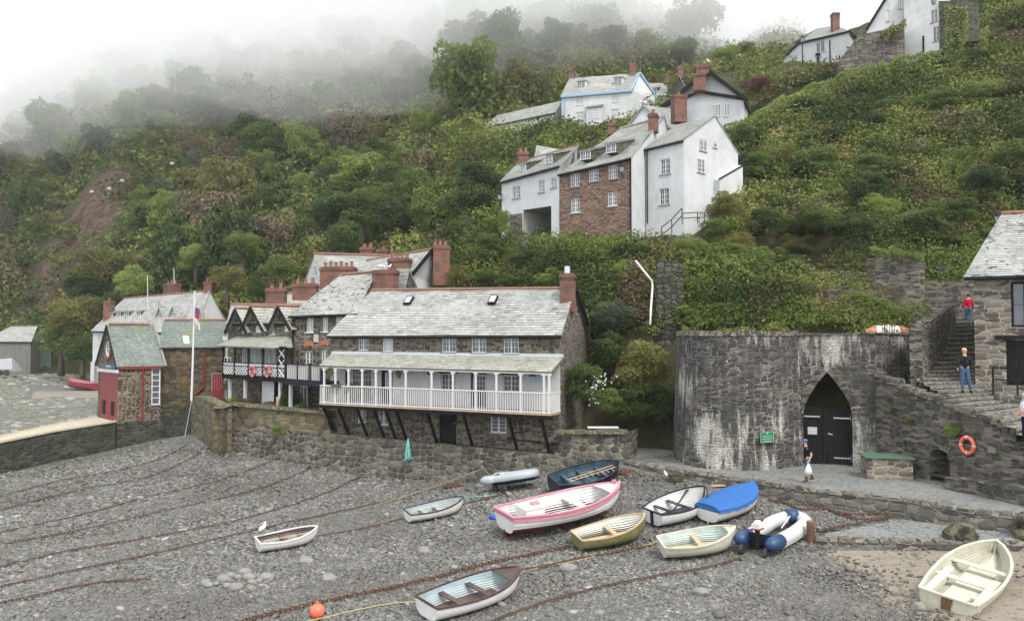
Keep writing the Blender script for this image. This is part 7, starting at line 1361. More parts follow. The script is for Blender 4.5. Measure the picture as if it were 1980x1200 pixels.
def boat(label,stern,bow,Bm,Hs,Hb,heel=0,hull=BW,below=None,wl=.3,inside=BIN,rim=BW,thw=((.3,.1),(.6,.1)),thm=None,tw=.72,deck=None,deckm=None,rimw=.05,clinker=False,keel=.05,group=None,name='dinghy',transom_mat=None,sternsheets=False,cat='boat',fullness=.55):
 """stern, bow: gunwale-top points in the place; hull is lofted between them"""
 st,bo=Vector(stern),Vector(bow);dxy=Vector((bo.x-st.x,bo.y-st.y,0));L=dxy.length;yaw=math.atan2(dxy.y,dxy.x);g0=st.z-Hs;g1=bo.z-Hb;pit=math.atan2(g1-g0,L)
 t=thing(name,label,cat,(st.x,st.y,g0),group);t.rotation_euler=(heel,-pit,yaw);t.rotation_mode='XYZ'
 t.rotation_euler=(Matrix.Rotation(yaw,3,'Z')@Matrix.Rotation(-pit,3,'Y')@Matrix.Rotation(heel,3,'X')).to_euler()
 ORG[t.name]=Vector((0,0,0));N,K=22,9
 def beam(q):return Bm/2*(tw+(1-tw)*math.sin(min(1,q/.45)*math.pi/2))if q<.45 else Bm/2*max(0.0,1-((q-.45)/.55)**2.3)**.8
 def sheer(q):return Hs*(1-q)+Hb*q-.16*(Hs+Hb)/2*math.sin(math.pi*min(1,q*1.0))**1
 def kz(q):return keel+(.0 if q<.7 else Hb*.55*((q-.7)/.3)**2.6)+.02*(1-q)
 def pt(q,a,off=0,zo=0):
  x=L*q;bz_=max(0,beam(q)-off);k0=kz(q)+zo;s0=sheer(q);y=bz_*math.sin(a*math.pi/2)**fullness;z=k0+(s0-k0)*(1-math.cos(a*math.pi/2))**1.15
  if clinker and 0<a<1:y+=.018*((a*7)%1)*0+.012*(1-(a*7)%1)
  return x,y,z
 mb=MB();mats=[hull,below or hull];A=[i/K for i in range(K+1)]
 if clinker:A=sorted(set([i/7 for i in range(8)]+[i/7-.012 for i in range(1,8)]))
 for sd in(1,-1):
  for i in range(N):
   for j in range(len(A)-1):
    q0,q1=i/N,(i+1)/N;c=[pt(q0,A[j]),pt(q1,A[j]),pt(q1,A[j+1]),pt(q0,A[j+1])];c=[(x,y*sd,z)for x,y,z in c];fr=sum(p[2]for p in c)/4;lim=wl
    mb.face(c if sd<0 else c[::-1],mi=1 if fr<lim else 0)
 hb=mb.build('hull',mats,t,smooth=not clinker)
 kb=MB();kb.bar((0.02,0,keel*.5),(L*.72,0,keel*.5),.05,keel+.03);kb.tube([(L*.72,0,keel*.6),(L*.86,0,kz(.86)*.9),(L*.96,0,kz(.96)),(L+.01,0,sheer(1)-.02)],.03,6);kb.build('keel',below or hull,t)
 th=.03;mb=MB()
 for sd in(1,-1):
  for i in range(N):
   q0,q1=max(.012,i/N),(i+1)/N
   if q1>.985:q1=.985
   for j in range(K):c=[pt(q0,j/K,th,.06),pt(q1,j/K,th,.06),pt(q1,(j+1)/K,th),pt(q0,(j+1)/K,th)];c=[(x,y*sd,min(z,sheer(q0))if 1 else z)for x,y,z in c];mb.face(c[::-1]if sd<0 else c)
 zf=kz(.3)+.1;mb.build('inner_hull',inside,t,smooth=True)
 mb=MB()
 for sgn,x in((0,0.0),(1,.035)):
  prof2=[(x,-pt(0,j/K)[1],pt(0,j/K)[2])for j in range(K,-1,-1)]+[(x,pt(0,j/K)[1],pt(0,j/K)[2])for j in range(1,K+1)]
  mb.face(prof2 if sgn else prof2[::-1],mi=0)
 mb.build('transom',transom_mat or hull,t)
 mb=MB()
 for sd in(1,-1):
  P_=[Vector((pt(i/N,1)[0],pt(i/N,1)[1]*sd,sheer(i/N)+.012))for i in range(N+1)]
  for a,b in zip(P_,P_[1:]):mb.bar(a,b+(b-a)*.02,rimw,.045)
 mb.bar((.0,-pt(0,1)[1],sheer(0)+.012),(.0,pt(0,1)[1],sheer(0)+.012),rimw,.045);mb.ball((L,0,sheer(1)+.01),rimw*.7,8,5);mb.build('gunwale',rim,t)
 for q,wd in thw:
  z=kz(q)+(sheer(q)-kz(q))*.62;a_=2/math.pi*math.acos(max(0,1-.62**(1/1.15)));y=pt(q,a_,th)[1];b=MB();b.box((L*q,0,z),(max(.16,L*wd*.55),2*y,.035));b.build('thwart',thm or inside,t)
 if sternsheets:z=kz(.08)+(sheer(.08)-kz(.08))*.6;b=MB();b.box((L*.07,0,z),(L*.11,beam(.08)*1.75,.03));b.build('stern_seat',thm or inside,t)
 fb=MB();fb.box((L*.42,0,kz(.3)+.085),(L*.66,Bm*.42,.02));fb.build('floor',inside if not thm else thm,t)
 if deck:
  d0=deck;b=MB();k=6
  for i in range(k):
   q0,q1=d0+(1-d0)*i/k,min(.995,d0+(1-d0)*(i+1)/k);y0,y1=beam(q0)-.01,max(0,beam(q1)-.01)
   b.face([(L*q0,-y0,sheer(q0)-.01),(L*q1,-y1,sheer(q1)-.01),(L*q1,0,sheer(q1)+.03),(L*q0,0,sheer(q0)+.04)]);b.face([(L*q0,0,sheer(q0)+.04),(L*q1,0,sheer(q1)+.03),(L*q1,y1,sheer(q1)-.01),(L*q0,y0,sheer(q0)-.01)])
  b.build('foredeck',deckm or rim,t)
 return t,L,beam,sheer,kz
def at(u,v,z):return Wz(u,v,z)
def gp(u,v,h):
 z=0
 for _ in range(8):p=Wz(u,v,z);z=bz(p.x,p.y)+.05+h
 return Wz(u,v,z)
WHOAR=M['wood_pale']
def oar(t,a,b,r=.022,name='oar',label='',mat=None):
 """an oar lying in a boat, given in the boat's own axes"""
 mw=t.matrix_basis;a,b=mw@Vector(a),mw@Vector(b);d=(b-a).normalized();mb=MB();mb.tube([a,b],r,6);s=d.cross(Vector((0,0,1))).normalized()*.065;e=b-d*.5
 mb.hexa([e-s*.4+Vector((0,0,-.008)),b-s+Vector((0,0,-.008)),b+s+Vector((0,0,-.008)),e+s*.4+Vector((0,0,-.008)),e-s*.4+Vector((0,0,.008)),b-s+Vector((0,0,.008)),b+s+Vector((0,0,.008)),e+s*.4+Vector((0,0,.008))]);return one(mb,name,mat or WHOAR,label,'oar')
b1,L,*_=boat('small white dinghy with dark brown inside and a gull on it, alone on the left',gp(499,1044,.42),gp(614,1016,.56),1.15,.42,.56,R(5),BW,None,.12,BMR,BW,((.45,.1),(.75,.08)),M['wood_brown'])
oar(b1,(.15,-.1,.40),(2.0,-.18,.44),label='pale oar lying in the small white dinghy with the gull')
gull(W(508,1031.5,29.6),R(75),'white gull standing on the side of the small white dinghy',1.0)
b2,L,*_=boat('white dinghy with a thin dark rim, lying left of the grey inflatable',gp(788,989,.42),gp(897,959,.60),1.2,.42,.6,R(5),BW,BMR,.10,BIN,BMR,((.3,.1),(.55,.12)),BIN,rimw=.045)
oar(b2,(.15,0,.40),(2.1,.1,.43),label='oar lying in the white dinghy with the thin dark rim')
b4,L,*_=boat('black hulled rowing boat with a blue inside at the end of the sea wall',gp(1069,926,.66),gp(1196,888,.95),1.7,.62,.85,R(15),BNV,None,.1,BBL,BNV,((.25,.08),(.5,.08),(.75,.08)),BBL,tw=.6)
mb=MB();mw=b4.matrix_basis
for k in range(2):mb.bar(mw@Vector((.5,-.55+k*.2,.72)),mw@Vector((2.9,-.42+k*.2,.86)),.035,.03)
for k in range(9):mb.bar(mw@Vector((.6+k*.27,-.55,.725)),mw@Vector((.6+k*.27,-.34,.745)),.03,.02)
one(mb,'ladder',M['wood_pale'],'pale ladder lying along inside the black rowing boat','ladder')
b5,L,bm,sh,kz=boat('largest boat, white clinker hull with broad pink rim and dark red bottom',gp(977,989,.95),gp(1201,931,1.15),2.35,.92,1.12,R(3),BW,BRD,.42,BW,BPK,((.62,.1),),BW,tw=.68,deck=.84,deckm=BW,clinker=True,rimw=.11,keel=.22,name='fishing_boat')
mb=MB()
for sd in(1,-1):
 P_=[Vector((L*i/22,(bm(i/22)+.012)*sd,sh(i/22)-.085))for i in range(23)]
 for a,c in zip(P_,P_[1:]):mb.bar(a,c+(c-a)*.02,.03,.16)
mb.bar((-.012,-bm(0),sh(0)-.07),(-.012,bm(0),sh(0)-.07),.03,.14);mb.build('rubbing_band',BPK,b5)
mb=MB();mb.box((L*.22,.1,.72),(.75,.95,.42));bx=mb.build('engine_box',BW,b5);mb=MB();mb.box((L*.22,.1,.945),(.82,1.02,.03));mb.build('engine_lid',BW,bx);mb=MB();mb.box((L*.22+.2,.05,1.0),(.3,.25,.1));mb.build('engine_hatch',BPK,bx)
mb=MB();mb.box((L*.955,0,sh(.955)+.08),(.1,.1,.2));mb.bar((L*.955,-.14,sh(.955)+.14),(L*.955,.14,sh(.955)+.14),.05,.05);mb.build('samson_post',BPK,b5)
mb=MB();mb.hexa([(-.03,-.025,0),(.5,-.025,0),(.5,.025,0),(-.03,.025,0),(-.05,-.025,.3),(.9,-.025,.3),(.9,.025,.3),(-.05,.025,.3)]);mb.build('skeg',BRD,b5)
p=onb(955,1002,.08);mb=MB()
for k in range(4):mb.ball(p+Vector((random.uniform(-.2,.2),random.uniform(-.1,.1),random.uniform(0,.08))),.2,10,6,(1,.8,.5),jit=.6)
one(mb,'tarpaulin',BCOV,'crumpled bright blue tarpaulin by the stern of the pink rimmed boat','tarpaulin')
b6,L,*_=boat('cream lined dinghy with weathered olive hull in front of the pink rimmed boat',gp(1117,1035,.46),gp(1250,992,.8),1.55,.45,.75,R(4),BGR,None,.1,BW,BTAN,((.52,.09),),BTAN,tw=.72,transom_mat=BGR,fullness=.45,sternsheets=False)
b7,L,bm,sh,kz=boat('white clinker dinghy with a black rim next to the blue covered boat',gp(1262,987,.58),gp(1365,938,.9),1.75,.55,.85,R(4),BW,BRD,.09,BW,BNV,((.3,.08),(.55,.09)),BNV,clinker=True,tw=.6,rimw=.055,transom_mat=BW)
mb=MB();mb.box((-.02,0,.3),(.05,.12,.52));mb.build('sternpost',BNV,b7);oar(b7,(.5,-.6,.62),(2.3,.5,.7),.03,label='black oar across the white clinker dinghy',mat=BNV)
b8,L,bm,sh,kz=boat('white boat under a taut bright blue cover',gp(1367,981,.58),gp(1459,932,.85),1.55,.55,.75,R(4),BW,None,.1,BW,BCOV,(),None,tw=.66)
mb=MB();N=14
for i in range(N):
 q0,q1=i/N,(i+1)/N
 for j in range(8):
  def cp(q,a):y=(bm(q)+.045)*math.cos(a);return(L*q,y,sh(q)-.07+(.24*math.sin(a)**.7 if 0<a<math.pi else 0)*(1-.25*q)+.02*math.sin(q*40))
  mb.face([cp(q0,math.pi*j/8),cp(q1,math.pi*j/8),cp(q1,math.pi*(j+1)/8),cp(q0,math.pi*(j+1)/8)][::-1])
mb.face([cp(0,math.pi*j/8)for j in range(9)]);mb.build('cover',BCOV,b8,smooth=True)
boat('off white dinghy with pale aqua inside, left of the blue and white inflatable',gp(1281,1047,.5),gp(1425,1017,.68),1.55,.48,.66,R(5),BC,None,.1,BPB,BC,((.5,.09),),BTAN,tw=.72,rimw=.07,deck=.88,deckm=BC)
b11,L,bm,sh,kz=boat('worn cream dinghy on the sand in the right foreground',at(1826,1151,.48),at(1921,1042,1.02),1.62,.52,.72,R(8),BC,None,.05,BC,BC,((.40,.09),(.66,.09)),BC,tw=.80,rimw=.07,fullness=.40)
mb=MB();mb.box((-.02,0,.34),(.03,.22,.30));mb.build('outboard_pad',M['wood_brown'],b11)
mb=MB();mb.box((.15,0,.40),(.3,.28,.16));mb.build('motor_well',BC,b11)
for sd in(1,-1):mb=MB();mb.box((L*.28,sd*bm(.3)*.72,.30),(L*.46,.2,.2));mb.build('side_seat',BC,b11)
b12,L,*_=boat('white dinghy with a brown foredeck and sky blue inside, nearest the bottom edge',gp(824,1163,.48),gp(1003,1094,.68),1.42,.48,.66,R(5),BW,BNV,.07,BIN,BMR,((.28,.1),(.57,.1),(.05,.1)),BBR,tw=.72,deck=.8,deckm=BBR,rimw=.055)
b13,*_=boat('dark red open boat on a white trailer by the undergrowth beyond the boathouse',at(186,741,2.05),at(129,729,2.6),1.7,.75,1.1,0,BRED,None,.1,bpaint('boat_rose_inside',(.42,.2,.22,1)),BRED,((.4,.1),),None,tw=.7,name='red_boat')
c=Vector(b13.location);tl=thing('boat_trailer','white trailer bars under the dark red boat','trailer',c-Vector((0,0,.3)));dv=(at(129,729,2.4)-c);dv.z=0;mb=MB();mb.bar(c+dv*-.05+Vector((0,-.5,-.1)),c+dv+Vector((0,-.5,.1)),.1,.1);mb.bar(c+dv*-.05+Vector((0,.5,-.1)),c+dv+Vector((0,.5,.1)),.1,.1);mb.build('frame',M['paint_white'],tl)
for q in(.1,.75):mb=MB();mb.box(c+dv*q+Vector((0,-.5,-.3)),(.3,.15,.35));mb.build('leg',M['paint_white'],tl)
def inflatable(label,stern_c,bow,width,r,mt,mend,name='inflatable_boat',rise=.3):
 st,bo=Vector(stern_c),Vector(bow);d=bo-st;L=math.hypot(d.x,d.y);yaw=math.atan2(d.y,d.x);t=thing(name,label,'boat',(st.x,st.y,st.z-r));t.rotation_euler=(Matrix.Rotation(yaw,3,'Z')@Matrix.Rotation(-math.atan2(d.z,L),3,'Y')).to_euler();ORG[t.name]=Vector()
 w2=width/2-r;P_=[(-.38,w2,r),(-.1,w2,r)]
 P_+=[(L*.1*i,w2,r+rise*(i/8)**3)for i in range(1,7)]+[(L*.62+(L*.32)*math.sin(a),w2*math.cos(a),r+rise*(.42+.4*math.sin(a)))for a in[math.pi*k/10 for k in range(1,10)]]+[(L*.1*i,-w2,r+rise*(i/8)**3)for i in range(6,0,-1)]+[(-.1,-w2,r),(-.38,-w2,r)]
 mb=MB();rr=[r*.55]+[r]*(len(P_)-2)+[r*.55];mb.tube(P_,rr,14);mb.build('tube',mt,t,smooth=True)
 for sd in(1,-1):mb=MB();mb.tube([(-.45,sd*w2,r),(-.42,sd*w2,r),(-.2,sd*w2,r),(.35,sd*w2,r*1.0)],[r*.25,r*.62,r*1.03,r*1.03],14);mb.build('tube_end',mend,t,smooth=True)
 mb=MB();mb.tube([(p[0],p[1]+(.02 if p[1]>0 else-.02),p[2]-r*.25)for p in P_[2:-2]],r*.87,14);mb.build('rubbing_strake',M['paint_navy']if mend is not BRB else BPB,t,smooth=True)
 mb=MB();mb.box((.05,0,r*1.1),(.06,w2*2,r*1.5));mb.build('transom',M['paint_navy'],t);mb=MB();mb.box((L*.38,0,r*.5),(L*.7,w2*2,.05));mb.build('floor',M['rubber'],t)
 return t,L,w2
BGY=bpaint('hypalon_grey',(.29,.32,.35,1),.5,.15)
ti,L,w2=inflatable('grey inflatable with a dark stripe, propped on a small trolley',onb(958,946,.55),onb(1040,940,.55),1.5,.22,BGY,BGY,rise=.1)
for k in(-1,1):mb=MB();c=onb(966+8*k,951+k,.18);mb.tube([c+Vector((-.05,-.03,0)),c+Vector((.05,.03,0))],.2,12);mb.ball(c,.07,8,5);o=one(mb,'trolley_wheel',M['rubber'],'small black trolley wheel under the grey inflatable, %s'%('left of the pair' if k<0 else 'right of the pair'),'wheel')
BWT=bpaint('hypalon_white',(.46,.46,.45,1),.45,.15)
tr,L,w2=inflatable('white inflatable with bulging blue tube ends and an outboard motor',W(1468,1044,25.5),W(1547,1010,28.0),1.5,.23,BWT,BRB,rise=.25)
mb=MB();mb.tube([(L*.86,.28,.47),(L*.93,.02,.50),(L*.86,-.28,.47)][:2],.262,14);mb.build('bow_band',BRB,tr,smooth=True)
for sd in(1,-1):
 g=MB();g.tube([(-.3,sd*.40,-.05),(-.05,sd*.40,.35)],.03,6);lg=g.build('wheel_leg',M['metal'],tr);g=MB();g.tube([(-.36,sd*.40-.055,-.06),(-.36,sd*.40+.055,-.06)],.19,14);g.tube([(-.36,sd*.40-.075,-.06),(-.36,sd*.40+.075,-.06)],.07,8);g.build('launching_wheel',M['rubber'],lg)
mb=MB();mb.box((-.12,0,.72),(.36,.24,.16));mb.ball((-.12,0,.80),.18,10,6,(1.1,.7,.5));mt=mb.build('outboard_motor',BW,tr);mb=MB();mb.box((-.12,0,.62),(.38,.26,.05));mb.build('motor_band',M['paint_red'],mt);mb=MB();mb.tube([(-.12,0,.6),(-.16,0,.1),(-.16,0,-.02)],[.09,.06,.05],8);mb.box((-.2,0,.02),(.25,.03,.05));mb.build('motor_leg',M['paint_black'],mt);mb=MB();mb.bar((0,0,.72),(.5,.1,.78),.04,.04);mb.build('tiller',M['paint_black'],mt)
mb=MB();mb.tube([(L*.15,-w2*1.0,.62),(L*.62,-w2*.3,.68)],.022,6);mw=tr.matrix_basis;mb.v=[tuple(mw@Vector(p))for p in mb.v];one(mb,'oar',M['paint_white'],'white oar resting across the blue and white inflatable','oar')
# CHAINS, ROPES
def smooth_pts(P,n):
 out=[];P=[P[0]]+P+[P[-1]]
 for i in range(1,len(P)-2):
  for k in range(n):
   t=k/n;a,b,c,d=P[i-1],P[i],P[i+1],P[i+2];out.append(.5*((2*b)+(c-a)*t+(2*a-5*b+4*c-d)*t*t+(3*b-a-3*c+d)*t**3))
 out.append(P[-2]);return out
def chain(pix,label,link=.16,r=.02,mat=None,wid=.055,fixed=None):
 P=smooth_pts([onb(u,v,.075)for u,v in pix]if not fixed else fixed,12);mat=mat or M['rust'];mb=MB();k=0;cum=0;pos=P[0];i=0;step=link*.72;carry=0;prev=None
 samples=[]
 for a,b in zip(P,P[1:]):
  L=(b-a).length;x=carry
  while x<L:p=a.lerp(b,x/L);p=p+Vector((.05*noise.noise(p*1.2),.08*noise.noise(p*1.1+Vector((5,0,0))),0));samples.append(p);x+=step
  carry=x-L
 for j in range(len(samples)-1):
  p,q=samples[j],samples[j+1];d=(q-p).normalized();side=d.cross(Vector((0,0,1))).normalized();u_=side if j%2 else(side*.35+Vector((0,0,.94))).normalized();c=(p+q)/2+Vector((0,0,r));h=link*.5
  ring=[c+d*h*math.cos(a)+u_*wid*math.sin(a)for a in[2*math.pi*m/6 for m in range(6)]];mb.tube(ring,r,4,closed=True)
 return one(mb,'mooring_chain',mat,label,'chain',None)
CH=[([(-40,970),(0,961),(120,930),(242,907),(330,884),(400,858)],'mooring chain nearest the slipway, running to the corner of the harbour wall',M['chain_dark']),([(-40,996),(0,987),(162,947),(310,912),(440,876)],'second mooring chain out from the slipway on the left shingle',M['chain_dark']),([(-40,1038),(0,1030),(150,998),(275,965),(380,940),(444,923),(537,890)],'third chain from the slipway crossing the left shingle',M['chain_dark']),([(-40,1062),(0,1054),(180,1020),(343,983),(505,945),(606,903)],'fourth chain from the slipway, meeting the wall below the lattice balcony',M['chain_dark']),([(-40,1104),(0,1096),(80,1078),(162,1060),(364,1026),(517,991),(640,950),(702,918)],'thick brown weedy chain passing behind the small white dinghy',M['chain_dark']),([(0,1135),(150,1102),(283,1074),(420,1042),(560,1010),(770,965)],'thin chain just above the small white dinghy',M['chain_dark']),([(0,1166),(90,1147),(182,1127),(300,1118)],'short thin chain at the lower left of the shingle',M['chain_dark']),([(440,1210),(520,1186),(626,1163),(740,1139),(831,1119),(922,1093),(1013,1074),(1104,1055)],'thick rusty chain in the foreground running to the green hulled dinghy',M['rust']),([(616,1036),(680,1026),(739,1014),(780,1003)],'rusty chain from the bow of the small white dinghy',M['rust']),([(893,976),(930,967),(988,951),(1040,942)],'rusty chain leading from the dark rimmed dinghy to the grey inflatable',M['rust']),([(930,1208),(1000,1180),(1073,1157),(1164,1133),(1285,1110),(1350,1099),(1440,1076)],'long dark chain across the front shingle ending under the blue and white inflatable',M['chain_dark']),([(1002,1102),(1060,1092),(1130,1077),(1200,1064),(1262,1054)],'rusty chain from the brown foredeck of the nearest dinghy',M['rust']),([(1484,968),(1530,976),(1574,978),(1610,990),(1650,996),(1700,992),(1735,993)],'heaped rusty chain lying along the foot of the kerb wall',M['rust']),([(1500,965),(1540,984),(1590,985),(1640,1002),(1690,1004),(1728,996)],'second rusty chain tangled below the kerb wall',M['rust']),([(1579,1030),(1610,1020),(1673,1010),(1720,1000)],'dark chain from the wooden post toward the kerb wall',M['chain_dark'])]
for i,(px_,lb,mt_)in enumerate(CH):chain(px_,lb,.18 if i in(7,12,13)else .14,.020 if i in(7,12,13)else .014,mt_,.062 if i in(7,)else .042)
def rope(pts,r,mat,label,name='rope'):mb=MB();mb.tube(smooth_pts(pts,8),r,6);return one(mb,name,mat,label,'rope',smooth=True)
M['rope_teal']=bpaint('teal_rope',(.10,.38,.36,1),.8);M['rope_yellow']=bpaint('yellow_rope',(.36,.32,.13,1),.8);M['rope_tan']=bpaint('tan_rope',(.26,.20,.12,1),.8)
rope([onb(596,1197,.05),onb(630,1190,.05),onb(700,1174,.05),onb(760,1163,.05),onb(806,1160,.05)],.018,M['rope_yellow'],'thin yellow rope from the orange buoy to the nearest dinghy')
rope([W(952,899,41.4),W(900,918,41.0),W(831,943,40.2),onb(780,962,.1),onb(700,985,.08)],.022,M['rope_tan'],'tan mooring rope sagging from the wall ring down to the shingle')
rope([onb(893,962,.1),onb(940,958,.05),onb(982,953,.05)],.016,M['rope_teal'],'pale green rope from the dark rimmed dinghy bow')
rope([onb(1290,1040,.1),onb(1262,1048,.05),onb(1200,1062,.05),onb(1130,1078,.05),onb(1020,1100,.05)],.014,M['rope_yellow'],'faint yellow rope trailing left from the pale aqua lined dinghy')
mb=MB();c=W(789,850,43.15)
for k in range(9):a=random.uniform(-.18,.18);b=random.uniform(-.35,.35);mb.tube([c+Vector((0,0,.1)),c+Vector((a*.6,-.08,-.35)),c+Vector((a,-.12,-.9)),c+Vector((b,-.15,-1.15+abs(b)*.4))],.025,5)
mb.tube([c+Vector((-.08,-.05,-.35)),c+Vector((.1,-.1,-.38))],.05,6);one(mb,'coiled_rope',M['rope_teal'],'turquoise coil of rope hanging down the sea wall under a black strut','rope',smooth=True)
mb=MB();mb.tube([W(954,893,41.3)+Vector((.12*math.cos(a),-.02,.12*math.sin(a)))for a in[6.28*i/10 for i in range(10)]],.025,5,closed=True);mb.tube([W(954,893,41.3),W(962,905,41.1),W(964,912,41.1)],.03,5);one(mb,'mooring_ring',M['rust'],'rusty ring in the sea wall holding the tan rope','ring')
for u,v,lb in((880,940,'patch of rust brown seaweed at the wall foot left of the grey inflatable'),(1205,918,'patch of rust brown seaweed by the bow of the black boat')):
 mb=MB();c=onb(u,v,.04)
 mb.ball(c,.5,14,6,(1.3,.8,.14),jit=.5)
 for k in range(50):p=c+Vector((random.uniform(-.5,.5),random.uniform(-.3,.3),random.uniform(0,.05)));q=p+Vector((random.uniform(-.2,.2),random.uniform(-.2,.2),random.uniform(-.05,.12)));mb.bar(p,q,.05,.015)
 one(mb,'seaweed',M['rust'],lb,'seaweed')
p=onb(618,1188,.2);t=thing('buoy','round orange buoy on the shingle at the bottom edge','buoy',p-Vector((0,0,.2)));s=NT('orange_plastic');M['orange']=s.end(s.mix(s.noise(s.pos(),5,3),(.70,.10,.05,1),(.75,.17,.09,1)),.4);mb=MB();mb.ball(p,.2,20,14);mb.build('float',M['orange'],t,smooth=True);mb=MB();mb.tube([p+Vector((0,0,.18)),p+Vector((0,0,.26))],[.05,.035],10);mb.build('buoy_eye',M['orange'],t)
def post(u,v0,v1,d,r,label):
 t=thing('wooden_post',label,'post',W(u,v1,d));mb=MB();a,b=W(u,v1+12,d),W(u,v0,d);mb.tube([a,a.lerp(b,.5)+Vector((.015,0,0)),b],[r*1.05,r,r*.97],12);mb.build('log',M['wood_brown'],t,smooth=False);mb=MB();mb.tube([b+Vector((0,0,-.005)),b+Vector((0,0,.012))],r*.93,12);mb.build('cut_top',M['wood_pale'],t)
post(1567,1007,1058,26.2,.13,'stout brown wooden post right of the blue and white inflatable');post(1464,1001,1020,28.5,.13,'stub of a brown wooden post behind the outboard motor')
for i,(u,v)in enumerate(((1372,948),(1380,942),(1388,938))):p=onb(u,v,.12+i*.07);mb=MB();mb.bar(p,p+Vector((1.05,.12,.02)),.16,.05);one(mb,'plank',M['wood_pale'],['lowest of three pale planks stacked behind the blue covered boat','middle plank of three stacked behind the blue covered boat','top plank of three stacked behind the blue covered boat'][i],'plank')
p=onb(1305,940,.0);mb=MB();mb.lathe(p,[(.28,0),(.33,.3),(.36,.33),(.3,.33),(.26,.12),(0,.1)],14);one(mb,'fish_basket',M['stone_dark'],'dark round basket of nets behind the white clinker dinghy','basket')
gull(onb(1290,938,0),R(190),'white gull on the shingle beside the dark basket',1.0)
p=onb(700,973,.03)
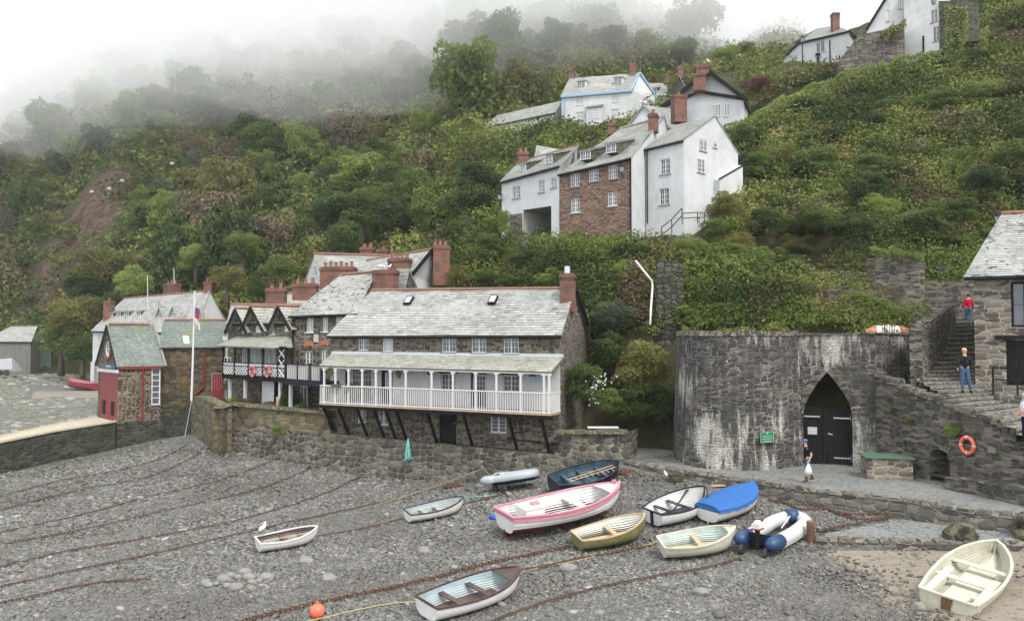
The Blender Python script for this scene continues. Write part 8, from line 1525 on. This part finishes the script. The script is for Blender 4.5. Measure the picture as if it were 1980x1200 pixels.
# PEOPLE
def skin(name,J,E,mat,parent,sub=2):
 """J: list of (x,y,z,radius); E: edges; one continuous skinned surface"""
 me=D.meshes.new(name);me.from_pydata([j[:3]for j in J],E,[]);ob=D.objects.new(name,me);COL.objects.link(ob);ob.parent=parent;
 ob.modifiers.new('skin','SKIN').use_smooth_shade=True
 for i,v in enumerate(me.skin_vertices[0].data):v.radius=(J[i][3],J[i][3]);v.use_root=i==0
 m=ob.modifiers.new('sub','SUBSURF');m.levels=sub;m.render_levels=sub
 ob.data.materials.append(mat);return ob
def cloth(n,c):return paint(n,c,.9,.15,tuple(x*.5 for x in c[:3])+(1,),6,.3,.1)
SKIN=paint('skin',(.48,.27,.19,1),.6,.1,(.4,.2,.14,1),4,.05)
def person(label,feet,H,yaw,elb,wri,kne,ank,top,leg,shoe,hair,sleeve=1,cap=None,jacket=None,shorts=False,lean=0):
 k=H/1.76;t=thing('person',label,'person',feet);t.rotation_euler.z=yaw;ORG[t.name]=Vector();S=lambda x,y,z,r:(x*k,y*k,z*k,r*k)
 lx=lambda z:lean*(z-.9)
 J=[S(0,0,.96,.085),S(lx(1.12),0,1.12,.10),S(lx(1.32),0,1.32,.125),S(lx(1.47),0,1.47,.055),S(lx(1.55)+.01,0,1.55,.06),S(lx(1.63)+.015,0,1.62,.088),S(lx(1.7)+.01,0,1.70,.075)];E=[(0,1),(1,2),(2,3),(3,4),(4,5),(5,6)]
 hands=[];arms=[];legs=[]
 for i,sd in enumerate((1,-1)):
  b=len(J);J+=[S(lx(1.4),sd*.17,1.41,.062),S(elb[i][0],sd*elb[i][1],elb[i][2],.043),S(wri[i][0],sd*wri[i][1],wri[i][2],.028)];E+=[(2,b),(b,b+1),(b+1,b+2)];arms.append((b,b+1,b+2))
  e,w_=Vector(J[b+1][:3]),Vector(J[b+2][:3]);d=(w_-e).normalized();pm=w_+d*.06*k;J.append((*pm,.030*k));E.append((b+2,b+3));side=d.cross(Vector((0,1,0)));side=side.normalized()if side.length>.1 else Vector((1,0,0));hands.append((w_,d,side,pm))
  l=len(J);J+=[S(0,sd*.085,.88,.092),S(kne[i][0],sd*kne[i][1],kne[i][2],.06),S(ank[i][0],sd*ank[i][1],ank[i][2],.04)];E+=[(0,l),(l,l+1),(l+1,l+2)];legs.append((l,l+1,l+2))
 skin('body',J,E,SKIN,t)
 for i,(w_,d,side,pm)in enumerate(hands):
  mb=MB()
  for f in range(4):o=side*(.027-.018*f)*k;ln=(.075,.085,.08,.06)[f]*k;a=pm+o;c=a+d*ln*.55;e=c+d*ln*.35+Vector((0,-.02 if i else .02,0))*k*-1;mb.tube([a,c,e],[.0095*k,.009*k,.007*k],6)
  a=w_+d*.02*k+side*.028*k;mb.tube([a,a+d*.035*k+side*.022*k,a+d*.06*k+side*.018*k],[.011*k,.010*k,.008*k],6);mb.build('fingers',SKIN,t,smooth=True,world=False)
 hx=lx(1.63)+.015;mb=MB();c=Vector((hx*k,0,1.63*k));mb.ball(c+Vector((.088,0,-.005))*k,.02*k,8,6,(1,.7,1.3));[mb.ball(c+Vector((.0,sd*.087,0))*k,.022*k,8,6,(.8,.4,1.2))for sd in(1,-1)];mb.build('nose_and_ears',SKIN,t,smooth=True,world=False)
 mb=MB();[mb.ball(c+Vector((.08,sd*.032,.02))*k,.012*k,6,4)for sd in(1,-1)];mb.box(c+Vector((.082,0,-.045))*k,(.012*k,.045*k,.008*k));mb.build('eyes_and_mouth',M['paint_black'],t,world=False)
 mb=MB();mb.ball(c+Vector((-.018,0,.035))*k,.1*k,14,10,(1,.95,.88));mb.build('hair',hair,t,smooth=True,world=False)
 if cap:mb=MB();mb.ball(c+Vector((0,0,.065))*k,.103*k,14,8,(1.05,.98,.72));mb.hexa([c+Vector(q)*k for q in((.05,-.07,.055),(.19,-.05,.045),(.19,.05,.045),(.05,.07,.055),(.05,-.07,.07),(.19,-.05,.056),(.19,.05,.056),(.05,.07,.07))]);mb.build('cap',cap,t,smooth=False,world=False)
 g=.022*k;J2=[(0,0,.87*k,.135*k),J[1][:3]+(J[1][3]+g,),J[2][:3]+(J[2][3]+g,),(J[3][0],J[3][1],J[3][2]-.03*k,.065*k)];E2=[(0,1),(1,2),(2,3)]
 for a in arms:
  b=len(J2);J2.append(J[a[0]][:3]+(J[a[0]][3]+g,));e=Vector(J[a[1]][:3]);w_=Vector(J[a[2]][:3]);E2.append((2,b))
  J2.append((*e,J[a[1]][3]+g))if sleeve else J2.append((*Vector(J[a[0]][:3]).lerp(e,.75),.062*k));E2.append((b,b+1))
  if sleeve:J2.append((*w_,.045*k));E2.append((b+1,b+2))
 skin('jacket' if jacket else 'shirt',J2,E2,top,t)
 if jacket:mb=MB();mb.ball((.095*k,0,1.2*k),.13*k,12,8,(.5,.55,1.6));mb.build('pullover',jacket,t,smooth=True,world=False)
 J3=[J[0][:3]+(.125*k,),(0,0,1.05*k,.11*k)];E3=[(0,1)]
 for a in legs:
  b=len(J3);J3.append(J[a[0]][:3]+(J[a[0]][3]+.012*k,));kn,an=Vector(J[a[1]][:3]),Vector(J[a[2]][:3]);J3.append((*kn,J[a[1]][3]+.018*k));E3+=[(0,b),(b,b+1)]
  if not shorts:J3.append((*kn.lerp(an,.92),.058*k));E3.append((b+1,b+2))
 skin('shorts' if shorts else 'trousers',J3,E3,leg,t)
 for a in legs:
  an=Vector(J[a[2]][:3]);mb=MB();up_=an+(Vector(J[a[1]][:3])-an)*(.35 if shorts else .1);mb.tube([up_,an,an+Vector((.0,0,-.05))*k],[.055*k,.05*k,.045*k],10);mb.ball(an+Vector((.07,0,-.045))*k,.06*k,12,8,(2.1,.78,.72));mb.build('boot' if shorts else 'shoe',shoe,t,smooth=True,world=False)
 return t,k,J,hands
HAIRG=cloth('grey_hair',(.35,.34,.33,1));HAIRD=cloth('dark_hair',(.04,.03,.025,1));NAVY=cloth('navy_cloth',(.008,.009,.022,1));JEANS=cloth('blue_denim',(.05,.09,.17,1));TEAL=cloth('teal_cloth',(.02,.09,.14,1));BRN=cloth('brown_boot',(.07,.05,.035,1));DK=cloth('dark_cloth',(.02,.02,.018,1));REDC=cloth('red_cloth',(.42,.01,.05,1));WSH=cloth('white_shirt',(.62,.65,.72,1));CAPB=cloth('blue_cap',(.10,.13,.25,1))
pw=Wz(1562,931,1.14);tw_,k,J,hd=person('man in navy shirt, teal shorts and blue cap walking left past the limekiln doors',pw,1.72,R(186),[(-.06,.24,1.14),(-.12,.23,1.14)],[(.06,.24,.9),(-.05,.24,.88)],[(.14,.09,.50),(-.04,.09,.50)],[(.10,.09,.09),(-.26,.09,.16)],NAVY,TEAL,BRN,HAIRD,sleeve=0,cap=CAPB,shorts=True,lean=.12)
wr=tw_.matrix_basis@Vector(hd[0][3]);mb=MB();c=wr+Vector((0,0,-.36));mb.lathe(c,[(.05,-.14),(.13,-.12),(.15,0),(.12,.14),(.03,.3)],12,M=Matrix.Scale(.6,3,Vector((0,1,0))));mb.tube([c+Vector((-.03,0,.26)),wr+Vector((0,0,-.02)),c+Vector((.03,0,.26))],.012,5);one(mb,'carrier_bag',M['paint_white'],'white carrier bag hanging from the hand of the man in the blue cap','bag',smooth=True)
ts,k,J,hd=person('man in open black jacket and blue jeans standing on the steps with a camera',Wz(1866,760,4.78),1.78,R(-102),[(0,.26,1.16),(.06,.28,1.16)],[(.16,.33,1.06),(.04,.26,.98)],[(.05,.13,.50),(-.01,.1,.50)],[(.02,.2,.09),(0,.08,.09)],DK,JEANS,DK,SKIN,jacket=NAVY)
wr=ts.matrix_basis@Vector(hd[0][3]);mb=MB();mb.box(wr+Vector((.02,-.06,.0)),(.15,.1,.11));mb.tube([wr+Vector((.02,-.1,0)),wr+Vector((.02,-.2,0))],.045,10);one(mb,'camera_body',M['rubber'],'black camera held out by the man on the steps','camera')
person('white haired man in pale shirt and dark trousers at the right edge',Wz(1983,862,3.45),1.74,R(160),[(.08,.24,1.14),(.08,.24,1.14)],[(.26,.1,1.03),(.26,.12,1.0)],[(.05,.1,.50),(-.02,.1,.50)],[(.05,.1,.09),(-.05,.1,.09)],WSH,NAVY,DK,HAIRG,sleeve=0)
person('walker in a red jacket and jeans climbing away at the top of the steps',W(1873,629,42.6),1.7,R(80),[(0,.24,1.14),(0,.24,1.14)],[(.04,.24,.9),(.06,.24,.92)],[(.1,.09,.50),(-.02,.09,.50)],[(.08,.09,.09),(-.16,.09,.12)],REDC,JEANS,DK,HAIRD)
person('tiny dark clothed figure standing by the hilltop house window',W(1582,128,84.5),1.7,R(-90),[(0,.24,1.14),(0,.24,1.14)],[(.04,.24,.9),(.04,.24,.9)],[(0,.09,.5),(0,.09,.5)],[(0,.09,.09),(0,.09,.09)],NAVY,NAVY,DK,HAIRD)
# SMALL THINGS
def lifebuoy(c,nx,r,label,mat,band):
 n=Vector(nx).normalized();x=n.cross(Vector((0,0,1))).normalized();y=x.cross(n);t=thing('lifebuoy',label,'lifebuoy',c);ring=[Vector(c)+(x*math.cos(a)+y*math.sin(a))*r for a in[2*math.pi*i/28 for i in range(28)]]
 mb=MB();mb.tube(ring,r*.24,10,closed=True);mb.build('ring',mat,t,smooth=True)
 for q in range(4):a0=math.pi/2*q;mb=MB();mb.tube([Vector(c)+(x*math.cos(a0+e)+y*math.sin(a0+e))*r for e in(-.09,0,.09)],r*.262,10);mb.build('band',band,t,smooth=True)
s_,z_=hit(RA,RBp,1876,860);lifebuoy(rP(s_,z_,.14),(RBn.x,RBn.y,0),.30,'orange lifebuoy hanging on the retaining wall right of the niche',M['orange'],M['paint_white'])
mb=MB();s_,z_=hit(RA,RBp,1912,868);mb.hexa([rP(s_,z_-.12,.06),rP(s_+.35,z_-.12,.06),rP(s_+.35,z_-.12,.01),rP(s_,z_-.12,.01),rP(s_,z_+.1,.06),rP(s_+.35,z_+.1,.06),rP(s_+.35,z_+.1,.01),rP(s_,z_+.1,.01)]);one(mb,'wall_plate',M['sill'],'small grey plate on the wall beside the orange lifebuoy','plate')
M['buoy_red']=bpaint('faded_red',(.42,.06,.08,1),.5,.2)
q0,q1=bq0,bq1;nB=Vector(((q1-q0).y,-(q1-q0).x,0)).normalized()
for u,lb in((492.5,'red and white lifebuoy on the lattice balcony, left one of two'),(521,'red and white lifebuoy on the lattice balcony, right one of two')):s_,z_=hit(q0,q1,u,718);lifebuoy(Bp(q0,q1,s_/(q1-q0).length,z_,.14),nB,.30,lb,M['buoy_red'],M['paint_white'])
def signboard(name,A,B,P,box,off,mat,label,lines,txm,border=None,head=0,z_up=0):
 s0,s1,z0,z1=px(A,B,box);A=Vector(A);B=Vector(B);d=(B-A).normalized();t=thing(name,label,'sign',P((s0+s1)/2,z0,off));mb=MB();f=lambda a,c,o:P(a,c,off+o)
 mb.hexa([f(s0,z0,.03),f(s1,z0,.03),f(s1,z0,0),f(s0,z0,0),f(s0,z1,.03),f(s1,z1,.03),f(s1,z1,0),f(s0,z1,0)]);mb.build('board',mat,t)
 if border:
  mb=MB();e=.02
  for a,b in(((s0+e,z0+e),(s1-e,z0+e)),((s0+e,z1-e),(s1-e,z1-e)),((s0+e,z0+e),(s0+e,z1-e)),((s1-e,z0+e),(s1-e,z1-e))):mb.bar(f(*a,.031),f(*b,.031),.012,.008)
  if head:cx=(s0+s1)/2;zz=z1-.07;mb.face([f(cx-.05,zz-.03,.034),f(cx+.05,zz-.03,.034),f(cx+.035,zz+.01,.034),f(cx,zz+.045,.034),f(cx-.035,zz+.01,.034)])
  mb.build('border',border,t)
 n=len(lines);h=(z1-z0-head)/(n+.4)
 for i,l in enumerate(lines):text(l,f((s0+s1)/2,z1-head-h*(i+.7),.034),(d.x,d.y,0),(0,0,1),h*.92,txm,t,ext=.001)
Ak,Bk=XY(1470,35.12),XY(1512,35.75);dk=(Vector(Bk)-Vector(Ak)).normalized();Pk=lambda s,z,o=0:Vector((Ak[0]+dk.x*s+dk.y*o,Ak[1]+dk.y*s-dk.x*o,z))
signboard('green_sign',Ak,Bk,Pk,(1469,1495,834,855),.02,M['paint_green'],'green sign with white lettering on the round limekiln wall',['Please do not','throw stones in','the harbour'],M['paint_white'],M['paint_white'],.12)
signboard('notice',kA,kB,lambda s,z,o=0:Vector(kP(s,z,o)),(1562,1580,827,841),-.405,M['paint_white'],'small white notice with grey lettering pinned to the black kiln door',['PRIVATE','Keep clear','at all times'],M['sill'])
fp=XY(372,52.2);t=thing('flagpole','tall white flagpole standing in front of the boathouse wing','flagpole',T(fp,3.0));zt_=Zat(565,52.2);mb=MB();mb.tube([T(fp,2.8),(fp[0]+.05,fp[1],5),(fp[0]+.12,fp[1],zt_)],[.075,.065,.035],10);mb.ball((fp[0]+.12,fp[1],zt_+.04),.06,8,6);mb.build('pole',M['paint_white'],t);mb=MB();mb.tube([T(XY(373,52),2.9),T(XY(360,51.0),.6)],.018,6);mb.build('stay',M['metal'],t)
mb=MB();c=Vector((fp[0]+.12,fp[1]-.02,Zat(592,52.2)));N=8
for i in range(N):
 for j in range(N):
  def fpnt(a,b):return c+Vector((.06+a*.36+.12*b*(1-a)*.3,-.12*math.sin(a*7+b*2),-b*1.15-a*(.25+.2*b)))
  cr=abs(j-4)<1 or abs(i-4)<1;mb.face([fpnt(i/N,(j+1)/N),fpnt((i+1)/N,(j+1)/N),fpnt((i+1)/N,j/N),fpnt(i/N,j/N)],mi=2 if j<3 and i<4 else 1 if cr or j<5 and i<6 else 0)
one(mb,'flag',[M['paint_white'],paint('flag_red',(.32,.04,.08,1),.8),paint('flag_blue',(.05,.06,.16,1),.8)],'limp red white and blue flag drooping from the white flagpole','flag',smooth=True)
def lamp(label,lampc,base=None,bracket=None,s=1.0):
 c=Vector(lampc);t=thing('street_lamp',label,'lamp',base if base else c);mb=MB();mb.lathe(c,[(.10*s,0),(.20*s,.34*s),(.0,.34*s)],6);mb.build('lantern_glass',M['glass_pale'],t);mb=MB();mb.lathe(c,[(.24*s,.34*s),(.20*s,.40*s),(.08*s,.52*s),(.04*s,.56*s),(0,.64*s)],6);mb.lathe(c,[(.0,-.05*s),(.11*s,-.02*s),(.11*s,.01*s)],6)
 for k in range(6):a=2*math.pi*k/6;mb.bar(c+Vector((.10*math.cos(a),.10*math.sin(a),0))*s,c+Vector((.2*math.cos(a),.2*math.sin(a),.34))*s,.02*s,.02*s)
 mb.build('lantern_frame',M['paint_black'],t);mb=MB()
 if base:mb.tube([base,c+Vector((0,0,-.03))],.045*s,8)
 if bracket:mb.tube([Vector(bracket),Vector(bracket).lerp(c,.5)+Vector((0,0,-.22*s)),c+Vector((0,0,-.03))],.025*s,6)
 mb.build('post' if base else 'bracket',M['paint_black'],t)
lamp('black street lantern beside the roof of the stone store',W(1930,432,38.5),W(1932,500,38.5),s=1.0);lamp('black lantern on a bracket at the right corner of the brown brick cottage',W(1202,333,53.9),None,W(1210,342,54.6));lamp('black lantern at the left corner of the archway house',W(966,386,61.6),None,W(972,384,62),1.0);lamp('tall lamp post in front of the hilltop house',W(1551.5,82,85),W(1552,140,85),s=1.3)
lamp('black lantern high on the whitewashed house at the top edge',W(1806,8,73.2),None,W(1800,0,74.6),1.2)
mb=MB();mb.tube([W(1229,504,47.5),W(1246,525,46.6),W(1261,543,45.8),W(1262,552,45.6),W(1259,590,44.9),W(1257,628,44.2)],.06,10);one(mb,'white_drainpipe',M['paint_white'],'bent white drainpipe running down the overgrown bank','pipe',smooth=True)
def railing(pts,label,mat,h=1.0,name='handrail',mid=1):
 t=thing(name,label,'railing',pts[0])
 for p in pts:mb=MB();mb.bar(p,Vector(p)+Vector((0,0,h)),.05,.05);mb.build('post',mat,t)
 mb=MB()
 for a,b in zip(pts,pts[1:]):
  for k in range(mid+1):z=Vector((0,0,h*(1-.45*k)));mb.bar(Vector(a)+z,Vector(b)+z,.05,.05)
 mb.build('rail',mat,t)
railing([W(1279,472,52.5),W(1299,456,52.7),W(1319,434,53.2)],'black handrail climbing the steps beside the white tall cottage',M['paint_black'],1.1);railing([W(1319,434,53.2),W(1349,432,53.4),W(1362,432,54)],'level black railing right of the climbing handrail',M['paint_black'],.75)
railing([T(XY(1918,32.2),4.7),T(XY(1965,31.6),4.68),T(XY(2040,31),4.66)],'thin black railing in front of the stone store door',M['paint_black'],1.05)
p=W(1168,830,38.6);t=thing('bench','white bench behind the low end of the sea wall','bench',p+Vector((0,.5,-.5)));mb=MB();mb.box(p+Vector((0,.5,.05)),(1.5,.45,.05));mb.build('seat',M['paint_white'],t);mb=MB();mb.box(p+Vector((0,.7,-.2)),(.5,.08,.45));mb.build('support',M['paint_white'],t)
def plant(name,loc,r,kind,label,cat='plant',pot=None,group=None,asp=.8):
 t=thing(name,label,cat,Vector(loc));c=D.objects.new('foliage',PROTO[kind][0]);COL.objects.link(c);c.parent=t;c.location=(0,0,r*.7+(.2 if pot else 0));c.scale=(r,r,r*asp);ORG[c.name]=Vector()
 if pot:mb=MB();mb.lathe((0,0,0),[(.09,0),(.15,.26),(.16,.28),(0,.24)],12);mb.build('plant_pot',pot,t,smooth=True,world=False)
 if group:t['group']=group
 return t
A1,B1=XY(640,46.5),XY(1083,40)
for u,v,dd_,lb,pt_ in((639,722,44.9,'hanging basket at the far left of the balcony',None),(771,726,43.2,'hanging basket between the balcony posts right of the left door',None),(1030,733,40.0,'pale blue wall pot of greenery at the right end of the balcony',1),(832,729,42.6,'pale blue wall pot left of the balcony middle window',1)):
 plant('hanging_basket',W(u,v+5,dd_),.24,'fine_mid',lb,'basket',M['paint_blue']if pt_ else M['wood_brown'])
mb=MB();c=P1(1.5,ZF+1.02,1.38);mb.box(c,(.6,.16,.14),Matrix.Rotation(math.atan2(d1.y,d1.x),3,'Z'));one(mb,'window_box',M['wood_brown'],'brown planter box hooked over the left end of the balcony rail','planter')
plant('balcony_shrub',P1(2.2,ZF+.02,.8),.55,'fine_olive','yellowish potted shrub in the left part of the balcony','plant',M['terracotta'],asp=1.6)
for s_,lb in((4.9,'white garden chair on the balcony left of the middle'),(3.6,'brown folding chair on the balcony near the left door')):
 t=thing('chair',lb,'chair',P1(s_,ZF,.6));mt=M['paint_white']if 'white' in lb else M['wood_brown'];Mx=Matrix.Rotation(.4,3,'Z');mb=MB();mb.box(P1(s_,ZF+.43,.6),(.4,.4,.03),Mx);mb.build('seat',mt,t);mb=MB();mb.box(P1(s_,ZF+.68,.42),(.4,.03,.4),Mx);mb.build('backrest',mt,t)
 for a in(-.17,.17):
  for b in(-.17,.17):mb=MB();q=P1(s_,ZF,.6)+Mx@Vector((a,b,0));mb.bar(q,q+Vector((0,0,.42)),.03,.03);mb.build('leg',mt,t)
for i,(u,kd,r,lb)in enumerate(((432,'fine_mid',.45,'leafy green plant at the left end of the terrace by the red door'),(452,'fine_fresh',.4,'bright plant second from the left on the terrace'),(474,'fine_olive',.4,'olive tinted plant under the left part of the lattice balcony'),(492,'red',.45,'reddish plant on the terrace under the lifebuoys'),(563,'fine_dark',.8,'tall dark climber between the white columns'),(572,'fine_fresh',.4,'low bright plant at the foot of the dark climber'),(585,'fine_mid',.5,'green plant before the white glazed door on the terrace'),(612,'fine_olive',.35,'small olive plant beside the last white column'))):
 d_=np.interp(u,[430,553,624],[52.2,49.0,46.9]);p=T(XY(u,d_),2.36);plant('terrace_plant',p,r,kd,lb,'plant',M['terracotta']if i in(1,2,3)else None,asp=1.6 if r>.7 else .9)
mb=MB();mb.box(T(XY(547,49.2),2.85),(.6,.5,.9));one(mb,'timber_box',M['wood_pale'],'tan box standing between the white terrace columns','box');mb=MB();mb.ball(T(XY(524,49.9),2.65),.6,12,8,(1,.7,.5));one(mb,'covered_barbecue',M['rubber'],'dark covered heap in front of the white bay on the terrace','barbecue',smooth=True)
for u,v,r,kd,lb in((1848,838,.42,'fine_fresh','bright green valerian clump growing from the wall above the niche'),(1762,818,.3,'fine_olive','yellow flowered tuft in the wall above the stone bunker'),(1730,795,.2,'fine_olive','small yellow tuft in the wall near the kiln corner'),(1720,775,.17,'fine_mid','tiny green tuft in the wall near the kiln corner'),(1752,858,.15,'fine_mid','tiny fern low in the wall above the bunker lid')):s_,z_=hit(RA,RBp,u,v);plant('wall_plant',rP(s_,z_-r*.4,r*.3),r,kd,lb)
plant('wall_fern',W(536,842,46.9),.42,'fine_mid','bright green fern sprouting from the sea wall below the terrace',asp=1.4)
for i in range(9):u=1590+i*12;plant('red_flowers',W(u,523,47.2),.32,'red' if i%2 else 'fine_mid','clump of red and green bedding flowers behind the garden wall','flowers',group='bedding flowers behind the garden wall')
mb=MB();c=W(1715,640,39.3);n=10
for i in range(n):
 for j in range(8):
  def up_(a,b):x=-1.15+2.3*a;w_=.55*math.sin(math.pi*min(1,.12+a*.88))**.6;return c+Vector((x,-w_*math.cos(b*math.pi),.42*math.sin(b*math.pi)*(1-.5*(2*a-1)**2)-.1))
  mb.face([up_(i/n,j/8),up_((i+1)/n,j/8),up_((i+1)/n,(j+1)/8),up_(i/n,(j+1)/8)],mi=1 if i>6 or i<2 else 0)
one(mb,'upturned_boat',[BW,bpaint('faded_orange',(.45,.16,.07,1),.6)],'upturned white and orange boat behind the limekiln rim','boat',smooth=True)
mb=MB();c=W(1718,646,38.3)
for k in range(6):mb.bar(c+Vector((-.3+k*.12,0,0)),c+Vector((-.3+k*.12,0,.5)),.02,.02);mb.bar(c+Vector((-.3,-.02,.02+k*.095)),c+Vector((.3,-.02,.02+k*.095)),.02,.02)
one(mb,'trellis',M['wood_brown'],'small brown trellis standing on the limekiln rim','trellis')
for u,v0,v1,d_,lb in((286,533,600,84,'thin white aerial rising above the boathouse roof'),(337,518,552,88,'thin aerial on the middle chimney of the white cottage row')):mb=MB();mb.tube([W(u,v1,d_),W(u-1,v0,d_)],.035,5);one(mb,'aerial',M['paint_white'],lb,'aerial')
t=thing('covered_boat','grey tent covered boat on a trailer by the timber hut','boat',W(12,722,104));c=W(10,706,104);mb=MB();mb.hexa([c+Vector(q)for q in((-2,-1,-.5),(1.6,-1,-.5),(1.6,1,-.5),(-2,1,-.5),(-1.6,-.1,.75),(.9,-.1,.95),(.9,.1,.95),(-1.6,.1,.75))]);mb.build('tent_cover',bpaint('grey_canvas',(.28,.29,.31,1),.8),t);mb=MB();mb.box(c+Vector((-.2,0,-.62)),(3.8,1.6,.14));mb.build('trailer_frame',M['paint_white'],t)
for x in(-.1,.7):mb=MB();mb.tube([c+Vector((x,-.9,-.95)),c+Vector((x,-.7,-.95))],.35,12);mb.build('wheel',M['rubber'],t)
for i,(u,v)in enumerate(((232,349),(207,365),(204,378),(173,371),(328,316))):
 d_=150+i*2;mb=MB();p=Vector((*XY(u,d_),0));p.z=Zat(v,d_);mb.ball(p,.33,8,6,(1.3,.8,.9),jit=.7);one(mb,'white_boulder',M['bstone']if i==9 else M['render_white'],['white rock at the top of the bare earth scar','white rock second from the top of the scar','white rock in the middle of the scar edge','leftmost white rock on the scar edge','white rock alone in the trees right of the scar'][i],'rock')
random.seed(3)
for k in range(3):
 mb=MB();c=W((1150,1172,1148)[k],(735,742,768)[k],40.3)
 for j in range(14):q=c+Vector((random.gauss(0,.28),random.gauss(0,.1),random.gauss(0,.25)));mb.ball(q,.045,6,4);mb.tube([q,c+Vector((0,.25,0))],.002,3)
 one(mb,'white_blossom',M['paint_white'],['spray of white flowers in the climber, upper left','spray of white flowers in the climber, upper right','spray of white flowers in the climber, lowest'][k],'flowers')
